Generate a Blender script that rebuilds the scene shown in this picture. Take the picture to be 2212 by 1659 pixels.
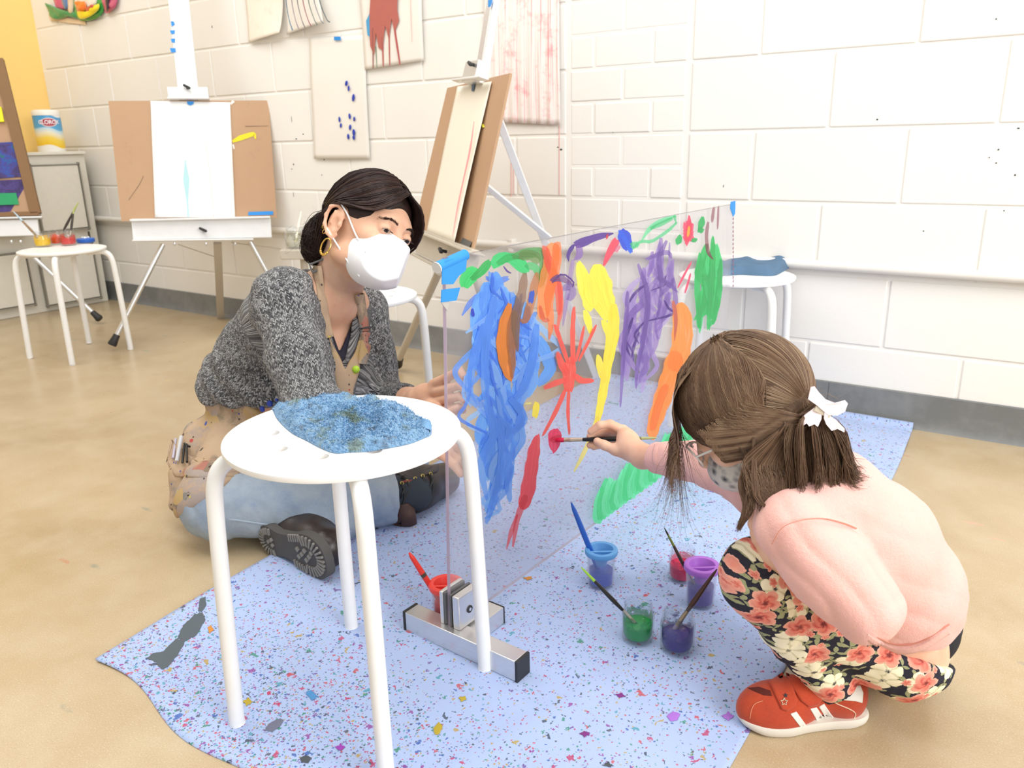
import bpy, bmesh, math, random
import numpy as np
from mathutils import Vector, Matrix
for o in list(bpy.data.objects): bpy.data.objects.remove(o, do_unlink=True)
SC = bpy.context.scene
COL = SC.collection
# ---------------------------------------------------------------- camera (frame 2212 x 1659)
F_PX = 1722.0; CX = 1106.0; CY = 829.5
def _dir(px, py):
    v = np.array([px-CX, -(py-CY), -F_PX]); return v/np.linalg.norm(v)
_X = -_dir(-1530, 361); _Y = _dir(2328, 280); _Y = _Y-_X*_X.dot(_Y); _Y /= np.linalg.norm(_Y); _Z = np.cross(_X, _Y)
RC = np.array([_X, _Y, _Z]); CAM = np.array([0, 0, 0.80])
cam = bpy.data.cameras.new('camera'); camo = bpy.data.objects.new('camera', cam); COL.objects.link(camo)
M = Matrix(RC.tolist()).to_4x4(); M.translation = CAM.tolist(); camo.matrix_world = M
cam.sensor_width = 36; cam.lens = 36*F_PX/2212; cam.clip_start = .02; cam.clip_end = 60
cam.dof.use_dof = True; cam.dof.focus_distance = 1.25; cam.dof.aperture_fstop = 9
SC.camera = camo
# ---------------------------------------------------------------- light of the room
w = bpy.data.worlds.new('room_light'); SC.world = w; w.use_nodes = True
w.node_tree.nodes['Background'].inputs[0].default_value = (1.0, .985, .96, 1)
w.node_tree.nodes['Background'].inputs[1].default_value = .54
def area(name, loc, target, sx, sy, power, col=(1, 1, 1)):
    l = bpy.data.lights.new(name, 'AREA'); l.shape = 'RECTANGLE'; l.size = sx; l.size_y = sy; l.energy = power; l.color = col
    o = bpy.data.objects.new(name, l); COL.objects.link(o); o.location = loc
    o.rotation_euler = (Vector(target)-Vector(loc)).to_track_quat('-Z', 'Y').to_euler(); return o
area('window_light', (2.7, .3, 1.9), (-.6, 1.3, .2), 2.2, 1.8, 100, (1, .99, .97))
area('ceiling_light', (-.9, .6, 3.1), (-.9, 1.1, 0), 3.2, 1.6, 50, (1, .97, .92))
area('ceiling_light', (-3.6, .8, 3.1), (-3.6, 1.3, 0), 1.6, 1.6, 24, (1, .96, .90))
vs = SC.view_settings; vs.view_transform = 'Standard'; vs.look = 'None'; vs.gamma = 1; vs.use_curve_mapping = False; vs.exposure = .38
SC.display_settings.display_device = 'sRGB'
try: SC.cycles.max_bounces = 8; SC.cycles.transparent_max_bounces = 24
except Exception: pass
random.seed(7); rng = np.random.default_rng(7)
# ---------------------------------------------------------------- placing helpers: a line of sight met with a plane of the room
def ray(px, py): return RC@_dir(px, py)
def V3(p): return np.array(p, float)
def at(px, py, dep): return CAM+RC@(np.array([(px-CX)/F_PX, -(py-CY)/F_PX, -1.0])*dep)
def onz(px, py, z=0.): r = ray(px, py); return CAM+r*(z-CAM[2])/r[2]
def ony(px, py, y): r = ray(px, py); return CAM+r*(y-CAM[1])/r[1]
def onx(px, py, x): r = ray(px, py); return CAM+r*(x-CAM[0])/r[0]
def camvec(v): return RC@V3(v)
def nrm(v): v = V3(v); return v/np.linalg.norm(v)
WALL = 2.394
# ---------------------------------------------------------------- object helpers
def mesh_obj(name, verts, faces, mat, parent=None, smooth=True, uv=None, attrs=None, fmat=None, mats=None):
    me = bpy.data.meshes.new(name)
    verts = np.asarray(verts, np.float32)
    if isinstance(faces, np.ndarray):
        n, k = faces.shape
        me.vertices.add(len(verts)); me.vertices.foreach_set('co', verts.ravel())
        me.loops.add(n*k); me.loops.foreach_set('vertex_index', faces.astype(np.int32).ravel())
        me.polygons.add(n); me.polygons.foreach_set('loop_start', np.arange(0, n*k, k, dtype=np.int32))
        try: me.polygons.foreach_set('loop_total', np.full(n, k, np.int32))
        except Exception: pass
        me.update(calc_edges=True)
    else:
        me.from_pydata([tuple(map(float, v)) for v in verts], [], [tuple(map(int, f)) for f in faces]); me.update()
    if mats:
        for m in mats: me.materials.append(m)
    else: me.materials.append(mat)
    if fmat is not None: me.polygons.foreach_set('material_index', np.asarray(fmat, np.int32))
    if smooth: me.polygons.foreach_set('use_smooth', np.ones(len(me.polygons), bool))
    if uv is not None:
        l = me.uv_layers.new(name='UVMap'); vi = np.zeros(len(me.loops), np.int32); me.loops.foreach_get('vertex_index', vi)
        l.data.foreach_set('uv', np.asarray(uv, np.float32)[vi].ravel())
    if attrs:
        for k2, a in attrs.items():
            a = np.asarray(a, np.float32)
            if a.ndim == 1: at_ = me.attributes.new(k2, 'FLOAT', 'POINT'); at_.data.foreach_set('value', a)
            elif a.shape[1] == 3: at_ = me.attributes.new(k2, 'FLOAT_VECTOR', 'POINT'); at_.data.foreach_set('vector', a.ravel())
            else: at_ = me.attributes.new(k2, 'FLOAT_COLOR', 'POINT'); at_.data.foreach_set('color', a.ravel())
    o = bpy.data.objects.new(name, me); COL.objects.link(o)
    if parent is not None: o.parent = parent; o.matrix_parent_inverse = parent_inv(parent)
    return o
def wmat(o):
    m = Matrix.Translation(o.location) @ o.rotation_euler.to_matrix().to_4x4()
    return wmat(o.parent) @ o.matrix_parent_inverse @ m if o.parent else m
def parent_inv(p): return wmat(p).inverted()
def settle(o):
    """move a one-mesh thing's origin to the middle of its base"""
    me = o.data; n = len(me.vertices); c = np.zeros(n*3, np.float32); me.vertices.foreach_get('co', c); c = c.reshape(-1, 3)
    b = np.array([(c[:, 0].min()+c[:, 0].max())/2, (c[:, 1].min()+c[:, 1].max())/2, c[:, 2].min()])
    me.vertices.foreach_set('co', (c-b).astype(np.float32).ravel()); me.update(); o.location = b.tolist(); return o
def copy_tree(o, parent=None):
    c = o.copy(); COL.objects.link(c)
    if parent is not None: c.parent = parent
    for ch in [x for x in bpy.data.objects if x.parent == o]: copy_tree(ch, c)
    return c
def empty(name, loc, label, cat, group=None):
    o = bpy.data.objects.new(name, None); COL.objects.link(o); o.location = [float(a) for a in loc]; o.empty_display_size = .02
    tag(o, label, cat, group); return o
def tag(o, label=None, cat=None, group=None, kind=None):
    if label: o['label'] = label
    if cat: o['category'] = cat
    if group: o['group'] = group
    if kind: o['kind'] = kind
    return o
class B:
    """collects shapes, links them as one mesh"""
    def __init__(s): s.v = []; s.f = []; s.n = 0; s.flat = []
    def add(s, v, f):
        v = np.asarray(v, float); s.v.append(v); s.f += [tuple(int(i)+s.n for i in q) for q in f]; s.n += len(v); return s
    def box(s, c, size, R=None, bev=0.):
        h = V3(size)/2; b = min(bev, h.min()*.9); R = np.eye(3) if R is None else np.asarray(R)
        if b <= 0:
            pts = np.array([[x, y, z] for x in (-1, 1) for y in (-1, 1) for z in (-1, 1)])*h
            f = [(0, 1, 3, 2), (4, 6, 7, 5), (0, 4, 5, 1), (2, 3, 7, 6), (0, 2, 6, 4), (1, 5, 7, 3)]
            return s.add(pts@R.T+V3(c), f)
        bm = bmesh.new(); bmesh.ops.create_cube(bm, size=1); bmesh.ops.scale(bm, vec=tuple(2*h), verts=bm.verts)
        bmesh.ops.bevel(bm, geom=bm.edges[:]+bm.verts[:], offset=b, segments=2, affect='EDGES', profile=.5)
        bm.verts.index_update(); pts = np.array([q.co[:] for q in bm.verts]); f = [[q.index for q in g.verts] for g in bm.faces]; s.flat += [len(s.f)+i for i, g in enumerate(bm.faces) if max(abs(g.normal.x), abs(g.normal.y), abs(g.normal.z)) > .999]; bm.free()
        return s.add(pts@R.T+V3(c), f)
    def tube(s, pts, r, seg=12, cap=True, flat=None):
        pts = np.asarray(pts, float); n = len(pts); r = np.full(n, r) if np.isscalar(r) else np.asarray(r, float)
        T = np.gradient(pts, axis=0); T /= np.linalg.norm(T, axis=1)[:, None]+1e-12
        up = V3((0, 0, 1)) if abs(T[0][2]) < .9 else V3((1, 0, 0))
        a = np.cross(T[0], up); a /= np.linalg.norm(a); vs_ = []
        th = np.linspace(0, 2*np.pi, seg, endpoint=False)
        for i in range(n):
            a = a-T[i]*a.dot(T[i]); a /= np.linalg.norm(a)+1e-12; b = np.cross(T[i], a)
            vs_.append(pts[i]+r[i]*(np.cos(th)[:, None]*a+np.sin(th)[:, None]*b))
        v = np.vstack(vs_); f = []
        for i in range(n-1):
            for j in range(seg):
                k = (j+1) % seg; f.append((i*seg+j, i*seg+k, (i+1)*seg+k, (i+1)*seg+j))
        if cap: f.append(tuple(range(seg))[::-1]); f.append(tuple((n-1)*seg+j for j in range(seg)))
        return s.add(v, f)
    def lathe(s, prof, c=(0, 0, 0), seg=32, axis=None, cap=True):
        prof = np.asarray(prof, float); th = np.linspace(0, 2*np.pi, seg, endpoint=False)
        v = np.vstack([np.stack([p[0]*np.cos(th), p[0]*np.sin(th), np.full(seg, p[1])], 1) for p in prof])
        if axis is not None:
            q = Vector((0, 0, 1)).rotation_difference(Vector([float(t) for t in axis])).to_matrix(); v = v@np.array(q).T
        f = []
        for i in range(len(prof)-1):
            for j in range(seg):
                k = (j+1) % seg; f.append((i*seg+j, i*seg+k, (i+1)*seg+k, (i+1)*seg+j))
        if cap: f.append(tuple(range(seg))[::-1]); f.append(tuple((len(prof)-1)*seg+j for j in range(seg)))
        return s.add(v+V3(c), f)
    def prism(s, poly, a, b):
        """poly: list of 3D points of the lower face; extruded by vector b-a"""
        p = np.asarray(poly, float); n = len(p); v = np.vstack([p+V3(a), p+V3(b)])
        f = [tuple(range(n))[::-1], tuple(range(n, 2*n))]+[(i, (i+1) % n, (i+1) % n+n, i+n) for i in range(n)]
        return s.add(v, f)
    def ball(s, c, r, seg=16, R=None):
        r = V3([r]*3) if np.isscalar(r) else V3(r); u = np.linspace(0, np.pi, seg//2+1); v = []
        for t in u: 
            for p in np.linspace(0, 2*np.pi, seg, endpoint=False): v.append([math.sin(t)*math.cos(p), math.sin(t)*math.sin(p), math.cos(t)])
        v = np.array(v)*r
        if R is not None: v = v@np.asarray(R).T
        f = []
        for i in range(seg//2):
            for j in range(seg):
                k = (j+1) % seg; f.append((i*seg+j, (i+1)*seg+j, (i+1)*seg+k, i*seg+k))
        return s.add(v+V3(c), f)
    def build(s, name, mat, parent=None, smooth=True, **k):
        o = mesh_obj(name, np.vstack(s.v), s.f, mat, parent, smooth, **k)
        if smooth:
            try: o.data.set_sharp_from_angle(angle=math.radians(42))
            except Exception: pass
            for i in s.flat: o.data.polygons[i].use_smooth = False
        return o
def spline(P, n=24):
    P = np.asarray(P, float); m = len(P)
    if m < 3: return np.array([P[0]+(P[-1]-P[0])*t for t in np.linspace(0, 1, n)])
    Q = np.vstack([2*P[0]-P[1], P, 2*P[-1]-P[-2]]); out = []
    for t in np.linspace(0, m-1-1e-9, n):
        i = int(t); u = t-i; a, b, c, d = Q[i:i+4]
        out.append(.5*((2*b)+(-a+c)*u+(2*a-5*b+4*c-d)*u*u+(-a+3*b-3*c+d)*u**3))
    return np.array(out)
# ---------------------------------------------------------------- material helpers
class NT:
    def __init__(s, name):
        s.m = bpy.data.materials.new(name); s.m.use_nodes = True; s.t = s.m.node_tree; s.t.nodes.clear()
        s.out = s.t.nodes.new('ShaderNodeOutputMaterial')
    def n(s, typ, **k):
        nd = s.t.nodes.new('ShaderNode'+typ)
        for a, b in k.items():
            if a.startswith('_'): setattr(nd, a[1:], b)
            else: s.set(nd, a.replace('__', ' '), b)
        return nd
    def set(s, nd, key, val):
        inp = None
        if key.startswith('i') and key[1:].isdigit(): inp = nd.inputs[int(key[1:])]
        else: inp = nd.inputs[key]
        if isinstance(val, bpy.types.NodeSocket): s.t.links.new(val, inp)
        elif isinstance(val, bpy.types.Node): s.t.links.new(val.outputs[0], inp)
        else:
            if isinstance(val, (tuple, list)) and len(val) == 3 and inp.type == 'RGBA': val = (*val, 1)
            inp.default_value = val
    def math(s, op, a, b=0., c=0., clamp=False):
        nd = s.n('Math', _operation=op, _use_clamp=clamp); s.set(nd, 'i0', a); s.set(nd, 'i1', b)
        if op in ('MULTIPLY_ADD', 'SMOOTH_MIN', 'COMPARE', 'WRAP', 'SMOOTH_MAX'): s.set(nd, 'i2', c)
        return nd.outputs[0]
    def mix(s, f, a, b, blend='MIX'):
        nd = s.t.nodes.new('ShaderNodeMix'); nd.data_type = 'RGBA'; nd.blend_type = blend
        for i, v in ((0, f), (6, a), (7, b)):
            inp = nd.inputs[i]
            if isinstance(v, bpy.types.NodeSocket): s.t.links.new(v, inp)
            else: inp.default_value = (*v, 1) if isinstance(v, (tuple, list)) and len(v) == 3 else v
        return nd.outputs[2]
    def ramp(s, f, stops, interp='LINEAR'):
        nd = s.t.nodes.new('ShaderNodeValToRGB'); cr = nd.color_ramp; cr.interpolation = interp
        while len(cr.elements) < len(stops): cr.elements.new(.5)
        for e, (p, c) in zip(cr.elements, stops):
            e.position = p; e.color = (*c, 1) if isinstance(c, (tuple, list)) else (c, c, c, 1)
        s.t.links.new(f, nd.inputs[0]); return nd.outputs[0]
    def co(s, which='Object', scale=None, rot=None, loc=None):
        t = s.n('TexCoord').outputs[which]
        if scale is None and rot is None and loc is None: return t
        mp = s.n('Mapping', Vector=t)
        if scale is not None: mp.inputs['Scale'].default_value = scale if isinstance(scale, (tuple, list)) else (scale,)*3
        if rot is not None: mp.inputs['Rotation'].default_value = rot
        if loc is not None: mp.inputs['Location'].default_value = loc
        return mp.outputs[0]
    def noise(s, vec, scale, detail=4, rough=.55, dist=0., out=0):
        return s.n('TexNoise', Vector=vec, Scale=float(scale), Detail=float(detail), Roughness=rough, Distortion=dist).outputs[out]
    def bump(s, h, strength=.3, dist=.002, normal=None):
        nd = s.n('Bump', Height=h, Strength=strength, Distance=dist)
        if normal is not None: s.set(nd, 'Normal', normal)
        return nd.outputs[0]
    def bsdf(s, col, rough=.5, metal=0., normal=None, alpha=None, **k):
        b = s.n('BsdfPrincipled'); s.set(b, 'Base Color', col); s.set(b, 'Roughness', rough); s.set(b, 'Metallic', metal)
        if normal is not None: s.set(b, 'Normal', normal)
        if alpha is not None: s.set(b, 'Alpha', alpha)
        for a, v in k.items(): s.set(b, a.replace('__', ' '), v)
        s.t.links.new(b.outputs[0], s.out.inputs[0]); return b
def srgb(h):
    c = [int(h[i:i+2], 16)/255 for i in (0, 2, 4)]; return tuple(x/12.92 if x <= .04045 else ((x+.055)/1.055)**2.4 for x in c)
_mc = {}
def plain(col, rough=.5, metal=0., name='paint', **k):
    key = (col, rough, metal, name, tuple(sorted(k.items())))
    if key not in _mc:
        t = NT(name); c = srgb(col) if isinstance(col, str) else col
        nz = t.noise(t.co(), 35, 3); c2 = tuple(x*.9 for x in c)
        t.bsdf(t.mix(nz, c, c2), rough, metal, **k); _mc[key] = t.m
    return _mc[key]
# ================================================================ implicit surfaces for bodies and clothes
def prim_d(P, p):
    t = p[0]
    if t == 'cap':
        a, b, ra, rb = V3(p[1]), V3(p[2]), p[3], p[4]; ab = b-a
        h = np.clip((P-a)@ab/(ab@ab), 0, 1); return np.linalg.norm(P-a-h[:, None]*ab, axis=1)-(ra+(rb-ra)*h)
    if t == 'ell':
        c, r = V3(p[1]), V3(p[2]); Q = P-c
        if len(p) > 3 and p[3] is not None: Q = Q@np.asarray(p[3])      # columns of R = axes
        k0 = np.linalg.norm(Q/r, axis=1); k1 = np.linalg.norm(Q/(r*r), axis=1)+1e-9; return k0*(k0-1)/k1
    if t == 'box':
        c, h, R, rd = V3(p[1]), V3(p[2]), p[3], p[4]; Q = np.abs((P-c)@np.asarray(R))-(h-rd)
        return np.linalg.norm(np.maximum(Q, 0), axis=1)+np.minimum(Q.max(axis=1), 0)-rd
    if t == 'tor':
        c, R, r, q = V3(p[1]), p[2], p[3], np.asarray(p[4]); Q = (P-c)@q
        return np.hypot(np.hypot(Q[:, 0], Q[:, 1])-R, Q[:, 2])-r
    if t == 'fn': return p[1](P)
def smin(a, b, k): h = np.clip(.5+.5*(b-a)/k, 0, 1); return b+(a-b)*h-k*h*(1-h)
def evalf(P, ops):
    """ops: list of (op, k, prim); op '+' joins smoothly, '-' carves smoothly, '&' keeps the common part"""
    d = None
    for op, k, p in ops:
        q = prim_d(P, p)
        if d is None: d = q
        elif op == '+': d = smin(d, q, k)
        elif op == '-': d = -smin(-d, q, k)
        elif op == '&': d = -smin(-d, -q, k)
    return d
def field(P, ops, ch=400000):
    return np.concatenate([evalf(P[i:i+ch], ops) for i in range(0, len(P), ch)]) if len(P) else np.zeros(0)
def surf(ops, lo, hi, h, disp=None):
    lo = V3(lo); hi = V3(hi); c4 = 4; nb = np.ceil((hi-lo)/(h*c4)).astype(int)+1; N = nb*c4
    ax = [lo[i]+(np.arange(nb[i])*c4+1.5)*h for i in range(3)]
    G = np.stack(np.meshgrid(*ax, indexing='ij'), -1).reshape(-1, 3)
    f = (lambda P: field(P, ops)) if disp is None else (lambda P: field(P, ops)+disp(P))
    Dc = field(G, ops).reshape(nb).astype(np.float32)
    D = np.repeat(np.repeat(np.repeat(Dc, c4, 0), c4, 1), c4, 2)
    act = np.argwhere(np.abs(D) < h*c4*1.9)
    D[tuple(act.T)] = f(lo+act*h).astype(np.float32)
    S = D < 0
    cs = np.zeros(tuple(N-1), np.uint8)
    for dx in (0, 1):
        for dy in (0, 1):
            for dz in (0, 1): cs += S[dx:N[0]-1+dx, dy:N[1]-1+dy, dz:N[2]-1+dz]
    mix = (cs > 0) & (cs < 8); idx = np.argwhere(mix); vid = np.full(mix.shape, -1, np.int32); vid[mix] = np.arange(len(idx))
    acc = np.zeros((len(idx), 3)); cnt = np.zeros(len(idx))
    corners = [(x, y, z) for x in (0, 1) for y in (0, 1) for z in (0, 1)]
    for a in corners:
        for ax_ in range(3):
            if a[ax_]: continue
            b = list(a); b[ax_] = 1
            da = D[tuple((idx+a).T)]; db = D[tuple((idx+b).T)]; m = (da < 0) != (db < 0)
            t = np.where(m, da/(da-db+1e-12), 0); pos = np.array(a)+np.zeros((len(idx), 3)); pos[:, ax_] = t
            acc += pos*m[:, None]; cnt += m
    v = lo+(idx+acc/cnt[:, None])*h; quads = []
    for ax_ in range(3):
        sl0 = [slice(None)]*3; sl1 = [slice(None)]*3; sl0[ax_] = slice(0, -1); sl1[ax_] = slice(1, None)
        A = S[tuple(sl0)]; Bq = S[tuple(sl1)]; e = np.argwhere(A != Bq); u, w_ = [(1, 2), (2, 0), (0, 1)][ax_]
        e = e[(e[:, u] > 0) & (e[:, w_] > 0) & (e[:, u] < N[u]-1) & (e[:, w_] < N[w_]-1)]
        q = []
        for du, dw in ((-1, -1), (0, -1), (0, 0), (-1, 0)):
            c = e.copy(); c[:, u] += du; c[:, w_] += dw; q.append(vid[tuple(c.T)])
        q = np.stack(q, 1); fl = ~A[tuple(e.T)]; q[fl] = q[fl][:, ::-1]; quads.append(q)
    q = np.vstack(quads); return v, q[(q >= 0).all(1)]
def bone_uv(P, bones):
    """cloth coordinates: along and around the nearest limb, in metres"""
    best = np.full(len(P), 1e9); uv = np.zeros((len(P), 2)); off = 0
    for a, b, r in bones:
        a, b = V3(a), V3(b); ab = b-a; L = np.linalg.norm(ab); z = ab/L; x = nrm(np.cross(z, (0.31, -.83, .2))); y = np.cross(z, x)
        t = np.clip((P-a)@z, -.3*L, 1.3*L); tc = np.clip(t, 0, L); Q = P-a-tc[:, None]*z; d = np.linalg.norm(Q, axis=1)-r
        m = d < best; best[m] = d[m]; ang = np.arctan2(Q@y, Q@x)
        uv[m, 0] = (ang*r)[m]; uv[m, 1] = (t+off)[m]; off += .37
    return uv
def vn(P, s, seed=0):
    """cheap smooth noise field in metres, about -1..1"""
    r = np.random.default_rng(seed); o = 0
    for i in range(5):
        k = r.normal(size=3); k = k/np.linalg.norm(k)*s*(.7+.9*r.random()); o = o+np.sin(P@k+r.random()*6.28+1.3*np.sin(P@(k[[1, 2, 0]]*.8)+r.random()*6))
    return o/3.2
# ================================================================ hair: each lock a polyline, all locks of one head one mesh
def strands(name, lines, rad, mat, parent, tone=None, tip=.25):
    L = [np.asarray(l) for l in lines]; n = len(L[0]); A = np.stack(L)                    # S,n,3
    T = np.gradient(A, axis=1); T /= np.linalg.norm(T, axis=2, keepdims=True)+1e-9
    ref = np.array([.3, .2, .93]); a = np.cross(T, ref); a /= np.linalg.norm(a, axis=2, keepdims=True)+1e-9; b = np.cross(T, a)
    t = np.linspace(0, 1, n); pr = (1-(1-tip)*t**3); R = (np.asarray(rad).reshape(-1, 1)*pr[None, :])[..., None]
    V = np.stack([A+R*(math.cos(k)*a+math.sin(k)*b) for k in (0, 2.094, 4.189)], 2).reshape(-1, 3)      # S,n,3ring
    S = len(L); base = (np.arange(S)*n*3)[:, None, None]; i = (np.arange(n-1)*3)[None, :, None]; j = np.arange(3)[None, None, :]; k = (j+1) % 3
    Q = np.stack([base+i+j, base+i+k, base+i+3+k, base+i+3+j], -1).reshape(-1, 4)
    tn = np.random.default_rng(3).random(S) if tone is None else np.asarray(tone)
    return mesh_obj(name, V, Q, mat, parent, True, attrs={'tone': np.repeat(tn, n*3)})
# ================================================================ materials
def m_wall(name, c1, c2):
    t = NT(name); o = t.co('Object'); n1 = t.noise(o, 2.2, 4); n2 = t.noise(o, 90, 5, .7); sp = t.noise(o, 14, 6, .8)
    col = t.mix(n1, c1, c2); dirt = t.ramp(sp, [(.0, 0.), (.735, 0.), (.76, 1.)]); col = t.mix(t.math('MULTIPLY', dirt, .35), col, (.42, .4, .38))
    t.bsdf(col, .62, normal=t.bump(n2, .35, .0015), Specular__IOR__Level=.3); return t.m
M_BLOCK = m_wall('cream_block_paint', (.84, .825, .79), (.79, .77, .73))
M_MORTAR = m_wall('cream_joint_paint', (.85, .835, .80), (.81, .79, .75))
M_YELLOW = m_wall('yellow_wall_paint', (.93, .66, .24), (.90, .62, .21))
def m_floor():
    t = NT('sealed_concrete'); o = t.co('Object'); a = t.noise(o, 1.6, 6, .6, .6); b = t.noise(o, 9, 6, .65); g = t.noise(o, 420, 2, .6)
    col = t.mix(t.ramp(a, [(.3, 0.), (.7, 1.)]), (.40, .295, .165), (.52, .40, .245)); col = t.mix(t.math('MULTIPLY', t.ramp(b, [(.42, 0.), (.75, 1.)]), .55), col, (.57, .48, .34))
    col = t.mix(t.math('MULTIPLY', t.ramp(g, [(.35, 1.), (.5, 0.)]), .28), col, (.33, .25, .15)); col = t.mix(t.math('MULTIPLY', t.ramp(g, [(.6, 0.), (.72, 1.)]), .35), col, (.86, .80, .68))
    # smudges of old paint
    wv = t.n('Mapping', Vector=t.co('Object')); wv.inputs['Rotation'].default_value = (0, 0, .6); wv.inputs['Scale'].default_value = (7, 26, 1)
    v = t.n('TexVoronoi', Vector=wv.outputs[0], Scale=1.); nz = t.noise(o, 60, 4, .7)
    d = t.math('ADD', v.outputs['Distance'], t.math('MULTIPLY', nz, .35)); pick = t.n('SeparateColor', Color=v.outputs['Color'])
    m = t.math('MULTIPLY', t.ramp(d, [(.26, 1.), (.36, 0.)]), t.ramp(pick.outputs[0], [(.86, 0.), (.88, 1.)], 'CONSTANT'))
    pc = t.ramp(pick.outputs[1], [(0, (.16, .22, .2)), (.2, (.5, .16, .08)), (.35, (.10, .35, .26)), (.5, (.8, .5, .1)), (.65, (.2, .2, .22)), (.8, (.75, .3, .28)), (.92, (.85, .82, .75))], 'CONSTANT')
    col = t.mix(t.math('MULTIPLY', m, .5), col, pc)
    r = t.math('ADD', t.math('MULTIPLY', b, .22), .2)
    t.bsdf(col, r, normal=t.bump(t.noise(o, 60, 4), .06, .001), Specular__IOR__Level=.45, Coat__Weight=.12, Coat__Roughness=.2); return t.m
M_FLOOR = m_floor()
PAL = [(0, (.62, .05, .16)), (.12, (.05, .07, .10)), (.26, (.06, .16, .55)), (.36, (.05, .33, .20)), (.48, (.60, .42, .06)), (.58, (.35, .06, .38)), (.68, (.70, .10, .10)), (.78, (.10, .42, .55)), (.86, (.22, .10, .40)), (.93, (.10, .10, .12))]
def m_dropcloth():
    t = NT('splattered_blue_cloth'); o = t.co('Object'); a = t.noise(o, 3.5, 5); f = t.noise(o, 700, 2)
    col = t.mix(a, (.31, .41, .68), (.38, .485, .75)); col = t.mix(t.math('MULTIPLY', f, .25), col, (.62, .71, .92))
    dens = t.noise(o, 2.6, 3, .6)
    near = t.ramp(t.n('SeparateXYZ', Vector=o).outputs[1], [(.0, 1.), (.49, 1.), (.8, .35)])     # splatter is thinner at the end by the wall
    for sc, r0, r1, lim, off in ((210., .14, .36, .70, 0.), (110., .10, .32, .50, 3.7), (52., .08, .26, .30, 9.1), (17., .04, .14, .16, 5.3)):
        mp = t.n('Mapping', Vector=o); mp.inputs['Location'].default_value = (off, off*.7, 0); mp.inputs['Rotation'].default_value = (0, 0, off)
        dn = t.n('TexNoise', Vector=mp.outputs[0], Scale=sc*2.0, Detail=5.); jit = t.n('VectorMath', _operation='SCALE', i0=dn.outputs['Color']); jit.inputs['Scale'].default_value = 1.5/sc
        vv = t.n('VectorMath', _operation='ADD', i0=mp.outputs[0], i1=jit.outputs[0])
        v = t.n('TexVoronoi', _voronoi_dimensions='2D', Vector=vv.outputs[0], Scale=sc); pk = t.n('SeparateColor', Color=v.outputs['Color'])
        rad = t.math('MULTIPLY_ADD', pk.outputs[2], r1-r0, r0); m = t.math('LESS_THAN', v.outputs['Distance'], rad)
        on = t.math('LESS_THAN', pk.outputs[0], t.math('MULTIPLY', t.math('MULTIPLY', dens, near), lim*2))
        c = t.ramp(pk.outputs[1], PAL, 'CONSTANT'); col = t.mix(t.math('MULTIPLY', t.math('MULTIPLY', m, on), .86), col, t.mix(.3, c, (.02, .02, .04)))
    t.bsdf(col, .85, normal=t.bump(t.noise(o, 25, 6, .6), .25, .004), Specular__IOR__Level=.15, Sheen__Weight=.15); return t.m
M_CLOTH = m_dropcloth()
M_WHITE = plain((.86, .86, .85), .28, 0, 'white_enamel', Coat__Weight=.2)
M_WSEAT = plain((.90, .90, .89), .38, 0, 'white_plastic')
def m_alu(name='brushed_aluminium', c=(.80, .80, .80), rough=.32, sc=(3, 3, 120)):
    t = NT(name); n = t.noise(t.co('Object', sc), 6, 5, .6); t.bsdf(t.mix(n, c, tuple(x*.82 for x in c)), t.math('MULTIPLY_ADD', n, .2, rough-.1), .85, normal=t.bump(n, .05, .001)); return t.m
M_ALU = m_alu(); M_ALUW = plain((.83, .84, .85), .35, .15, 'pale_aluminium')
M_ALUT = plain((.56, .51, .43), .45, .2, 'dull_aluminium')
M_BLACK = plain((.02, .02, .022), .5, 0, 'black_rubber'); M_GREYP = plain((.12, .12, .12), .55, 0, 'dark_plastic')
def m_board():
    t = NT('brown_hardboard'); o = t.co('Object'); a = t.noise(o, 5, 5, .6); b = t.noise(o, 16, 6, .75); f = t.noise(o, 300, 2)
    col = t.mix(a, (.42, .25, .14), (.50, .32, .19)); col = t.mix(t.math('MULTIPLY', t.ramp(b, [(.6, 0.), (.72, 1.)]), .4), col, (.27, .17, .12))
    col = t.mix(t.math('MULTIPLY', f, .2), col, (.6, .42, .28)); t.bsdf(col, .7); return t.m
M_BOARD = m_board()
def m_paper(name='paper', c=(.82, .79, .73)):
    t = NT(name); o = t.co('Object'); t.bsdf(t.mix(t.noise(o, 7, 4), c, tuple(x*.96 for x in c)), .8, normal=t.bump(t.noise(o, 200, 3), .1, .0008)); return t.m
M_PAPER = m_paper(); M_PAPERW = m_paper('white_paper', (.88, .88, .88))
def m_drips(name, base, cols, lim=.5, sc=60., zs=1.2, fade=None):
    """paper with vertical runs of thin paint; uv: u across in metres, v up in metres"""
    t = NT(name); u = t.co('UV'); mp = t.n('Mapping', Vector=u); mp.inputs['Scale'].default_value = (sc, zs, 1)
    a = t.noise(mp.outputs[0], 1.5, 3, .7); mp2 = t.n('Mapping', Vector=u); mp2.inputs['Scale'].default_value = (sc*.4, zs*3, 1); b = t.noise(mp2.outputs[0], 1.6, 3, .6)
    blot = t.noise(u, 14, 5, .7); k = t.math('ADD', t.ramp(a, [(lim, 0.), (lim+.16, 1.)]), t.ramp(blot, [(.52, 0.), (.66, .6)]), clamp=True)
    c = t.mix(b, cols[0], cols[1]); f = k
    if fade is not None: f = t.math('MULTIPLY', k, fade)
    t.bsdf(t.mix(f, base, c), .75, normal=t.bump(t.noise(u, 20, 3), .3, .003)); return t.m
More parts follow.
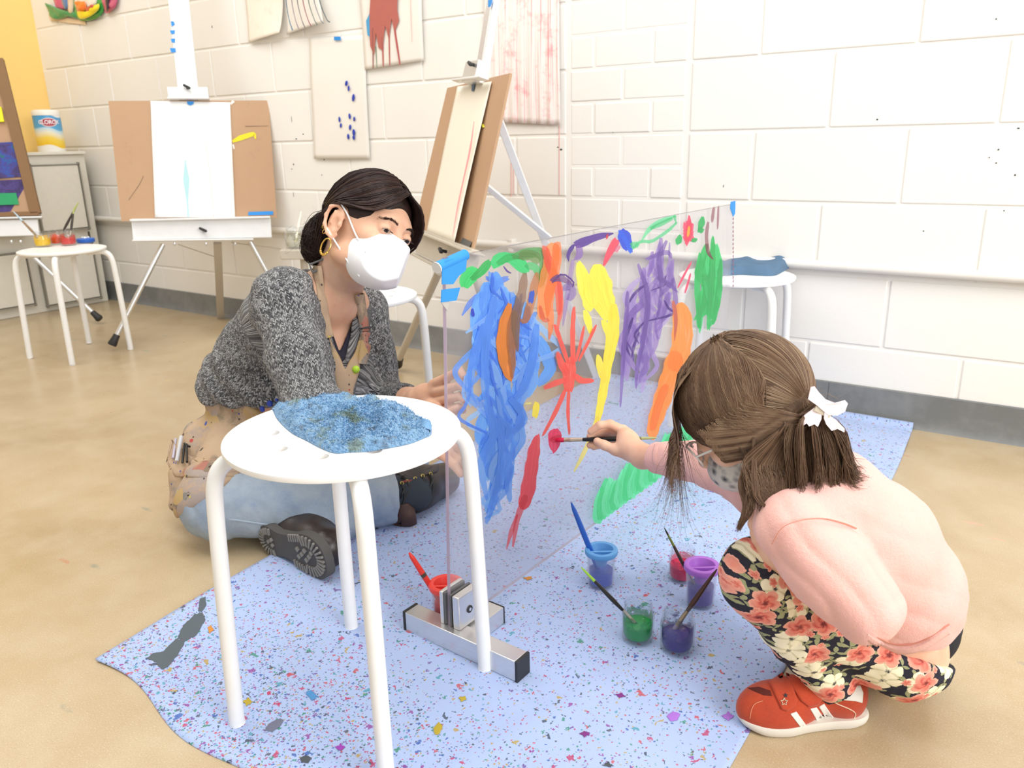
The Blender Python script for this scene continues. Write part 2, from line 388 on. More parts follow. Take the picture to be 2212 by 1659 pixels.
def m_acrylic():
    t = NT('clear_acrylic'); o = t.co('Object'); tr = t.n('BsdfTransparent'); tr.inputs[0].default_value = (.955, .955, .965, 1)
    hz = t.n('BsdfDiffuse'); hz.inputs[0].default_value = (.80, .79, .84, 1); tl = t.n('BsdfTranslucent'); tl.inputs[0].default_value = (.80, .79, .84, 1)
    h2 = t.n('MixShader', Fac=.5, i1=hz.outputs[0], i2=tl.outputs[0])
    gl = t.n('BsdfGlossy', Roughness=.03); fr = t.n('Fresnel', IOR=t.math('MULTIPLY_ADD', t.n('NewGeometry').outputs['Backfacing'], 1/1.45-1.45, 1.45))
    sm = t.math('MULTIPLY_ADD', t.ramp(t.noise(o, 7, 5, .65, .8), [(.4, 0.), (.75, 1.)]), .06, .10)
    m1 = t.n('MixShader', Fac=sm, i1=tr.outputs[0], i2=h2.outputs[0]); m2 = t.n('MixShader', Fac=t.math('MULTIPLY', fr.outputs[0], .5), i1=m1.outputs[0], i2=gl.outputs[0])
    t.t.links.new(m2.outputs[0], t.out.inputs[0]); return t.m
M_ACR = m_acrylic()
def m_clear(name, tint=(.96, .97, .97), haze=.06, hcol=(.85, .87, .9), rough=.05):
    t = NT(name); tr = t.n('BsdfTransparent'); tr.inputs[0].default_value = (*tint, 1); hz = t.n('BsdfDiffuse'); hz.inputs[0].default_value = (*hcol, 1); tl = t.n('BsdfTranslucent'); tl.inputs[0].default_value = (*hcol, 1)
    h2 = t.n('MixShader', Fac=.5, i1=hz.outputs[0], i2=tl.outputs[0]); gl = t.n('BsdfGlossy', Roughness=rough); fr = t.n('Fresnel', IOR=t.math('MULTIPLY_ADD', t.n('NewGeometry').outputs['Backfacing'], 1/1.4-1.4, 1.4))
    m1 = t.n('MixShader', Fac=haze, i1=tr.outputs[0], i2=h2.outputs[0]); m2 = t.n('MixShader', Fac=fr.outputs[0], i1=m1.outputs[0], i2=gl.outputs[0])
    t.t.links.new(m2.outputs[0], t.out.inputs[0]); return t.m
M_GLASS = m_clear('jar_glass', (.965, .975, .975), .015); M_FROST = m_clear('frosted_plastic', (.975, .975, .99), .11, (.84, .88, .96), .3)
_sm = {}
def m_stroke(hexc, cover=.8, streak=1.):
    """a film of tempera paint with bristle streaks; uv: u along the stroke in metres, v across 0..1"""
    key = (hexc, cover, streak)
    if key in _sm: return _sm[key]
    t = NT('tempera_paint'); c = srgb(hexc); u = t.n('TexCoord').outputs['UV']; mp = t.n('Mapping', Vector=u); mp.inputs['Scale'].default_value = (9, 7*streak, 1)
    a = t.noise(mp.outputs[0], 1.6, 4, .65, .25); mp2 = t.n('Mapping', Vector=u); mp2.inputs['Scale'].default_value = (14, 22*streak, 1); b = t.noise(mp2.outputs[0], 1., 3, .6)
    sx = t.n('SeparateXYZ', Vector=u); e = t.math('SUBTRACT', .5, t.math('ABSOLUTE', t.math('SUBTRACT', sx.outputs[1], .5)))
    lim = 1-cover; k = t.math('ADD', a, t.math('MULTIPLY', b, .25)); 
    al = t.ramp(t.math('SUBTRACT', k, lim*.62), [(.20, 0.), (.42, 1.)])
    edge = t.ramp(t.math('ADD', e, t.math('MULTIPLY', b, .12)), [(.06, 0.), (.10, 1.)])
    al = t.math('MULTIPLY', t.math('MULTIPLY_ADD', al, .5, .5 if cover > .85 else .32), edge)
    c = tuple(min(1, x*.98+.05) for x in c); dark = tuple(x*.84 for x in c); lite = tuple(min(1, x*.8+.25) for x in c)
    col = t.mix(t.ramp(b, [(.35, 0.), (.65, 1.)]), dark, c); col = t.mix(t.math('MULTIPLY', t.ramp(a, [(.55, 0.), (.75, 1.)]), .45), col, lite)
    bs = t.n('BsdfPrincipled'); t.set(bs, 'Base Color', col); t.set(bs, 'Roughness', .38); t.set(bs, 'Normal', t.bump(k, .4, .0015))
    tl = t.n('BsdfTranslucent'); t.set(tl, 'Color', col); m1 = t.n('MixShader', Fac=.42, i1=bs.outputs[0], i2=tl.outputs[0])
    tr = t.n('BsdfTransparent'); m2 = t.n('MixShader', Fac=al, i1=tr.outputs[0], i2=m1.outputs[0]); t.t.links.new(m2.outputs[0], t.out.inputs[0]); _sm[key] = t.m; return t.m
def m_skin(name, c, c2):
    t = NT(name); o = t.co('Object'); n = t.noise(o, 26, 4); col = t.mix(t.ramp(n, [(.35, 0.), (.7, 1.)]), c, c2)
    t.bsdf(col, .48, normal=t.bump(t.noise(o, 420, 3), .12, .0006), Subsurface__Weight=.18, Subsurface__Radius=(.012, .004, .002), Subsurface__Scale=.6, Specular__IOR__Level=.35); return t.m
M_SKIN = m_skin('skin_woman', (.72, .44, .30), (.64, .35, .23)); M_SKING = m_skin('skin_girl', (.80, .52, .37), (.72, .40, .27))
def m_hair(name, dark, mid, lite, rough=.34):
    t = NT(name); a = t.n('Attribute', _attribute_name='tone').outputs['Fac']; o = t.co('Object'); n = t.noise(o, 30, 3)
    k = t.math('ADD', t.math('MULTIPLY', a, .7), t.math('MULTIPLY', n, .3)); t.bsdf(t.ramp(k, [(.1, dark), (.5, mid), (.95, lite)]), rough, Specular__IOR__Level=.28); return t.m
M_HAIRW = m_hair('dark_brown_hair', (.010, .005, .004), (.028, .013, .010), (.085, .042, .032), .42); M_HAIRG = m_hair('light_brown_hair', (.060, .030, .018), (.17, .100, .060), (.42, .30, .19), .38)
def m_knit():
    t = NT('marled_grey_knit'); u = t.n('TexCoord').outputs['UV']; s = t.n('SeparateXYZ', Vector=u)
    cu = t.math('DIVIDE', s.outputs[0], .0078); fr = t.math('FRACT', cu); ch = t.math('ABSOLUTE', t.math('SUBTRACT', fr, .5))
    cv = t.math('ADD', t.math('DIVIDE', s.outputs[1], .0058), t.math('MULTIPLY', ch, 1.5)); fv = t.math('FRACT', cv)
    col2 = t.math('FLOOR', t.math('MULTIPLY', cu, 2.)); cm = t.n('CombineXYZ', X=col2, Y=t.math('FLOOR', t.math('MULTIPLY', cv, 2.)), Z=0.); wn = t.n('TexWhiteNoise', _noise_dimensions='3D', Vector=cm.outputs[0]).outputs['Value']
    o = t.co('Object'); fz = t.noise(o, 900, 2, .7); big = t.noise(o, 8, 3)
    k = t.math('ADD', t.math('MULTIPLY', wn, .62), t.math('MULTIPLY', fz, .42))
    col = t.ramp(k, [(.22, (.02, .022, .028)), (.42, (.10, .10, .11)), (.60, (.30, .30, .31)), (.85, (.60, .60, .60))])
    hh = t.math('MULTIPLY', t.math('SINE', t.math('MULTIPLY', fv, 3.1416)), t.math('SINE', t.math('MULTIPLY', t.math('MULTIPLY', ch, 2.), 3.1416)))
    rib = t.math('SINE', t.math('MULTIPLY', cu, 3.1416)); h = t.math('ADD', hh, t.math('MULTIPLY', rib, .5)); h = t.math('ADD', h, t.math('MULTIPLY', fz, .8))
    gap = t.ramp(hh, [(.0, .45), (.5, 1.)]); col = t.mix(1., col, gap, 'MULTIPLY')
    t.bsdf(col, .9, normal=t.bump(h, .9, .003), Specular__IOR__Level=.12, Sheen__Weight=.3, Sheen__Roughness=.5); return t.m
M_KNIT = m_knit()
def m_denim():
    t = NT('faded_light_denim'); o = t.co('Object'); a = t.noise(o, 9, 5, .6); b = t.noise(o, 30, 5, .7); fz = t.noise(o, 500, 2)
    col = t.mix(t.ramp(a, [(.35, 0.), (.68, 1.)]), (.36, .42, .47), (.19, .26, .37)); col = t.mix(t.math('MULTIPLY', t.ramp(b, [(.6, 0.), (.72, 1.)]), .4), col, (.16, .23, .40))
    col = t.mix(t.math('MULTIPLY', fz, .16), col, (.75, .8, .85)); t.bsdf(col, .85, normal=t.bump(t.noise(o, 40, 5), .35, .004), Specular__IOR__Level=.1); return t.m
M_DENIM = m_denim()
def m_apron():
    t = NT('paint_stained_canvas'); o = t.co('Object'); a = t.noise(o, 7, 5, .6); b = t.noise(o, 30, 6, .75, .5)
    col = t.mix(a, (.42, .29, .19), (.56, .42, .29)); k = t.ramp(t.math('MULTIPLY', t.noise(o, 9, 3), b), [(.21, 0.), (.31, 1.)])
    v = t.n('TexVoronoi', Vector=o, Scale=22.); pk = t.n('SeparateColor', Color=v.outputs['Color'])
    pc = t.ramp(pk.outputs[0], [(0, (.10, .09, .08)), (.25, (.35, .07, .07)), (.4, (.12, .13, .10)), (.55, (.3, .28, .3)), (.7, (.08, .14, .2)), (.85, (.5, .35, .12))], 'CONSTANT'); col = t.mix(t.math('MULTIPLY', k, .62), col, pc)
    for sc, lim in ((60., .10), (130., .12)):
        v2 = t.n('TexVoronoi', Vector=o, Scale=sc); p2 = t.n('SeparateColor', Color=v2.outputs['Color']); m = t.math('MULTIPLY', t.math('LESS_THAN', t.math('ADD', v2.outputs['Distance'], t.math('MULTIPLY', b, .3)), .45), t.math('LESS_THAN', p2.outputs[0], lim))
        col = t.mix(t.math('MULTIPLY', m, .85), col, t.ramp(p2.outputs[1], [(0, (.03, .03, .03)), (.3, (.03, .07, .35)), (.5, (.5, .05, .05)), (.7, (.05, .04, .04)), (.88, (.6, .5, .05))], 'CONSTANT'))
    t.bsdf(col, .85, normal=t.bump(t.noise(o, 30, 5), .4, .004), Specular__IOR__Level=.15); return t.m
M_APRON = m_apron()
def m_leather(name, c1, c2, rough=.35):
    t = NT(name); o = t.co('Object'); a = t.noise(o, 18, 4); v = t.n('TexVoronoi', Vector=o, Scale=380.); t.bsdf(t.mix(a, c1, c2), rough, normal=t.bump(v.outputs['Distance'], .15, .0008)); return t.m
M_LEATHER = m_leather('black_boot_leather', (.012, .010, .010), (.045, .028, .024)); M_TONGUE = m_leather('brown_boot_leather', (.045, .018, .012), (.07, .03, .022), .5)
M_SOLE = plain((.085, .08, .075), .75, 0, 'worn_rubber_sole'); M_LUG = plain((.26, .245, .22), .8, 0, 'scuffed_rubber_lug'); M_SOCK = plain((.035, .045, .06), .9, 0, 'charcoal_sock')
M_GOLD = plain((.78, .50, .12), .25, .95, 'gold'); M_MASK = plain((.88, .88, .90), .7, 0, 'white_mask_fabric', Subsurface__Weight=.1); M_NAVY = plain((.018, .017, .035), .85, 0, 'navy_cotton')
def m_fleece():
    t = NT('pale_pink_fleece'); o = t.co('Object'); a = t.noise(o, 14, 4); f = t.noise(o, 800, 3, .7); col = t.mix(a, (.84, .455, .40), (.88, .50, .45)); col = t.mix(t.math('MULTIPLY', f, .22), col, (1, .80, .73))
    wv = t.noise(o, 230, 4, .7); t.bsdf(t.mix(t.math('MULTIPLY', wv, .3), col, (.72, .34, .28)), .95, normal=t.bump(t.math('ADD', f, t.math('MULTIPLY', wv, 1.4)), .5, .002), Specular__IOR__Level=.05, Sheen__Weight=.25); return t.m
M_PINK = m_fleece()
def m_floral():
    t = NT('floral_cotton_print'); o = t.co('Object'); mp = t.n('Mapping', Vector=o); mp.inputs['Rotation'].default_value = (0, 0, -.60)
    sx = t.n('SeparateXYZ', Vector=mp.outputs[0]); P0 = t.n('CombineXYZ', X=t.math('ADD', sx.outputs[0], t.math('MULTIPLY', sx.outputs[1], .35)), Y=sx.outputs[2], Z=0.).outputs[0]
    wob = t.n('TexNoise', Vector=o, Scale=70., Detail=3.); ws = t.n('VectorMath', _operation='SCALE', i0=wob.outputs['Color']); ws.inputs['Scale'].default_value = .006; P0 = t.n('VectorMath', _operation='ADD', i0=P0, i1=ws.outputs[0]).outputs[0]
    fz = t.noise(o, 260, 4, .7); fine = t.noise(o, 95, 4, .7); col = (.028, .027, .040)
    base = t.mix(fine, (.022, .021, .034), (.045, .045, .06)); col = base
    def layer(col, sc, off, kind, lim, nper, rmax):
        m0 = t.n('Mapping', Vector=P0); m0.inputs['Location'].default_value = (off, off*1.7, 0); v = t.n('TexVoronoi', _voronoi_dimensions='2D', Vector=m0.outputs[0], Scale=sc, Randomness=.72)
        d = t.n('VectorMath', _operation='SUBTRACT', i0=m0.outputs[0], i1=v.outputs['Position']).outputs[0]; s2 = t.n('SeparateXYZ', Vector=d); pk = t.n('SeparateColor', Color=v.outputs['Color'])
        ang = t.math('ADD', t.math('ARCTAN2', s2.outputs[1], s2.outputs[0]), t.math('MULTIPLY', pk.outputs[2], 6.28)); L = t.math('MULTIPLY', t.n('VectorMath', _operation='LENGTH', i0=d).outputs['Value'], sc)
        pet = t.math('ABSOLUTE', t.math('COSINE', t.math('MULTIPLY', ang, nper/2))); 
        if kind == 'leaf': rr = t.math('MULTIPLY', t.math('POWER', pet, 2.2), rmax)
        else: rr = t.math('MULTIPLY_ADD', t.math('POWER', pet, .6), rmax*.34, rmax*.66)
        rr = t.math('ADD', rr, t.math('MULTIPLY', t.math('SUBTRACT', fine, .5), .18)); rel = t.math('DIVIDE', L, t.math('MAXIMUM', rr, .01)); m = t.math('MULTIPLY', t.math('LESS_THAN', rel, 1.), t.math('LESS_THAN', pk.outputs[0], lim))
        if kind == 'leaf': c = t.mix(fz, (.20, .22, .10), (.50, .50, .30))
        elif kind == 'rose':
            line = t.math('ABSOLUTE', t.math('SINE', t.math('ADD', t.math('MULTIPLY', rel, 7.), t.math('MULTIPLY', ang, 2.)))); c = t.mix(t.math('ADD', t.math('MULTIPLY', line, .55), t.math('MULTIPLY', fz, .4)), (.50, .045, .045), (.86, .30, .22)); c = t.mix(t.ramp(rel, [(.55, 0.), (1., .8)]), c, (.90, .50, .38)); c = t.mix(t.ramp(rel, [(.18, .85), (.36, 0.)]), c, (.13, .02, .03))
        else: c = t.mix(t.ramp(pet, [(.0, 0.), (.6, 1.)]), (.62, .58, .36), (.90, .84, .62)); c = t.mix(t.ramp(t.math('ADD', rel, t.math('MULTIPLY', fz, .25)), [(.30, 1.), (.42, 0.)]), c, (.03, .03, .04))
        return t.mix(m, col, c)
    col = layer(col, 36., .3, 'leaf', .85, 4, .56); col = layer(col, 50., 2.2, 'leaf', .7, 3, .5); col = layer(col, 25., 5.1, 'cream', .66, 5, .46); col = layer(col, 24., 8.3, 'rose', .66, 5, .46); col = layer(col, 56., 4.4, 'rose', .22, 5, .36)
    t.bsdf(col, .85, normal=t.bump(t.noise(o, 45, 4), .3, .003), Specular__IOR__Level=.12); return t.m
M_FLORAL = m_floral()
def m_suede():
    t = NT('orange_red_suede'); o = t.co('Object'); a = t.noise(o, 30, 5, .65); f = t.noise(o, 600, 3, .7); col = t.mix(t.ramp(a, [(.35, 0.), (.7, 1.)]), (.46, .050, .016), (.36, .036, .016)); col = t.mix(t.math('MULTIPLY', f, .25), col, (.75, .2, .1)); t.bsdf(col, .85, normal=t.bump(f, .3, .0012), Specular__IOR__Level=.15, Sheen__Weight=.2); return t.m
M_SUEDE = m_suede(); M_SHOEW = plain((.80, .78, .72), .5, 0, 'white_shoe_leather'); M_RUBW = plain((.74, .69, .60), .7, 0, 'cream_rubber')
def m_towel():
    t = NT('stained_blue_terry'); o = t.co('Object'); a = t.noise(o, 22, 4, .7); v = t.n('TexVoronoi', Vector=o, Scale=420.); b = t.noise(o, 260, 4, .7)
    col = t.mix(t.noise(o, 60, 4, .7), (.10, .25, .46), (.30, .50, .72)); col = t.mix(t.math('MULTIPLY', t.ramp(a, [(.55, 0.), (.66, 1.)]), .55), col, (.22, .24, .08)); col = t.mix(t.math('MULTIPLY', t.ramp(t.noise(o, 31, 3, .7), [(.58, 0.), (.7, 1.)]), .6), col, (.06, .08, .12))
    t.bsdf(col, .95, normal=t.bump(t.math('ADD', v.outputs['Distance'], b), .9, .003), Specular__IOR__Level=.08, Sheen__Weight=.3); return t.m
M_TOWEL = m_towel()
def m_fibre():
    t = NT('blue_terry_loops'); a = t.n('Attribute', _attribute_name='tone').outputs['Fac']; o = t.co('Object'); s = t.noise(o, 22, 4, .7); col = t.ramp(a, [(0, (.05, .15, .32)), (.4, (.13, .31, .56)), (.8, (.32, .52, .75)), (1, (.52, .70, .85))])
    col = t.mix(t.math('MULTIPLY', t.ramp(s, [(.54, 0.), (.64, 1.)]), .65), col, (.20, .23, .06)); col = t.mix(t.math('MULTIPLY', t.ramp(t.noise(o, 31, 3, .7), [(.58, 0.), (.68, 1.)]), .7), col, (.05, .07, .10)); t.bsdf(col, .9, Specular__IOR__Level=.1); return t.m
M_FIBRE = m_fibre()
def wetpaint(hexc, rough=.22): return plain(hexc, rough, 0, 'liquid_paint')
M_TAPE = plain('2b8fe0', .6, 0, 'blue_masking_tape')
# ================================================================ the room
def struct(o): o['kind'] = 'structure'; return o
g = []; gx = np.linspace(-4.66, 2.2, 50); gy = np.linspace(-1.2, 2.42, 28)
fl = B().box((-1.23, .6, -.05), (6.9, 3.64, .1)); floor_o = struct(fl.build('floor', M_FLOOR, smooth=False))
wb = struct(B().box((-1.23, WALL+.0542, 1.05), (6.9, .10, 2.1)).build('wall_back', M_MORTAR, smooth=False))
wl = struct(B().box((-4.71, .6, 1.05), (.1, 3.7, 2.1)).build('wall_left', M_YELLOW, smooth=False))
def block_mesh(name, wx, wz, seed):
    r = np.random.default_rng(seed); b = B().box((0, 0, 0), (wx, .02, wz), bev=.003); v = np.vstack(b.v)
    me = bpy.data.meshes.new(name); me.from_pydata([tuple(q) for q in v], [], b.f); me.materials.append(M_BLOCK); me.update(); return me
GAP = .009; _bm = {}
def block(name, x0, x1, z0, z1, proud):
    wx, wz = round(x1-x0-GAP, 4), round(z1-z0-GAP, 4); key = (wx, wz, name, random.randint(0, 1))
    if key not in _bm: _bm[key] = block_mesh(name, wx, wz, len(_bm))
    o = bpy.data.objects.new(name, _bm[key]); COL.objects.link(o); o.parent = wb; o.location = ((x0+x1)/2, WALL+.0105-proud, (z0+z1)/2); return o
XP0, XP1 = -1.389, -.987; BL = .4035
for n in range(-1, 10):
    z0, z1 = .016+.2*n, .216+.2*n
    if n == -1: z0 = .0; z1 = .016; continue
    off = 0 if n % 2 == 0 else BL/2; xs = []
    x = XP1+.012
    if off: xs.append((x, x+off)); x += off
    while x < 1.6: xs.append((x, x+BL)); x += BL
    x = XP0-.012
    if off: xs.append((x-off, x)); x -= off
    while x > -4.65: xs.append((max(x-BL, -4.655), x)); x -= BL
    for a, b in xs:
        if b-a > .03: block('concrete_block', a, b, z0, z1, random.uniform(-.0006, .0008))
for n in range(0, 19):
    z0, z1 = .016+.1*n, .116+.1*n; c = [0, .134, .402] if n % 2 == 0 else [0, .268, .402]
    if n % 2 == 0: c = [0, .088, .29, .402]
    else: c = [0, .19, .402]
    for a, b in zip(c[:-1], c[1:]): block('brick', XP0+a, XP0+b, z0, z1, random.uniform(-.003, .0))
bb = B(); prof = [(0, 0), (-.016, 0), (-.010, .008), (-.005, .022), (-.004, .099), (0, .102)]
for x0, x1 in ((-4.66, -2.9), (-2.9, -1.7), (-1.7, -.5), (-.5, .7), (.7, 2.2)):
    v = [(x, WALL+p[0]-.0005, p[1]) for x in (x0+.0008, x1-.0008) for p in prof]; k = len(prof)
    bb.add(v, [(i, i+1, i+1+k, i+k) for i in range(k-1)]+[tuple(range(k)), tuple(range(k, 2*k))[::-1]])
def m_base():
    t = NT('grey_vinyl_base'); o = t.co('Object'); a = t.noise(o, 6, 6, .7); t.bsdf(t.mix(t.ramp(a, [(.4, 0.), (.7, 1.)]), (.16, .165, .165), (.24, .245, .24)), t.math('MULTIPLY_ADD', a, .2, .35), normal=t.bump(a, .1, .001)); return t.m
struct(bb.build('baseboard_back', m_base()))
struct(B().tube([(-4.655, WALL-.018, .447), (2.1, WALL-.018, .443)], .0135, 16).build('trim_1', plain((.80, .775, .73), .5, 0, 'cream_pipe_paint')))
for i, x in enumerate((-3.1, -1.62, .35)):
    struct(B().box((x, WALL-.012, .444), (.02, .03, .045), bev=.004).build('trim_%d' % (i+2), plain((.80, .775, .73), .5, 0, 'cream_pipe_paint')))
# specks and drips of paint that reached the wall
ws = B()
for px, py, wx, wz in ((1212, 323, 9, 5), (1205, 318, 6, 3), (630, 258, 2, 16), (640, 300, 8, 3), (655, 290, 6, 3), (634, 355, 5, 4), (630, 365, 3, 3), (700, 345, 5, 3), (634, 420, 2, 14), (695, 378, 3, 3), (2152, 41, 4, 3), (1895, 258, 5, 4), (2157, 323, 4, 4), (2152, 352, 4, 3), (2137, 340, 3, 3), (2193, 378, 4, 4), (2169, 455, 3, 3), (2200, 277, 6, 3), (1324, 286, 3, 2), (1563, 402, 2, 8), (458, 58, 3, 6), (1995, 499, 4, 3)):
    c = ony(px, py, WALL); s = np.hypot(c[0], c[1])/1722
    ws.ball((c[0], WALL-.0001, c[2]), (wx*s*.36, .0009, wz*s*.4), 10)
tag(ws.build('paint_speck', plain('3c4a4a', .7, 0, 'dried_paint'), wb), kind='stuff')
rd = B()
for px, y0, y1 in ((1208, 272, 420), (1104, 350, 425), (1109, 360, 418)): 
    a, b = ony(px, y0, WALL-.001), ony(px, y1, WALL-.001); rd.tube([a, b], .0013, 6)
rd.build('paint_drip', plain('e3a9a3', .7, 0, 'dried_paint'), wb)
# ================================================================ cabinet in the corner
CXF = -4.29; zt = onx(150, 334, CXF)[2]; y0c = .9; y1c = onx(240, 640, CXF)[1]-.006; M_CAB = plain((.80, .78, .70), .45, 0, 'cream_cabinet_paint')
cab = empty('cabinet', (-4.47, 1.6, 0), 'cream painted wooden cabinet with inset panel doors in the corner', 'cabinet')
B().box((-4.475, (y0c+y1c)/2, zt/2+.0), (.33, y1c-y0c, zt), bev=.004).build('body', M_CAB, cab)
B().box((-4.47, (y0c+y1c)/2, zt+.008), (.36, y1c-y0c+.0, .016), bev=.004).build('top', M_CAB, cab)
def cabdoor(pxa, pya, pxb, pyb, nm='door'):
    a = onx(pxa, pya, CXF); b = onx(pxb, pyb, CXF); ya, yb = a[1], b[1]; za, zb = max(a[2], b[2]), min(a[2], b[2])
    d = B().box((CXF-.006, (ya+yb)/2, (za+zb)/2), (.020, abs(yb-ya), abs(za-zb)), bev=.002).build(nm, M_CAB, cab)
    fr = B(); w_ = .012
    for yy in (ya-w_/2, yb+w_/2): fr.box((CXF-.003, yy, (za+zb)/2), (.024, .004, abs(za-zb)+.03))
    for zz in (za+w_/2, zb-w_/2): fr.box((CXF-.003, (ya+yb)/2, zz), (.024, abs(yb-ya)+.02, .004))
    fr.build('door_shadow_line', plain((.34, .32, .28), .8, 0, 'painted_shadow'), d)  # grey strips put the shadow lines around the door into colour
cabdoor(68, 360, 190, 490); cabdoor(83, 540, 216, 640); cabdoor(-60, 560, 74, 655); cabdoor(-60, 375, 55, 500)
kn = onx(193, 510, CXF+.012); B().box(kn, (.012, .008, .05), bev=.003).build('latch', plain('55554f', .5, .5, 'old_steel'), cab)
# wipes canister on the cabinet
cb = onz(112, 330, zt+.016); cx0, cy0 = -4.40, onx(112, 320, -4.40)[1]; dcan = float(-(RC.T@(V3((cx0, cy0, .9))-CAM))[2]); rcan = 27*dcan/1722; hcan = 82*dcan/1722/.955
can = empty('wipes_canister', (cx0, cy0, zt+.016), 'white cylindrical tub of wipes with blue and yellow label, on the cabinet', 'canister')
def m_canlabel():
    t = NT('printed_label'); s = t.n('SeparateXYZ', Vector=t.co('Object')); z = t.math('DIVIDE', t.math('SUBTRACT', s.outputs[2], zt+.016), hcan); wv = t.math('MULTIPLY', t.math('SINE', t.math('MULTIPLY', s.outputs[1], 45.)), .05)
    t.bsdf(t.ramp(t.math('ADD', z, wv), [(0, (.9, .9, .88)), (.12, (.9, .9, .88)), (.125, (.92, .60, .02)), (.3, (.95, .72, .12)), (.42, (.9, .86, .7)), (.52, (.55, .78, .92)), (.56, (.10, .42, .75)), (.84, (.08, .35, .68)), (.88, (.9, .9, .9))]), .35); return t.m
B().lathe([(rcan*.96, 0), (rcan, .004), (rcan, hcan*.86), (rcan*.97, hcan*.87)], (cx0, cy0, zt+.016), 36).build('tub', m_canlabel(), can)
B().lathe([(rcan*1.01, hcan*.865), (rcan*1.02, hcan*.95), (rcan*.9, hcan), (0.001, hcan*1.01)], (cx0, cy0, zt+.016), 36).build('lid', plain('f1efe9', .4, 0, 'white_lid'), can)
def text(body, loc, xdir, zdir, size, mat, parent, name='lettering', depth=.0006, bend=None, sx=1.):
    cu = bpy.data.curves.new(name, 'FONT'); cu.body = body; cu.size = 1; cu.extrude = .01; cu.align_x = 'CENTER'; cu.align_y = 'CENTER'; cu.offset = .02
    o = bpy.data.objects.new(name, cu); COL.objects.link(o); bpy.context.view_layer.update(); me = bpy.data.meshes.new_from_object(o.evaluated_get(bpy.context.evaluated_depsgraph_get())); bpy.data.objects.remove(o)
    n = len(me.vertices); c = np.zeros(n*3, np.float32); me.vertices.foreach_get('co', c); c = c.reshape(-1, 3); x = nrm(xdir); z = nrm(zdir); y = np.cross(x, z)
    f = [tuple(p.vertices) for p in me.polygons]; L = c[:, 0]*size*sx; H = c[:, 1]*size; D = c[:, 2]*depth/.01
    if bend is None: v = V3(loc)+L[:, None]*x+H[:, None]*z-D[:, None]*y*-1
    else:
        ctr, r = V3(bend[0]), bend[1]; o0 = nrm(V3(loc)-ctr-z*((V3(loc)-ctr)@z)); th = L/r; v = ctr+z*((V3(loc)-ctr)@z)+np.cos(th)[:, None]*o0*(r+D[:, None])+np.sin(th)[:, None]*x*(r+D[:, None])+H[:, None]*z
    bpy.data.meshes.remove(me); return mesh_obj(name, v, f, mat, parent, False)
tocam = nrm((CAM-V3((cx0, cy0, .8)))*(1, 1, 0)); xr = nrm(np.cross((0, 0, 1), tocam)); zc = zt+.016+hcan*.70; tl_ = nrm(tocam+xr*.12)
lb = B(); th = np.linspace(0, 2*np.pi, 28, endpoint=False); pts = []
for k, sc in ((0, 1.0), (1, .84)):
    q = []
    for t_ in th:
        L = math.cos(t_)*rcan*.62*sc; H = math.sin(t_)*hcan*.105*sc; a_ = L/rcan; q.append(V3((cx0, cy0, zc))+(tl_*math.cos(a_)+np.cross((0, 0, 1), tl_)*math.sin(a_))*(rcan+.0012+.0008*k)+V3((0, 0, H)))
    pts.append(q)
for k, col in ((0, 'f3e6e6'), (1, 'b9344f')): 
    mesh_obj('logo_oval', pts[k]+[V3((cx0, cy0, zc))+tl_*(rcan+.0012+.0008*k)], [(i, (i+1) % 28, 28) for i in range(28)], plain(col, .4, 0, 'label_ink'), can)
text('CLOROX', V3((cx0, cy0, zc))+tl_*rcan, np.cross((0, 0, 1), tl_), (0, 0, 1), hcan*.13, plain('f7f7ff', .4, 0, 'label_ink'), can, bend=((cx0, cy0, zc), rcan+.0026), sx=.9)
# ================================================================ painter's drop cloth
LE = spline([(-1.201, .533), (-1.222, .75), (-1.228, .865), (-1.240, 1.2), (-1.262, 1.7), (-1.275, 2.385)], 60)
RE = spline([(-.262, .47), (-.257, .928), (-.252, 1.5), (-.248, 1.996), (-.262, 2.385)], 60)
def cloth_h(x, y):
    h = .0035+.0016*math.sin(7*x+3*y+1)*math.sin(4.5*y-2*x)+.0022*max(0, math.sin(x*11+y*17+2*math.sin(y*5)))**4+.0018*max(0, math.sin(-x*15+y*8+1.5*math.sin(x*6)))**6
    e = min(x+1.215, 1); 
    if e < .12: h += (.12-max(e, 0))/.12*.004
    return h
NU, NV = 110, 150; cv = []; ys = np.linspace(0, 1, NV)
for j, t_ in enumerate(ys):
    k = t_*59; i0 = min(int(k), 58); f_ = k-i0; L = LE[i0]*(1-f_)+LE[i0+1]*f_; Rr = RE[i0]*(1-f_)+RE[i0+1]*f_
    for s_ in np.linspace(0, 1, NU):
        x, y = L[0]*(1-s_)+Rr[0]*s_, L[1]*(1-s_)+Rr[1]*s_
        if j < 3: y += .012*math.sin(s_*16)*(1-j/3)
        z = cloth_h(x, y)
        if y > 2.36: z += (y-2.36)*.7; y = min(y, 2.3755)
        cv.append((x, y, z))
nt = len(cv); cf = []
for j in range(NV-1):
    for i in range(NU-1): a = j*NU+i; cf.append((a, a+1, a+1+NU, a+NU))
ring = [i for i in range(NU)]+[j*NU+NU-1 for j in range(1, NV)]+[(NV-1)*NU+i for i in range(NU-2, -1, -1)]+[j*NU for j in range(NV-2, 0, -1)]
low = [(cv[r][0], cv[r][1], max(cv[r][2]-.0035, .0004)) for r in ring]; cv += low; nr = len(ring)
for i in range(nr): cf.append((ring[i], nt+i, nt+(i+1) % nr, ring[(i+1) % nr]))
cloth = mesh_obj('drop_cloth', cv, cf, M_CLOTH); tag(cloth, 'pale blue painting drop cloth splattered with many colours, spread on the concrete floor', 'drop cloth')
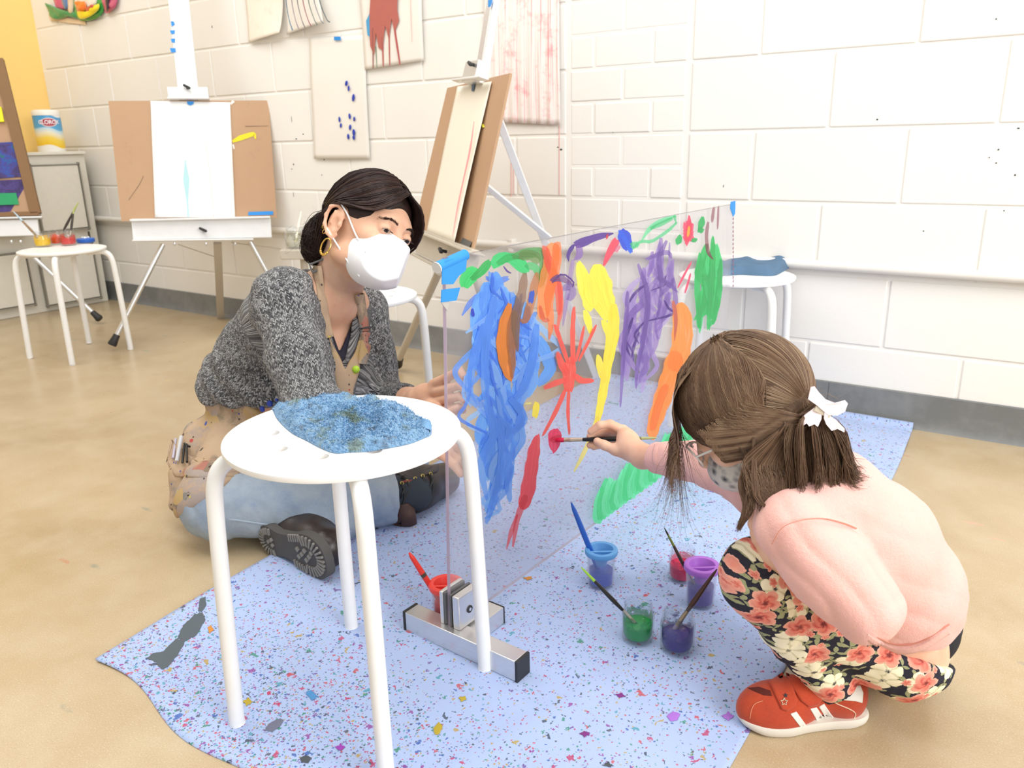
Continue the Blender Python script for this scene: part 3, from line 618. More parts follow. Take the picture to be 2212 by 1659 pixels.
def blot(pxpoly, col, name='paint_stain', zoff=.0010):
    P = [onz(x, y, .004) for x, y in pxpoly]; c = np.mean(P, 0); ring_ = []
    for i in range(len(P)):
        a, b = P[i], P[(i+1) % len(P)]
        for u in np.linspace(0, 1, 7)[:-1]: q = a+(b-a)*u; q = q+(q-c)*rng.normal()*(.05 if len(P) > 4 else .16); ring_.append(q)
    vs_ = []; fs = []; n = len(ring_)
    for k, s in enumerate((1, .66, .33)):
        for q in ring_: p = c+(q-c)*s; vs_.append((p[0], p[1], cloth_h(p[0], p[1])+zoff+(.0004 if k else 0)))
    vs_.append((c[0], c[1], cloth_h(c[0], c[1])+zoff+.0004))
    for k in range(2):
        for i in range(n): fs.append((k*n+i, k*n+(i+1) % n, (k+1)*n+(i+1) % n, (k+1)*n+i))
    for i in range(n): fs.append((2*n+i, 2*n+(i+1) % n, 3*n))
    return vs_, fs
st = B()
for poly in ([(432, 1297), (444, 1292), (446, 1310), (436, 1325), (428, 1322)], [(438, 1322), (444, 1338), (425, 1372), (400, 1384), (384, 1378), (396, 1352), (420, 1330)], [(400, 1384), (386, 1410), (362, 1442), (350, 1446), (336, 1432), (316, 1424), (330, 1412), (352, 1408), (370, 1390), (382, 1378)]):
    st.add(*blot(poly, None))
st.build('paint_stain', plain('566067', .8, 0, 'dried_grey_paint'), cloth)
for col, polys in {'6f7288': [[(571, 1580), (582, 1565), (600, 1556), (614, 1558), (606, 1572), (588, 1584)]], '4a5055': [[(648, 1640), (662, 1634), (674, 1640), (666, 1651), (652, 1650)], [(1300, 1655), (1314, 1648), (1326, 1656), (1318, 1659)]], '4c8fc9': [[(660, 1500), (672, 1492), (686, 1508), (676, 1518)]], '9b3fb0': [[(722, 1615), (736, 1608), (746, 1616), (734, 1624)]], 'a86fd0': [[(1440, 1545), (1455, 1535), (1470, 1540), (1462, 1555), (1448, 1556)], [(1560, 1545), (1574, 1536), (1586, 1546), (1574, 1556)]], 'b5a032': [[(524, 1514), (538, 1508), (546, 1516), (532, 1524)], [(936, 1575), (948, 1562), (956, 1570), (950, 1588), (940, 1590)], [(990, 1508), (1004, 1506), (1008, 1514), (996, 1518)]], 'a33c4c': [[(890, 1332), (904, 1322), (920, 1326), (916, 1340), (900, 1340)]], 'c9873d': [[(448, 1354), (456, 1350), (462, 1360), (452, 1368)], [(1130, 1248), (1146, 1244), (1152, 1250), (1138, 1254)]], '7d2f7f': [[(1252, 1585), (1268, 1580), (1276, 1588), (1262, 1594)], [(1330, 1500), (1344, 1496), (1350, 1504), (1338, 1508)]]}.items():
    for p_ in polys: B().add(*blot(p_, None)).build('paint_stain', plain(col, .8, 0, 'dried_paint'), cloth)
# ================================================================ stools
def make_stool(loc, rot, label, group='round white stools', r=.159, H=.43):
    root = empty('stool', (0, 0, 0), label, 'stool', group); bm = bmesh.new()
    bmesh.ops.create_cone(bm, cap_ends=True, segments=72, radius1=r-.004, radius2=r-.004, depth=.012)
    me = bpy.data.meshes.new('seat'); bm.free()
    N = 96; rs = [r-.007, r-.002, r, r-.0005, r-.004, r-.010]; zs = [-.012, -.010, -.006, -.002, -.0003, 0]; th = np.linspace(0, 2*np.pi, N, endpoint=False)
    holes = [(.096*math.cos(a), .096*math.sin(a)) for a in np.arange(9)*math.pi*2/9-.375]; hr = .0105
    # top surface as a fine disc with real holes
    bm = bmesh.new(); rings = []
    for rr, zz in zip(rs, zs): rings.append([bm.verts.new((rr*math.cos(t), rr*math.sin(t), H+zz)) for t in th])
    for a, b in zip(rings[:-1], rings[1:]):
        for i in range(N): bm.faces.new((a[i], a[(i+1) % N], b[(i+1) % N], b[i]))
    bm.faces.new(rings[0][::-1]); bm.faces.new(rings[-1]); me = bpy.data.meshes.new('seat'); bm.to_mesh(me); bm.free(); me.materials.append(M_WSEAT)
    seat = bpy.data.objects.new('seat', me); COL.objects.link(seat); cut = B()
    for hx, hy in holes: cut.lathe([(hr, H-.03), (hr, H+.02)], (hx, hy, 0), 20)
    co_ = cut.build('cut', M_WSEAT, None, False); md = seat.modifiers.new('b', 'BOOLEAN'); md.object = co_; md.operation = 'DIFFERENCE'; md.solver = 'EXACT'
    bpy.context.view_layer.update(); me2 = bpy.data.meshes.new_from_object(seat.evaluated_get(bpy.context.evaluated_depsgraph_get())); seat.modifiers.clear(); seat.data = me2; me2.name = 'seat'; bpy.data.objects.remove(co_)
    me2.polygons.foreach_set('use_smooth', np.ones(len(me2.polygons), bool))
    try: me2.set_sharp_from_angle(angle=math.radians(40))
    except Exception: pass
    seat.parent = root
    for k in range(4):
        a = rot+k*math.pi/2; c, s = math.cos(a), math.sin(a); P = [(.085, H-.020), (.125, H-.019), (.148, H-.022), (.164, H-.034), (.172, H-.055), (.1755, H-.09), (.180, H-.2), (.187, .003)]
        pts = spline([(q[0]*c, q[0]*s, q[1]) for q in P], 26); lg = B().tube(pts, .0112, 14); lg.build('leg', M_WHITE, root)
        B().tube([(.186*c, .186*s, 0), (.1868*c, .1868*s, .004)], .0118, 14).build('foot_cap', M_WHITE, root)
    B().lathe([(.055, H-.030), (.055, H-.012)], (0, 0, 0), 24).build('mounting_plate', M_WHITE, root)
    root.location = loc; return root
sf = make_stool((-.766, .711, 0), math.radians(52), 'nearest white stool, holding the crumpled blue towel')
def stool_copy(loc, label):
    c = copy_tree(sf); c.location = loc; c['label'] = label; return c
stool_copy((-3.262, 1.628, 0), 'white stool by the cream cabinet, holding small paint jars')
stool_copy((-1.480, 1.452, 0), 'white stool standing behind the seated woman, empty seat')
stool_copy((-.735, 2.200, 0), 'white stool against the wall behind the painted panel, with folded blue cloth')
# towels ---------------------------------------------------------
def towel(px, z0, hfun, name, label, center=None, n=150, m=46, fibres=7000, flen=.004):
    P = spline([onz(x, y, z0) for x, y in px]+[onz(*px[0], z0)], n+1)[:-1]; c = np.mean(P, 0) if center is None else onz(*center, z0); v = []; f = []
    for i in range(m):
        s = 1-i/m
        for q in P:
            p = c+(q-c)*s; edge = min(1, (1-s)*9); h = hfun(p, s); v.append((p[0], p[1], z0+.0016+edge*.004+edge*h))
    v.append((c[0], c[1], z0+.0056+hfun(c, 0))); 
    for i in range(m-1):
        for j in range(n): k = (j+1) % n; f.append((i*n+j, i*n+k, (i+1)*n+k, (i+1)*n+j))
    for j in range(n): f.append(((m-1)*n+j, (m-1)*n+(j+1) % n, m*n))
    base = len(v); v += [(q[0], q[1], z0+.0003) for q in P]
    for j in range(n): f.append((base+j, base+(j+1) % n, (j+1) % n, j))
    f.append(tuple(base+j for j in range(n))[::-1]); o = mesh_obj(name, v, f, M_TOWEL); tag(o, label, 'towel' if fibres else 'cloth')
    V = np.array(v[:m*n]); 
    if fibres:
        idx = rng.integers(0, len(V)-n-2, fibres); a = rng.random((fibres, 1)); b = V[idx]*(1-a)+V[idx+n+1]*a; d = rng.normal(size=(fibres, 3))*.7+V3((0, 0, .55)); d /= np.linalg.norm(d, axis=1)[:, None]; e = rng.normal(size=(fibres, 3)); L = flen*(.5+rng.random((fibres, 1)))
        lines = np.stack([b-d*.0006, b+d*L*.6, b+d*L+e*.0008, b+d*L*.75+e*.0018], 1); lines[:, :, 2] = np.maximum(lines[:, :, 2], z0+.0006)
        s_ = strands('pile', list(lines), np.full(fibres, .00034), M_FIBRE, o, tip=.6); tag(s_, kind='stuff')
    return o
def h_front(p, s):
    h = .0075*(1-abs(math.sin((p[0]*.8+p[1]*.6)*42+1.3*vn(p[None], 30, 3)[0])))+.0060*(1-abs(math.sin((p[0]*.5-p[1]*.85)*55+1.1*vn(p[None], 40, 7)[0])))+.0032*vn(p[None], 130, 5)[0]+.002*vn(p[None], 260, 6)[0]
    for (x, y, a, r) in ((748, 925, .014, .020), (700, 905, .008, .035), (800, 915, .009, .04), (660, 890, .006, .03), (850, 915, .006, .03)):
        q = onz(x, y, .43); h += a*math.exp(-((p[0]-q[0])**2+(p[1]-q[1])**2)/r**2)
    return max(h, 0)
towel([(588, 884), (600, 908), (628, 935), (660, 952), (690, 968), (722, 980), (760, 978), (800, 976), (845, 968), (884, 960), (915, 948), (931, 940), (932, 925), (925, 914), (900, 908), (872, 892), (840, 886), (815, 868), (790, 862), (755, 864), (720, 870), (680, 870), (640, 876)], .430, h_front, 'towel', 'crumpled stained blue terry towel on the nearest stool', center=(765, 925), fibres=9000, flen=.0020)
tw_ = [o for o in bpy.data.objects if o.name.startswith('towel')][0]; hbp = [(815, 868), (842, 887), (872, 893), (900, 909), (925, 915), (932, 926), (930, 940)]; Vh = []; Fh = []
for x, y in spline([(a, b, 0) for a, b in hbp], 30)[:, :2]:
    o_ = onz(x, y, .430); i_ = o_+(onz(765, 925, .430)-o_)*.11; zt_ = .4365+.0015*math.sin(x*.21); Vh += [(o_[0], o_[1], .4306), (o_[0], o_[1], zt_), (i_[0], i_[1], zt_+.004), (i_[0], i_[1], zt_-.002)]
for i in range(29):
    for k in range(3): Fh.append((i*4+k, i*4+k+1, i*4+k+5, i*4+k+4))
mesh_obj('hem_band', Vh, Fh, plain('6f9cc4', .9, 0, 'flat_woven_hem'), tw_)
def h_far(p, s): return .008*(1+vn(p[None], 70, 8)[0])+.008
towel([(1520, 590), (1560, 596), (1600, 594), (1640, 596), (1672, 596), (1690, 588), (1706, 578), (1700, 575), (1660, 574), (1600, 573), (1550, 574)], .430, h_far, 'cloth', 'folded blue cloth on the stool against the wall', n=90, m=14, fibres=0).data.materials[0] = plain('54728f', .9, 0, 'dull_blue_cloth')
# ================================================================ jars, cups and brushes
def jar(base, r, h, paint, level, label, group, name='paint_jar', residue=True):
    j = empty(name, base, label, 'jar', group); b = V3(base)
    out = [(r*.86, 0), (r*.97, .003), (r, .010), (r, h*.70), (r*.93, h*.78), (r*.86, h*.82), (r*.86, h*.86), (r*.92, h*.88), (r*.90, h*.90), (r*.86, h*.91), (r*.88, h*.99), (r*.86, h)]
    inn = [(r*.81, h), (r*.81, h*.80), (r*.90, h*.72), (r*.93, h*.66), (r*.93, .012), (r*.84, .006), (.0005, .006)]
    B().lathe(out+inn, b, 40, cap=False).lathe([(.0003, 0), (r*.86, 0)], b, 40, cap=False).build('glass', M_GLASS, j)
    pr = [(.0005, .0065), (r*.83, .0065), (r*.925, .013), (r*.925, h*level), (.0005, h*level-.0015)]
    B().lathe(pr, b, 36, cap=False).build('paint', wetpaint(paint), j)
    if residue:
        t = NT('paint_film'); c = srgb(paint); o = t.co('Object'); nz = t.noise(o, 60, 4, .7); zz = t.math('DIVIDE', t.math('SUBTRACT', t.n('SeparateXYZ', Vector=o).outputs[2], float(b[2]+h*level)), h*.45)
        al = t.ramp(t.math('SUBTRACT', nz, t.math('MULTIPLY', zz, .25)), [(.34, 0.), (.46, .75)]); t.bsdf(c, .4, alpha=al)
        B().lathe([(r*.928, h*level-.002), (r*.928, h*.66), (r*.895, h*.72)], b, 36, cap=False).build('paint_film', t.m, j)
    return j
def cup(base, r, h, lidc, paint, level, label, group):
    j = empty('paint_cup', base, label, 'paint cup', group); b = V3(base); rb = r*.84
    B().lathe([(.0005, 0), (rb*.95, 0), (rb, .003), (r*.97, h*.90), (r*.90, h*.90), (rb*.93, .005), (.0005, .005)], b, 40, cap=False).build('cup_body', M_FROST, j)
    B().lathe([(.0005, .0055), (rb*.92, .0055), (rb*.96, h*level), (.0005, h*level)], b, 36, cap=False).build('paint', wetpaint(paint), j)
    lid = plain(lidc, .4, 0, 'coloured_plastic'); R1 = r*1.10
    B().lathe([(R1*.97, h*.86), (R1, h*.88), (R1*1.01, h*.95), (R1*.98, h*.985), (R1*.90, h), (r*.80, h*.985), (r*.74, h*.93), (r*.40, h*.62), (r*.37, h*.55), (r*.34, h*.55), (r*.37, h*.63), (r*.70, h*.90), (r*.9, h*.88)], b, 44, cap=False).build('lid', lid, j)
    d = camvec((1, .1, 0)); d[2] = 0; d = nrm(d); B().box(b+V3((0, 0, h*.97))+np.cross((0, 0, 1), d)*(-r*.36), (r*1.62, r*.16, .0035), np.stack([d, np.cross((0, 0, 1), d), (0, 0, 1)], 1), .001).build('lid_bar', lid, j)
    return j
def brush(tip, end, label, handle, r=.0035, ferrule='b9b2a4', bristle='3a2a22', group=None, blen=.018, flen=.03, segs=None, name='paintbrush', chunky=False):
    tip, end = V3(tip), V3(end); L = np.linalg.norm(end-tip); d = (end-tip)/L; o = empty(name, end, label, 'paintbrush', group); a = tip+d*blen; b = a+d*flen
    B().tube([tip, tip+d*blen*.35, tip+d*blen*.8, a+d*.002], [r*.25, r*.95, r*1.05, r*.85], 10).build('bristles', plain(bristle, .5, 0, 'painted_bristle'), o)
    if not chunky: B().tube([a, a+d*flen*.3, a+d*flen*.32, a+d*flen*.4, b], [r*.9, r*.95, r*1.05, r*.95, r*.8], 12).build('ferrule', plain(ferrule, .35, .7, 'ferrule_metal'), o)
    q = b if not chunky else a; M_ = L-np.linalg.norm(q-tip); ts = np.linspace(0, 1, 14)
    rr = np.interp(ts, [0, .08, .25, .6, .97, 1], [r*.8, r*.95, r*1.25, r*.9, r*.5, r*.2] if not chunky else [r*.8, r, r, r*1.0, r*.75, r*.3]); pts = [q+d*M_*t for t in ts]
    seg = [(0, 1, handle)] if segs is None else segs
    for i, (t0, t1, c) in enumerate(seg):
        tt = np.linspace(t0, t1, 10); B().tube([q+d*M_*t for t in tt], np.interp(tt, ts, rr), 12).build('handle' if i == 0 else 'handle_band', plain(c, .3, 0, 'lacquer'), o)
    return o
def dep(P): return float(-(RC.T@(V3(P)-CAM))[2])
CH = .0045
def bp(px, py): q = onz(px, py, CH); q[2] = CH+.001; return q
G1 = 'paint containers on the blue drop cloth'
pB = bp(1298, 1262); cup(pB, .0275, .074, '5fa3e0', '2046b8', .42, 'spill-proof cup of blue paint with light blue lid', G1)
brush(pB+V3((.0, .002, .012)), at(1234, 1086, dep(pB)-.035), 'thick all-blue brush standing in the blue cup', '1f5fc4', .0052, bristle='1f46b0', chunky=True, blen=.02)
pR = bp(968, 1341); cup(pR, .0275, .075, 'f2463c', 'e01f1b', .50, 'spill-proof cup of red paint with red lid, beside the panel foot', G1)
brush(pR+V3((.0, .002, .012)), at(884, 1194, dep(pR)-.03), 'thick all-red brush with a dark band standing in the red cup', 'e2301f', .0052, bristle='c01510', chunky=True, blen=.02, segs=[(0, .55, 'e2301f'), (.55, .61, '4a3a2e'), (.61, 1, 'e2301f')])
pP = bp(1512, 1303); cup(pP, .0285, .078, 'b36fd6', '42128f', .46, 'spill-proof cup of purple paint with violet lid', G1)
brush(pP+V3((-.003, .002, .014)), at(1435, 1140, dep(pP)-.02), 'dark brush with green paint near its end, standing in the purple cup', '3a2420', .0028, bristle='3c1280', segs=[(0, .6, '3a2420'), (.6, .85, '6e7a2c'), (.85, 1, '151515')])
pG = bp(1377, 1378); jar(pG, .0265, .066, '0d8f3f', .42, 'glass jar of green paint', G1)
brush(pG+V3((.006, .004, .014)), at(1255, 1225, dep(pG)-.02), 'black brush with lime green end standing in the green jar', '141414', .0032, bristle='0d6f35', segs=[(0, .68, '171512'), (.68, 1, '9ccf3a')])
pV = bp(1462, 1400); jar(pV, .0275, .068, '2f1a78', .40, 'glass jar of dark violet paint, nearest to the girl\'s shoe', G1)
brush(pV+V3((-.014, .006, .016)), at(1549, 1229, dep(pV)-.005), 'dark brown wooden brush leaning in the violet jar', '43241a', .0040, bristle='8f86a8', ferrule='a9977c')
pM = bp(1473, 1250); jar(pM, .0255, .062, 'd4144e', .48, 'glass jar of crimson paint behind the purple cup', G1)
# jars on the stool by the cabinet
G2 = 'paint jars on the stool by the cabinet'; zS = .4302
def sp_(px, py): q = onz(px, py, zS); q[2] = zS; return q
j1 = sp_(94, 533); jar(j1, .032, .062, 'f2c40c', .45, 'glass jar of yellow paint on the stool', G2); j2 = sp_(127, 528); jar(j2, .030, .060, 'e8501c', .5, 'glass jar of orange paint on the stool, between yellow and red', G2)
j3 = sp_(149, 530); jar(j3, .030, .064, 'd8281e', .38, 'glass jar of red paint on the stool', G2)
brush(j1+V3((.01, 0, .012)), at(28, 456, dep(j1)+.02), 'pale blue ended brush leaning left out of the yellow jar', '9a7a52', .0042, group=None, segs=[(0, .6, '8a6d4a'), (.6, 1, 'a9c6d8')])
brush(j2+V3((-.005, 0, .012)), at(170, 436, dep(j2)), 'long dark brush with green end leaning right out of the orange jar', '3d332c', .0042, segs=[(0, .7, '3d332c'), (.7, 1, 'a5b05c')])
brush(j3+V3((.0, .004, .012)), at(160, 448, dep(j3)), 'dark brush with green end standing in the red jar', '35302a', .0042, segs=[(0, .72, '35302a'), (.72, 1, 'a9b468')])
lid = sp_(186, 523); lo = empty('jar_lid', lid, 'blue plastic lid beside the paint jars on the stool', 'lid'); B().lathe([(.034, 0), (.035, .004), (.035, .014), (.033, .016), (.0005, .016)], lid, 30).build('lid_shell', plain('2767c8', .4, 0, 'blue_plastic'), lo)
tk = B()
for k in range(5): tk.ball(lid+V3((rng.uniform(-.02, .02), rng.uniform(-.02, .02), .019)), (.005, .005, .004), 8)
tk.build('paint_drop', plain('e8eef6', .4, 0, 'pale_paint'), lo)
# ================================================================ easels with their boards
def plate(name, q, th, mat, parent=None, nsign=1):
    P = [at(*a) for a in q]; n = nrm(np.cross(P[1]-P[0], P[3]-P[0])); 
    if n@(CAM-P[0]) < 0: n = -n
    return B().prism(P, (0, 0, 0), -n*th).build(name, mat, parent, False), P, n
def bar(name, a, b, w_, d_, mat, parent, side=None, bev=.002):
    a, b = V3(a), V3(b); z = nrm(b-a); s = camvec((1, 0, 0)) if side is None else V3(side); x = nrm(s-z*(s@z)); y = np.cross(z, x); return B().box((a+b)/2, (w_, d_, np.linalg.norm(b-a)), np.stack([x, y, z], 1), bev).build(name, mat, parent)
def knob(p, n, parent, s=1.): 
    n = nrm(n); x = nrm(np.cross(n, (0.5, .1, .8))); B().tube([p, p+n*.022*s], .006*s, 10).box(p+n*.024*s, (.034*s, .011*s, .014*s), np.stack([x, np.cross(n, x), n], 1), .004*s).build('wing_knob', M_BLACK, parent)
# -- easel holding the wide board with white paper
e1 = empty('easel', onz(430, 730), 'white and aluminium easel at the back left, holding the wide brown board', 'easel', 'studio easels')
D1 = [(234, 218, 3.24), (580, 217, 3.39), (598, 470, 3.45), (262, 478, 3.30)]
b1, P1, n1 = plate('drawing_board', D1, .006, M_BOARD); tag(b1, 'wide brown hardboard with yellow paint mark, behind white paper, on the back left easel', 'board', 'drawing boards')
xb = nrm(P1[1]-P1[0]); zb = nrm(P1[0]-P1[3])
def onplane(px, py, P0, n, off=0.): r = ray(px, py); p0 = V3(P0)+V3(n)*off; return CAM+r*((p0-CAM)@n)/(r@n)
def on1(px, py, off=0.): return onplane(px, py, P1[0], n1, off)
def sheet(name, corners, mat, th=.0006, nu=16, nv=24, wave=.003, seed=0, parent=None, n=None, lift=None, uvm=None):
    """a sheet of paper between four corners (tl, tr, br, bl), slightly buckled"""
    a, b, c, d = [V3(q) for q in corners]; n = nrm(np.cross(b-a, d-a)) if n is None else n; V = []; UV = []
    for j in range(nv+1):
        for i in range(nu+1):
            u, v = i/nu, j/nv; p = (a*(1-u)+b*u)*(1-v)+(d*(1-u)+c*u)*v; h = wave*(math.sin(3.1*u+seed)*math.sin(2.3*v+seed*2)+.4*math.sin(7*v+4*u+seed)+1.2)*min(1, v*3)
            if lift: h += lift(u, v)
            V.append(p+n*h); UV.append((u*np.linalg.norm(b-a), (1-v)*np.linalg.norm(d-a)))
    F = []; W = nu+1
    for j in range(nv):
        for i in range(nu): k = j*W+i; F.append((k, k+1, k+1+W, k+W))
    o = mesh_obj(name, V, F, mat, parent, uv=UV); md = o.modifiers.new('thickness', 'SOLIDIFY'); md.thickness = th; md.offset = 0; return o
sheet_m = m_drips('white_paper_runs', (.90, .90, .90), ((.60, .80, .84), (.86, .78, .80)), .72, 90, .8)
s1 = sheet('paper', [on1(325, 218, .003), on1(497, 221, .003), on1(508, 470, .003), on1(335, 470, .003)], m_paper('white_paper', (.90, .90, .90)), wave=.0015, n=n1); tag(s1, 'tall sheet of white paper with faint blue run, taped to the wide board', 'paper')
def run(parent, pts, wid, col, off=.0032, f=on1, name='paint_run', cover=.9):
    P = spline([f(x, y, off) for x, y in pts], 14); nn = n1 if f is on1 else None; V = []; F = []; W = np.interp(np.linspace(0, 1, 14), np.linspace(0, 1, len(wid)), wid); nn = nn if nn is not None else nrm(CAM-P[0])
    for i, p in enumerate(P): t = nrm(P[min(i+1, 13)]-P[max(i-1, 0)]); s = np.cross(t, nn); s = nrm(s); V += [p-s*W[i]/2+nn*.0008, p+s*W[i]/2+nn*.0008]
    for i in range(13): F.append((2*i, 2*i+1, 2*i+3, 2*i+2))
    return mesh_obj(name, V, F, plain(col, .6, 0, 'thin_paint'), parent)
run(s1, [(400, 345), (402, 380), (404, 420), (407, 468)], [.004, .012, .026, .016, .006, .008], 'b5dfe6', .0065); run(s1, [(444, 300), (450, 350), (457, 410), (462, 468)], [.002, .002, .002], 'e9cfd2', .0065); run(s1, [(470, 340), (474, 400), (480, 468)], [.0025, .003, .0025], 'dcecf2', .0065)
run(b1, [(502, 306), (520, 298), (545, 290), (550, 292), (552, 300)], [.010, .022, .018, .012, .006], 'e8d81a', .001, name='paint_mark'); run(b1, [(498, 225), (505, 218)], [.008, .012], 'e9e6de', .001, name='paint_mark'); run(b1, [(503, 312), (506, 322)], [.008, .006], 'e6e2da', .001, name='paint_mark')
run(b1, [(530, 273), (580, 272)], [.002, .001], '53382a', .001, name='scratch'); run(b1, [(278, 432), (300, 400), (310, 380)], [.0012, .0012], '3c2a22', .001, name='scratch')
def tape(px4, f, off, label=None, col=None, parent=None, name='tape'):
    P = [f(x, y, off) for x, y in px4]; n = nrm(np.cross(P[1]-P[0], P[2]-P[0])); n = n if n@(CAM-P[0]) > 0 else -n; o = B().prism(P, (0, 0, 0), n*.0012).build(name, M_TAPE if col is None else plain(col, .6, 0, 'tape'), parent, False)
    if label: tag(o, label, 'tape', 'strips of blue tape'); 
    return o
tape([(404, 219), (419, 219), (418, 225), (411, 228), (405, 225)], on1, .006, parent=s1); tape([(537, 458), (590, 456), (590, 464), (536, 465)], on1, .002, parent=b1)
mo = lambda px, py, off=0.: onplane(px, py, P1[0]-n1*.03, n1, off)
ma, mb = mo(359, -260), mo(436, 472); bar('mast', ma, mb, .080, .022, M_ALUW, e1, xb); bar('mast_channel', ma+n1*.012+xb*.012, mo(413, 250)+n1*.012+xb*.012, .022, .006, plain((.74, .78, .78), .4, .1, 'pale_aluminium'), e1, xb)
tapes = [((369, 46), (375, 46), (378, 53), (371, 58)), ((367, 66), (378, 65), (377, 73), (370, 74)), ((369, 84), (378, 83), (378, 92), (371, 92)), ((367, 104), (379, 104), (380, 113), (370, 114))]
for q in tapes: tape(q, mo, .0125, parent=e1)
ca, cbb = mo(364, 203, .02), mo(451, 203, .02); bar('board_clamp', ca, cbb, .045, .05, M_ALUW, e1, zb); bar('clamp_lip', mo(362, 213, .045), mo(452, 213, .045), .006, .03, M_ALUW, e1, zb); knob(mo(405, 190, .045), n1, e1, .9)
ta, tb = on1(287, 496, .012), on1(586, 492, .012); bar('tray', ta, tb, .085, .035, M_ALUW, e1, zb); bar('tray_lip', on1(283, 477, .03), on1(584, 470, .03), .008, .055, M_ALUW, e1, zb); bar('tray_lip', on1(287, 520, .03), on1(548, 517, .03), .007, .03, M_ALUW, e1, zb); knob(on1(440, 497, .03), n1, e1)
def leg(a, b, r, parent, foot=True, mat=None):
    a, b = V3(a), V3(b); d = nrm(b-a); e_ = b-d*.012 if foot else b; B().tube([a, e_], r, 12).build('leg', mat or M_ALU, parent)
    if foot: B().tube([e_-d*.045, e_-d*.03, e_-d*.002, e_+d*.004], [r*1.25, r*1.35, r*1.75, r*1.5], 14).build('rubber_foot', M_BLACK, parent)
g0 = onz(241, 760, .0); g0[2] = .02; leg(on1(352, 528, -.01), g0, .0105, e1); g1 = onz(646, 722); g1[2] = .02; leg(on1(541, 522, -.01), g1, .0105, e1)
bar('rear_leg', on1(470, 525, -.05), V3((-3.335, WALL-.035, .004)), .034, .016, M_ALUT, e1, xb); bar('brace', on1(385, 528, -.02), on1(480, 560, -.30), .004, .004, M_ALUT, e1); bar('brace', on1(500, 524, -.02), on1(612, 538, -.12), .004, .004, M_ALUT, e1)
wn_ = B()
for px in (377, 445, 508): wn_.ball(on1(px, 527, .02), (.006, .006, .008), 8)
wn_.build('wing_nut', M_ALU, e1)
# -- easel behind the panel
e2 = empty('easel', onz(1010, 830), 'aluminium easel behind the painted panel, seen at an angle with narrow paper on its board', 'easel', 'studio easels')
D2 = [(966, 190, 2.62), (1102, 158, 2.14), (1019, 547, 2.20), (892, 503, 2.72)]
b2, P2, n2 = plate('drawing_board', D2, .007, M_BOARD); tag(b2, 'brown hardboard seen at a steep angle on the easel behind the panel', 'board', 'drawing boards')
x2 = nrm(P2[1]-P2[0]); z2 = nrm(P2[0]-P2[3])
def on2(px, py, off=0.): return onplane(px, py, P2[0], n2, off)
s2_ = sheet('paper', [on2(988, 187, .004), on2(1062, 176, .004), on2(982, 524, .02), on2(922, 501, .006)], m_paper('cream_paper', (.86, .81, .70)), wave=.001, n=n2); tag(s2_, 'narrow cream paper with thin red run on the easel behind the panel', 'paper')
run(s2_, [(1024, 262), (1016, 320), (1002, 385), (990, 440), (978, 510)], [.002, .006, .004, .005, .002], 'e29a95', .024, on2)
tape([(1020, 180), (1026, 180), (1023, 197), (1019, 197)], on2, .008, parent=s2_, col='5a6f90'); run(b2, [(1043, 268), (1045, 275)], [.008, .006], 'e6e03a', .0015, on2, 'paint_mark'); run(b2, [(996, 520), (1016, 530)], [.02, .02], '5c5c5a', .0015, on2, 'paint_mark')
bar('mast', on2(1077, -60, -.03), on2(985, 500, -.03), .045, .03, M_ALU, e2, x2); bar('mast_channel', on2(1082, -60, -.005), on2(1045, 160, -.005), .018, .02, M_ALUW, e2, x2)
tape([(1055, 0), (1064, 0), (1060, 14), (1055, 16)], on2, .012, parent=e2)
bar('board_clamp', on2(1014, 160, .015), on2(1042, 156, .015), .06, .04, M_ALU, e2, z2); bar('clamp_lip', on2(984, 175, .03), on2(1046, 168, .03), .006, .03, M_ALUW, e2, z2); knob(on2(1028, 142, .03), n2, e2, .8)
bar('tray', on2(912, 522, .01), on2(1022, 570, .01), .075, .03, M_ALUT, e2, z2); bar('tray_lip', on2(906, 500, .025), on2(1030, 549, .025), .007, .05, M_ALUT, e2, z2); bar('tray_lip', on2(888, 546, .03), on2(975, 590, .03), .007, .03, M_ALUT, e2, z2); knob(on2(965, 544, .03), n2, e2, .8)
f2 = onz(856, 800); f2[2] = .018; leg(on2(948, 588, -.01), f2, .0125, e2, mat=M_ALUT)
rl = V3((-1.262, WALL-.03, .004)); hinge = at(1079, 262, 2.22); bar('rear_leg', hinge, rl, .022, .014, M_ALUW, e2); tt = .42
mid = hinge+(rl-hinge)*.335; bar('brace', at(1050, 402, 2.25), at(1188, 515, dep(mid)), .017, .010, M_ALUW, e2)
f3 = onz(1120, 905); f3[2] = .018; leg(on2(1022, 580, -.02), f3, .0125, e2, mat=M_ALUT)
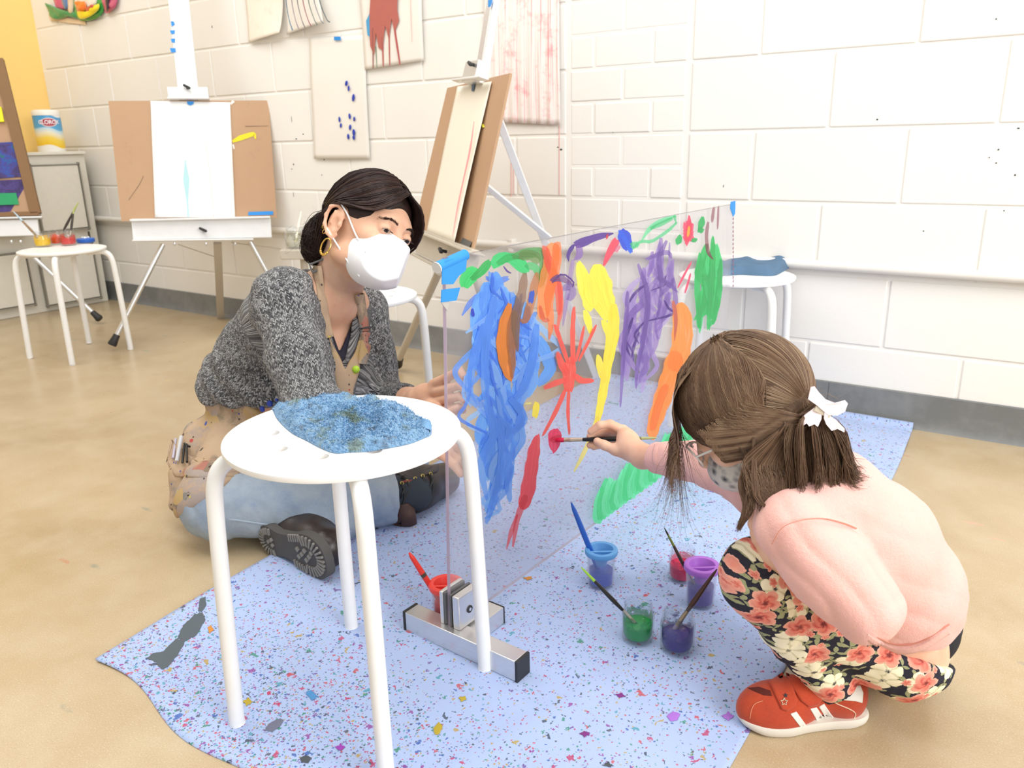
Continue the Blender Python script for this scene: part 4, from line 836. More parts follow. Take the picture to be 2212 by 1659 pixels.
# -- easel at the left edge with stacked painted cards
e3 = empty('easel', onz(80, 720), 'aluminium easel at the left edge carrying dark purple painted pictures', 'easel', 'studio easels')
D3 = [(-260, 150, 3.55), (-1, 128, 3.72), (86, 466, 3.80), (-210, 480, 3.62)]
b3, P3, n3 = plate('drawing_board', D3, .008, M_BOARD); tag(b3, 'brown board with raised cardboard rim on the easel at the left edge', 'board', 'drawing boards')
def on3(px, py, off=0.): return onplane(px, py, P3[0], n3, off)
x3 = nrm(P3[1]-P3[0]); z3 = nrm(P3[0]-P3[3])
bar('rim', on3(-4, 128, .02), on3(78, 462, .02), .045, .04, plain('8a6a4a', .8, 0, 'cardboard'), b3, x3); bar('rim', on3(-200, 470, .02), on3(84, 462, .02), .02, .04, plain('8a6a4a', .8, 0, 'cardboard'), b3, z3)
def card(name, px4, cols, label, off, mark=None):
    P = [on3(x, y, off) for x, y in px4]; t = NT('impasto'); o = t.co('Object'); nz = t.noise(o, 22, 5, .7, .5); t.bsdf(t.ramp(nz, [(.3, srgb(cols[0])), (.45, srgb(cols[1])), (.56, srgb(cols[2])), (.68, srgb(cols[3]))]), .6, normal=t.bump(nz, .5, .004))
    o_ = B().prism(P, (0, 0, 0), n3*.012).build(name, t.m, None, False); tag(o_, label, 'picture', 'painted cards on the left easel'); return o_
card('painting', [(-150, 318), (38, 307), (56, 382), (-130, 395)], ('2c2350', '43357a', '2b49a5', '1d6a4d'), 'purple and blue painted card, upper one on the left edge easel', .012)
card('painting', [(-150, 398), (52, 388), (66, 456), (-130, 466)], ('2a1c48', '3a2a68', '4a3a80', '2a2050'), 'dark purple painted card with green band, at the bottom of the left edge easel', .010)
B().prism([on3(-100, 420, .024), on3(35, 417, .024), on3(41, 442, .024), on3(-95, 446, .024)], (0, 0, 0), n3*.004).build('green_band', plain('1f9d62', .6, 0, 'green_paint'), [o for o in bpy.data.objects if o.name.startswith('painting')][-1], False)
card('painting', [(-150, 236), (4, 232), (10, 264), (-140, 268)], ('e8e212', 'f2ea20', 'e8de10', 'd8c810'), 'small bright yellow painted card on the left edge easel', .012)
card('painting', [(-150, 130), (-3, 140), (9, 190), (-140, 196)], ('6b4a55', '8a6a70', '7a5a60', '4a3a48'), 'dull mauve painted card at the top of the left edge easel', .012)
bar('tray', on3(-180, 498, .01), on3(84, 492, .01), .075, .03, M_ALUW, e3, z3); bar('tray_lip', on3(-180, 476, .02), on3(92, 470, .02), .008, .05, M_ALUW, e3, z3); bar('mast', on3(-80, -100, -.03), on3(-60, 480, -.03), .08, .02, M_ALUW, e3, x3)
f4 = onz(220, 700); f4[2] = .018; leg(on3(62, 545, -.01), f4, .0105, e3); f5 = onz(-260, 800); f5[2] = .018; leg(on3(-150, 520, -.01), f5, .0105, e3, foot=False); bar('rear_leg', on3(-50, 510, -.05), V3((-4.2, 1.25, .004)), .034, .016, M_ALUT, e3)
wn2 = B()
for px in (25, 45): wn2.ball(on3(px, 522, .0), (.007, .007, .010), 8)
wn2.build('wing_nut', M_ALU, e3)
# -- small stand with a jar, half hidden by the woman's hair
sp0 = at(655, 546, 2.95); std = empty('metal_stand', (sp0[0], sp0[1], 0), 'grey metal stand with a small tray, half hidden behind the woman', 'stand')
B().box(sp0, (.14, .12, .035), np.stack([camvec((1, 0, 0)), np.cross((0, 0, 1), camvec((1, 0, 0))), (0, 0, 1)], 1), .004).build('tray', M_ALUT, std); B().tube([(sp0[0], sp0[1], .02), (sp0[0], sp0[1], sp0[2]-.015)], .014, 12).build('post', M_ALUT, std); B().box((sp0[0], sp0[1], .01), (.24, .24, .02), bev=.004).build('base', M_ALUT, std)
jb = sp0+V3((-.028, -.01, .0185)); jar(jb, .034, .075, 'cfc9b8', .30, 'glass jar with yellow smears on the grey stand behind the woman', None); B().lathe([(.0325, .03), (.033, .05)], jb, 24, cap=False)
brush(jb+V3((.0, 0, .01)), at(651, 456, dep(jb)), 'pale handled brush standing in the jar on the grey stand', 'ece7dc', .0055, ferrule='e6e0c8', bristle='c9bf6a')
# ================================================================ pictures taped on the wall
def onw(px, py, off=0.): return ony(px, py, WALL-.004-off)
NW = V3((0, -1, 0))
a = sheet('paper', [onw(524, -90), onw(610, -90), onw(617, 72), onw(540, 93)], m_drips('cream_paper_runs', (.83, .76, .66), ((.80, .58, .50), (.78, .70, .55)), .62, 70, .7), wave=.004, n=NW, lift=lambda u, v: .03*max(0, v-.5)**2*4*u); tag(a, 'cream paper with faint pink runs, high on the wall left of the striped one', 'paper', 'paintings on the back wall')
a = sheet('paper', [onw(612, -90), onw(668, -90), onw(716, 50), onw(622, 75)], m_paper('cream_paper_2', (.80, .76, .70)), wave=.004, n=NW, lift=lambda u, v: .04*u*v*v); tag(a, 'curled paper with dark curved stripes, high on the wall', 'paper', 'paintings on the back wall')
for k in range(7):
    q = [(616+k*11, -60), (618+k*12, 0), (624+k*13.5, 40), (632+k*13.4, 66-k*3)]; run(a, q, [.003, .004, .003, .005], ['4b6f86', '8a7f86', '6f6a6a', '8b4f55', '5b6a62', '7a7a80', '44525a'][k], .048, onw)
a = sheet('paper', [onw(668, 82), onw(788, 76), onw(800, 343), onw(680, 343)], m_paper('ivory_paper', (.82, .79, .735)), wave=.003, n=NW); tag(a, 'ivory paper with deep blue dabs, taped to the wall above the woman', 'paper', 'paintings on the back wall')
for x, y, rx, ry, rot in ((748, 180, 4, 6, .5), (753, 191, 3, 6, .2), (763, 211, 4, 8, .3), (733, 258, 3, 6, 0), (736, 271, 3, 5, .3), (755, 251, 3.5, 6, 0), (765, 257, 3, 5, .2), (756, 275, 3.5, 6, .3), (764, 286, 4.5, 7, 0), (764, 297, 4, 5, 0), (752, 295, 3.5, 6, 0)):
    c = onw(x, y, .0112); s = dep(c)/1722; Rm = np.array([[math.cos(rot), 0, math.sin(rot)], [0, 1, 0], [-math.sin(rot), 0, math.cos(rot)]]); B().ball(c, (rx*s, .0016, ry*s), 12, Rm).build('paint_dab', plain('1d3cb0', .4, 0, 'blue_paint'), a)
tape([(722, 79), (736, 79), (736, 87), (722, 87)], onw, .006, parent=a)
a = sheet('paper', [onw(772, -90), onw(910, -90), onw(917, 131), onw(791, 151)], m_paper('cream_paper_3', (.83, .79, .73)), wave=.004, n=NW); tag(a, 'paper with a dark red shape running down in drips, high on the wall', 'paper', 'paintings on the back wall')
def wallpoly(px, col, parent, off=.0135, name='paint_patch', rough=.5):
    P = [onw(x, y, off) for x, y in px]; return B().prism(P, (0, 0, 0), (0, -.0008, 0)).build(name, plain(col, rough, 0, 'paint'), parent, False)
wallpoly([(804, -60), (860, -60), (858, 20), (862, 45), (852, 70), (846, 40), (840, 85), (832, 55), (826, 108), (818, 104), (812, 70), (808, 118), (800, 100), (797, 50)], 'b5655c', a)
wallpoly([(791, 45), (798, 30), (799, 80), (794, 76)], '4a9fd0', a, .0140)
for q, wd, c in (([(806, 60), (806, 148)], .005, '8a4f45'), ([(812, 100), (814, 146)], .003, '5c7a5a'), ([(826, 80), (828, 144)], .006, 'a8564e'), ([(840, 60), (842, 142)], .005, 'b05a55'), ([(852, 60), (864, 140)], .007, 'a84c48'), ([(886, -20), (890, 90)], .002, 'c9a098')): run(a, q, [wd, wd, wd*.7], c, .0135, onw)
a = sheet('paper', [onw(1046, -90), onw(1208, -90), onw(1212, 270), onw(1050, 262)], m_drips('pink_run_paper', (.86, .80, .76), ((.78, .22, .24), (.88, .50, .50)), .52, 95, 1.1), wave=.003, n=NW, nu=50, lift=lambda u, v: .0025*math.sin(u*52)*v); tag(a, 'paper covered in fine pink vertical drips, behind the angled easel', 'paper', 'paintings on the back wall')
# relief of thick bright paint at the top left
ar = empty('paint_relief', onw(175, 0), 'bright multicoloured crumpled paint relief on a cream strip, top left of the wall', 'artwork')
wallpoly([(105, 30), (184, 46), (186, 54), (108, 44)], 'e6cdb0', ar, .002, 'backing_strip')
def lump(px, col, off, th, seed):
    P = [onw(x, y, off) for x, y in px]; c = np.mean(P, 0); V = []; F = []; m = 6; R_ = spline(P+[P[0]], 37)[:-1]; n = 36
    for k in range(m):
        s = math.cos(k/m*1.45); h = math.sin(k/m*1.5)*th
        for q in R_: p = c+(q-c)*s; V.append(p+NW*(h+.005*vn(p[None], 90, seed)[0]*(k > 0)))
    V.append(c+NW*th)
    for k in range(m-1):
        for i in range(n): F.append((k*n+i, k*n+(i+1) % n, (k+1)*n+(i+1) % n, (k+1)*n+i))
    for i in range(n): F.append(((m-1)*n+i, (m-1)*n+(i+1) % n, m*n))
    mesh_obj('paint_fold', V, F, plain(col, .22, 0, 'glossy_thick_paint', Coat__Weight=.5), ar)
for q, c, o_, th in (([(98, 6), (112, 12), (140, 22), (165, 28), (168, 40), (150, 36), (125, 42), (112, 38), (104, 24)], '1a8f5c', .01, .014), ([(112, -30), (150, -30), (150, 18), (138, 20), (120, 14)], 'd64a8a', .006, .012), ([(130, -30), (146, -30), (148, 14), (138, 16)], '5a7fb0', .012, .012), ([(160, -30), (220, -30), (222, 26), (196, 44), (170, 42), (160, 20)], '2f9f4a', .008, .014), ([(158, -30), (205, -30), (208, 8), (188, 20), (166, 18)], 'f4efe8', .02, .012), ([(162, 4), (182, 2), (186, 20), (168, 26)], 'f07a2a', .028, .01), ([(166, 24), (190, 24), (212, 8), (212, 22), (190, 38), (172, 40)], 'f3dc20', .026, .01), ([(184, 18), (200, 10), (202, 16), (188, 26)], 'c8463a', .034, .006), ([(222, -30), (250, -30), (252, 8), (240, 24), (228, 28), (224, 10)], 'c95a80', .01, .014), ([(230, -10), (236, -10), (234, 22), (230, 22)], '3a2a3a', .024, .006), ([(144, -20), (158, -20), (158, 28), (150, 26)], 'e6cdb0', .010, .012)): lump(q, c, o_, th, len(c)+int(th*1000))
# ================================================================ clear panel with its painting
PA = V3((-.737, .878, .0)); PV = nrm((.048, .999, 0)); PN = nrm(np.cross(PV, (0, 0, 1))); ZB, ZT, PL = .034, .640, 1.114
panel = empty('acrylic_stand', (-.737, .878, 0), 'large clear acrylic panel on metal feet, covered in colourful brush painting', 'panel')
def pl(s, z, o=0.): return PA+PV*s+V3((0, 0, z))+PN*o
B().prism([pl(0, ZB, -.003), pl(PL, ZB, -.003), pl(PL, ZT, -.003), pl(.027, ZT, -.003)], (0, 0, 0), PN*.006).build('clear_sheet', M_ACR, panel, False)
mesh_edge = B().prism([pl(-.0006, ZB, -.003), pl(.0, ZB, -.003), pl(.027, ZT, -.003), pl(.0264, ZT, -.003)], (0, 0, 0), PN*.006).build('cut_edge', m_clear('cut_acrylic_edge', (.80, .76, .82), .75, (.72, .60, .70)), panel, False)
B().prism([pl(0, ZB-.0006, -.003), pl(PL, ZB-.0006, -.003), pl(PL, ZB, -.003), pl(0, ZB, -.003)], (0, 0, 0), PN*.006).build('cut_edge', m_clear('cut_acrylic_edge', (.85, .80, .82), .5, (.80, .72, .72)), panel, False)
B().prism([pl(.027, ZT, -.003), pl(PL, ZT, -.003), pl(PL, ZT+.0005, -.003), pl(.027, ZT+.0005, -.003)], (0, 0, 0), PN*.006).build('cut_edge', m_clear('cut_acrylic_edge', (.6, .6, .6), .5, (.5, .5, .52)), panel, False)
def onp(px, py, off=.0034): p0 = PA+PN*off; r = ray(px, py); return CAM+r*((p0-CAM)@PN)/(r@PN)
_k = [0]
def stroke(col, pts, w0, taper=None, cover=.8, streak=1., n=None, name='brush_stroke'):
    _k[0] += 1; off = .0034+_k[0]*.000022; m = n or max(8, min(26, int(sum(math.dist(pts[i], pts[i+1]) for i in range(len(pts)-1))/9)))
    C = spline([(x, y, 0) for x, y in pts], m)[:, :2]; T = np.gradient(C, axis=0); T /= np.linalg.norm(T, axis=1)[:, None]+1e-9; Nn = np.stack([-T[:, 1], T[:, 0]], 1)
    W = np.full(m, float(w0)) if taper is None else np.interp(np.linspace(0, 1, m), np.linspace(0, 1, len(taper)), taper)*w0
    W = W*(1+.07*np.sin(np.arange(m)*1.7+_k[0])); e = np.minimum(np.arange(m), np.arange(m)[::-1]); W = W*np.interp(e, [0, 1, 2], [.55, .9, 1]); V = []; UV = []; F = []; L = 0; u0 = random.random()*40; v0 = random.randint(0, 50)
    for i in range(m):
        if i: L += np.linalg.norm(C[i]-C[i-1])*.0008
        for j in range(5):
            q = C[i]+Nn[i]*(j/4-.5)*W[i]; q = q+T[i]*((random.random()-.5)*5 if i in (0, m-1) else 0); V.append(onp(q[0], q[1], off)); UV.append((L+u0, j/4))
    for i in range(m-1):
        for j in range(4): a_ = i*5+j; F.append((a_, a_+1, a_+6, a_+5))
    UV = [(u, v) for u, v in UV]; return mesh_obj(name, V, F, m_stroke(col, cover, streak), panel, False, uv=UV)
def inside(p, poly):
    x, y = p; c = False; j = len(poly)-1
    for i in range(len(poly)):
        if (poly[i][1] > y) != (poly[j][1] > y) and x < (poly[j][0]-poly[i][0])*(y-poly[i][1])/(poly[j][1]-poly[i][1])+poly[i][0]: c = not c
        j = i
    return c
def scribble(cols, poly, num, w, length, ang, jit=.25, cover=.8, curl=0.):
    xs = [p[0] for p in poly]; ys_ = [p[1] for p in poly]; k = 0; tries = 0
    while k < num and tries < 4000:
        tries += 1; x, y = random.uniform(min(xs), max(xs)), random.uniform(min(ys_), max(ys_)); a_ = ang+random.gauss(0, jit); l = length*random.uniform(.6, 1.2); dx, dy = math.cos(a_)*l/2, math.sin(a_)*l/2
        if not (inside((x, y), poly) and inside((x+dx*.8, y+dy*.8), poly) and inside((x-dx*.8, y-dy*.8), poly)): continue
        b_ = random.gauss(0, 1)*l*.10*(1+curl); stroke(random.choice(cols), [(x-dx, y-dy), (x+b_*.6-dx*.3, y-dy*.3), (x+b_, y+dy*.3), (x+dx, y+dy)], w*random.uniform(.7, 1.25), [.8, 1, 1, .6], cover, 1.3); k += 1
# green leaf garland, top left
stroke('22d06a', [(1003, 622), (1008, 605), (1022, 590), (1034, 592)], 30, [.8, 1.2, 1.1, .7], .95); stroke('12b555', [(1018, 604), (1036, 590), (1052, 572), (1058, 562)], 18, [.9, 1, 1.1, .6], .95)
stroke('2fcf78', [(1064, 578), (1076, 562), (1098, 556), (1124, 572), (1140, 590)], 26, [.9, 1.1, .9, 1.1, .9], .9); stroke('35c46f', [(1074, 570), (1100, 556), (1130, 552), (1160, 550)], 16, None, .8)
stroke('4faa5c', [(1106, 556), (1140, 546), (1168, 548), (1176, 572), (1172, 600), (1166, 622)], 22, [.7, 1, 1.1, 1, .8, .4], .8); stroke('6f9a55', [(1120, 552), (1150, 552), (1164, 566)], 24, None, .75); stroke('3fc878', [(1136, 572), (1158, 580), (1164, 606)], 18, [1, 1, .5], .8)
stroke('5a3f9a', [(1088, 576), (1096, 586), (1104, 590)], 4, None, .95)
# blue field
BP = [(1040, 606), (1062, 590), (1086, 600), (1100, 618), (1128, 640), (1150, 655), (1158, 690), (1168, 720), (1180, 770), (1178, 800), (1160, 830), (1132, 862), (1126, 920), (1112, 960), (1108, 1020), (1102, 1080), (1082, 1104), (1048, 1150), (1040, 1090), (1034, 1000), (1026, 920), (1008, 870), (1004, 800), (1006, 720), (1014, 660)]
stroke('2b7df0', [(998, 682), (1012, 660), (1030, 640), (1060, 628)], 12, [.4, 1, .9, .6], .7); stroke('2f80f2', [(1050, 600), (1066, 608), (1060, 620), (1082, 606), (1100, 600)], 14, None, .7)
scribble(['64aafc', '70b2ff', '5aa2f8', '7cbaff'], BP, 60, 26, 110, 1.62, .14, .86); scribble(['4c96f6', '8cc2ff', '5aa0f6'], BP, 34, 15, 120, 1.7, .32, .8, 1.2); scribble(['3f84f0', '7ab4ff'], BP, 20, 9, 90, 1.5, .5, .85, 2)
for q in ([(1045, 700), (1020, 790), (1014, 850), (1030, 880)], [(1070, 640), (1050, 740), (1048, 840), (1062, 930)], [(1160, 700), (1150, 780), (1130, 840), (1110, 860)], [(1100, 860), (1120, 880), (1128, 900), (1110, 930), (1080, 900)], [(1060, 880), (1066, 940), (1040, 1000), (1052, 1080)], [(1078, 900), (1086, 980), (1074, 1060), (1050, 1130)], [(1098, 920), (1104, 980), (1098, 1040), (1102, 1085)]): stroke('5aa0f8', q, 20, [.8, 1, .9, .5], .85)
stroke('1238c8', [(1020, 668), (1023, 684)], 7, None, .98)
# orange and brown over the blue
stroke('f58a1a', [(1102, 655), (1090, 700), (1086, 752), (1096, 800), (1104, 824)], 26, [.5, 1, 1.1, .9, .3], .98); stroke('b8722e', [(1112, 670), (1104, 720), (1106, 780), (1106, 820)], 22, [.8, 1, .8, .3], .85); stroke('8f6a50', [(1134, 590), (1126, 640), (1114, 690), (1118, 760)], 22, [.7, 1, 1, .3], .8); stroke('c0763a', [(1160, 590), (1150, 640), (1136, 690), (1124, 690)], 20, [.8, 1, .8, .4], .8); stroke('2f5fe0', [(1150, 628), (1146, 655)], 12, None, .9)
# orange column
stroke('f98f2e', [(1196, 526), (1190, 570), (1180, 620), (1172, 690)], 34, [.9, 1, 1.1, .8], .85); stroke('ef5a3a', [(1176, 532), (1190, 580), (1206, 620), (1208, 680)], 20, [.8, 1, 1, .6], .85); stroke('f7802c', [(1204, 524), (1200, 580), (1186, 640), (1190, 700), (1186, 735)], 22, [1, 1, 1, .6, .2], .8); stroke('ee5a45', [(1206, 600), (1212, 660), (1206, 700), (1204, 730)], 12, [.8, 1, .6, .3], .8); stroke('e2683e', [(1166, 660), (1174, 690), (1186, 690)], 10, None, .85)
# purple strands
stroke('5e3aa0', [(1326, 504), (1290, 512), (1258, 524), (1240, 530)], 20, [.3, .8, 1, 1], .88); stroke('512d96', [(1240, 528), (1228, 548), (1228, 566)], 10, [1, .9, .3], .9); stroke('8a62bd', [(1250, 530), (1252, 550), (1240, 562)], 16, [1, 1, .4], .7)
stroke('9d82c0', [(1238, 560), (1230, 610), (1222, 660), (1216, 704)], 11, [1, 1, .9, .4], .62); stroke('7a4f8f', [(1190, 608), (1206, 600), (1226, 608), (1236, 618)], 14, [1, 1.2, .8, .5], .78); stroke('8c70b8', [(1216, 625), (1230, 618), (1238, 632), (1228, 648)], 18, None, .65); stroke('5c2f90', [(1192, 612), (1214, 592), (1238, 608), (1236, 622)], 4, None, .9)
# yellow
stroke('fdf04a', [(1250, 566), (1262, 610), (1272, 650), (1270, 672)], 34, [.5, 1, .9, .6], .97, .6); stroke('fcee45', [(1290, 572), (1296, 610), (1304, 650), (1320, 690)], 52, [.6, 1.0, 1, .7], .97, .6); stroke('fdf155', [(1272, 590), (1280, 630), (1284, 660)], 40, [.8, 1, .8], .97, .6); stroke('fbea3c', [(1326, 655), (1324, 720), (1312, 790), (1300, 860), (1288, 920)], 24, [.8, 1.2, .9, .8, .5], .97, .6)
stroke('fbec48', [(1302, 690), (1316, 730), (1308, 790)], 16, None, .95, .6); stroke('fdf04a', [(1264, 670), (1272, 700), (1276, 722)], 16, [1, 1, .4], .95, .6); stroke('f8e84a', [(1292, 766), (1298, 800), (1308, 826)], 16, [.8, 1.1, .8], .95, .6); stroke('f7e552', [(1292, 900), (1278, 940), (1258, 985), (1240, 1018)], 12, [1, .9, .8, .4], .85, .6); stroke('f7e552', [(1288, 930), (1272, 958)], 14, None, .7, .6)
# small pink and blue marks
stroke('f04a68', [(1334, 516), (1324, 532), (1312, 556), (1304, 574)], 16, [1.4, 1.1, .8, .5], .95); stroke('e03c5c', [(1312, 506), (1311, 516)], 5, None, .95); stroke('1f4fe0', [(1344, 496), (1350, 516), (1358, 540)], 28, [.8, 1.1, .8], .97); stroke('2b6cf2', [(1338, 498), (1354, 524), (1364, 546)], 12, None, .9); stroke('e06a90', [(1328, 545), (1338, 530)], 10, None, .8)
# mint garland
stroke('45d690', [(1366, 538), (1384, 522), (1406, 522), (1424, 512), (1446, 496), (1462, 480)], 7, None, .85); stroke('5ce0a0', [(1386, 520), (1402, 496), (1426, 478), (1462, 466)], 10, [.5, 1, 1, .6], .8); stroke('3fd089', [(1404, 494), (1428, 484), (1452, 472)], 9, None, .8); stroke('43cf8a', [(1456, 464), (1461, 484)], 8, [1, .3], .85); stroke('52d898', [(1362, 530), (1380, 528)], 14, None, .75)
# flower
for a_ in (0, 1.05, 2.1, 3.15, 4.2, 5.25): stroke('f2527a', [(1487+3*math.cos(a_), 502+4*math.sin(a_)), (1487+11*math.cos(a_), 500+24*math.sin(a_))], 15, [.9, 1.2, .8], .95)
stroke('f5476f', [(1489, 466), (1488, 500), (1482, 530)], 14, [.5, 1, .7], .95); stroke('fbc43a', [(1489, 490), (1486, 510)], 6, None, .98)
for q in ([(1470, 508), (1466, 520), (1462, 528)], [(1498, 514), (1502, 524)], [(1510, 500), (1516, 480), (1518, 468)], [(1508, 500), (1520, 494)]): stroke('27b866', q, 13, [.7, 1.2, .5], .95)
# big purple cloud
PP = [(1384, 560), (1400, 545), (1424, 520), (1440, 516), (1452, 530), (1456, 560), (1466, 590), (1460, 650), (1446, 690), (1424, 740), (1404, 800), (1390, 850), (1376, 860), (1370, 800), (1350, 872), (1342, 880), (1340, 800), (1350, 720), (1352, 640), (1376, 610)]
scribble(['aa92d6', '9c80cc', 'b8a4e0', '9878cc'], PP, 42, 15, 90, 1.72, .16, .74, .6); scribble(['5a3099', '6a44aa', '9c80cc'], PP, 12, 6, 70, 1.8, .4, .8, 1.4)
for q in ([(1440, 520), (1424, 560), (1430, 620), (1420, 690)], [(1356, 630), (1352, 700), (1346, 780), (1340, 880)], [(1378, 570), (1400, 640), (1392, 720), (1376, 800), (1374, 840)], [(1454, 600), (1460, 660), (1458, 730)], [(1420, 600), (1446, 614), (1464, 632)], [(1396, 560), (1440, 545), (1452, 560)]): stroke('8464bc', q, 11, [.8, 1, .9, .4], .85)
# right orange column
stroke('fb9a3e', [(1470, 655), (1474, 700), (1470, 760), (1452, 800)], 46, [.7, 1, 1, .8], .93, .7); stroke('fd9433', [(1462, 760), (1448, 810), (1432, 860), (1414, 912), (1408, 948)], 40, [1, 1, 1, .8, .5], .93, .7); stroke('fa8a2a', [(1440, 830), (1424, 870), (1408, 930)], 18, None, .95, .7); stroke('d8705a', [(1454, 650), (1460, 690), (1457, 736)], 9, [1, 1, .3], .9)
stroke('ee4f78', [(1494, 566), (1480, 590), (1464, 622)], 5, None, .95); stroke('ec5079', [(1492, 590), (1486, 612), (1479, 634)], 5, None, .95)
# right green tree
GP = [(1508, 540), (1524, 515), (1542, 520), (1556, 545), (1562, 600), (1556, 660), (1540, 700), (1512, 722), (1498, 660), (1496, 600)]
scribble(['2fd074', '45dc86', '28c468'], GP, 26, 13, 90, 1.62, .12, .9); 
for q in ([(1512, 545), (1506, 620), (1512, 710)], [(1540, 510), (1538, 600), (1530, 712)], [(1558, 560), (1552, 640), (1540, 700)]): stroke('23c468', q, 14, [.6, 1, .7], .9)
stroke('8f4a5c', [(1530, 478), (1526, 510), (1530, 545), (1540, 560)], 8, [1, 1, 1, .5], .85); stroke('9a5566', [(1542, 448), (1538, 480)], 7, None, .8); stroke('9a5566', [(1552, 445), (1550, 494)], 5, None, .75)
# coral sun
CS = 'f4574a'; stroke(CS, [(1236, 770), (1230, 800), (1228, 846)], 28, [.6, 1.1, .9], .97, .6); stroke(CS, [(1240, 662), (1237, 720), (1238, 790)], 11, [.8, 1, 1], .97, .6); stroke(CS, [(1198, 700), (1212, 740), (1228, 786)], 10, None, .96, .6); stroke(CS, [(1262, 704), (1252, 750), (1244, 780)], 7, None, .95, .6); stroke(CS, [(1288, 702), (1270, 740), (1250, 780)], 7, None, .95, .6)
stroke(CS, [(1204, 760), (1214, 788), (1226, 810)], 17, [.7, 1, 1], .96, .6); stroke(CS, [(1176, 838), (1204, 826), (1226, 820)], 13, None, .96, .6); stroke(CS, [(1240, 808), (1256, 822), (1282, 822)], 14, [1, 1, .8], .96, .6); stroke(CS, [(1222, 840), (1200, 890), (1172, 942)], 10, [1, 1, .6], .95, .6); stroke(CS, [(1229, 840), (1227, 890), (1230, 940)], 8, [1, 1, .7], .95, .6)
# red run, dots
stroke('ea3d4c', [(1162, 938), (1154, 972), (1148, 1010), (1140, 1060), (1128, 1100)], 30, [.35, .9, 1, 1.1, .8], .93, .8); stroke('e33a48', [(1136, 1070), (1118, 1120), (1108, 1180)], 16, [1, .8, .4], .85); stroke('e33a48', [(1118, 1110), (1104, 1150), (1094, 1186)], 10, [.8, 1, .4], .75)
stroke('fbe83c', [(1160, 868), (1155, 902)], 15, None, .98); stroke('f6ea8a', [(1134, 872), (1148, 871)], 4, None, .9)
stroke('ea1f5c', [(1200, 926), (1198, 950), (1196, 978)], 30, [.9, 1.05, .4], .96, .6); stroke('d8134c', [(1190, 952), (1212, 944)], 14, None, .98)
# grass along the bottom edge
for i in range(26):
    x = 1290+i*9.2; yb = 1134-.735*(x-1286); h = (80+12*math.sin(i*1.3)+8*math.sin(i*3.1)); stroke(['5fe6a0', '48dc8c', '70ecae'][i % 3], [(x, yb-2), (x+5, yb-h*.5), (x+12, yb-h)], 26, [1, 1, .6], .93, .8)
# drips down the far edge and dirt at the near one
for y_ in range(470, 620, 9): stroke('8f5a78', [(1584, y_), (1583.4, y_+6)], 2.4, None, .95)
tape([(954, 577), (962, 562), (1008, 554), (1005, 584), (990, 596), (978, 614), (954, 614)], lambda x, y, o: onp(x, y, o), .0060, parent=panel); tape([(953, 626), (993, 621), (985, 649), (952, 653)], lambda x, y, o: onp(x, y, o), .0060, parent=panel)
tape([(951, 652), (970, 650), (965, 671)], lambda x, y, o: onp(x, y, o), .0050, parent=panel, col='b9b5b0'); tape([(1578, 436), (1588, 434), (1587, 462), (1583, 468), (1577, 450)], lambda x, y, o: onp(x, y, o), .0045, parent=panel)
B().tube([pl(.012, ZT-.012, 0), pl(.075, ZT-.001, 0)], .0085, 16).build('tape_roll', M_TAPE, panel); B().tube([pl(.010, ZT-.0125, 0), pl(.0118, ZT-.012, 0)], .0088, 16).build('tape_core', plain('d9d5d0', .6, 0, 'grey_core'), panel)
def footset(s):
    c = lambda a, b, z: PA+PV*(s+a)+PN*b+V3((0, 0, z)); R_ = np.stack([PN, PV, (0, 0, 1)], 1); z0 = CH+.0005
    B().box(c(.0, .03, z0+.018), (.232, .032, .036), R_, .0015).build('foot_bar', M_ALU, panel)
    for e in (-.0885, .1485): B().box(c(0, e, z0+.018), (.005, .0335, .0375), R_, .001).build('end_cap', M_BLACK, panel)
    B().box(c(.055, .022, z0+.016), (.032, .085, .032), R_, .0015).build('rear_bar', M_ALU, panel); B().box(c(.0985, .022, z0+.016), (.033, .003, .033), R_, .001).build('end_cap', M_BLACK, panel)
    for o_, w_ in ((-.012, .008), (.019, .014)): B().box(c(.022, o_, z0+.066), (w_, .052, .060), R_, .002).build('clamp_plate', M_ALU, panel)
    for o_ in (-.0055, .0065): B().box(c(.022, o_, z0+.066), (.0045, .050, .058), R_, .001).build('rubber_pad', M_GREYP, panel)
    B().tube([c(.022, .024, z0+.064), c(.022, .0275, z0+.064)], .0065, 16).build('screw_head', M_BLACK, panel); B().tube([c(.022, .026, z0+.064), c(.022, .0282, z0+.064)], .003, 8).build('screw_socket', M_ALU, panel)
footset(.0); footset(PL-.05)
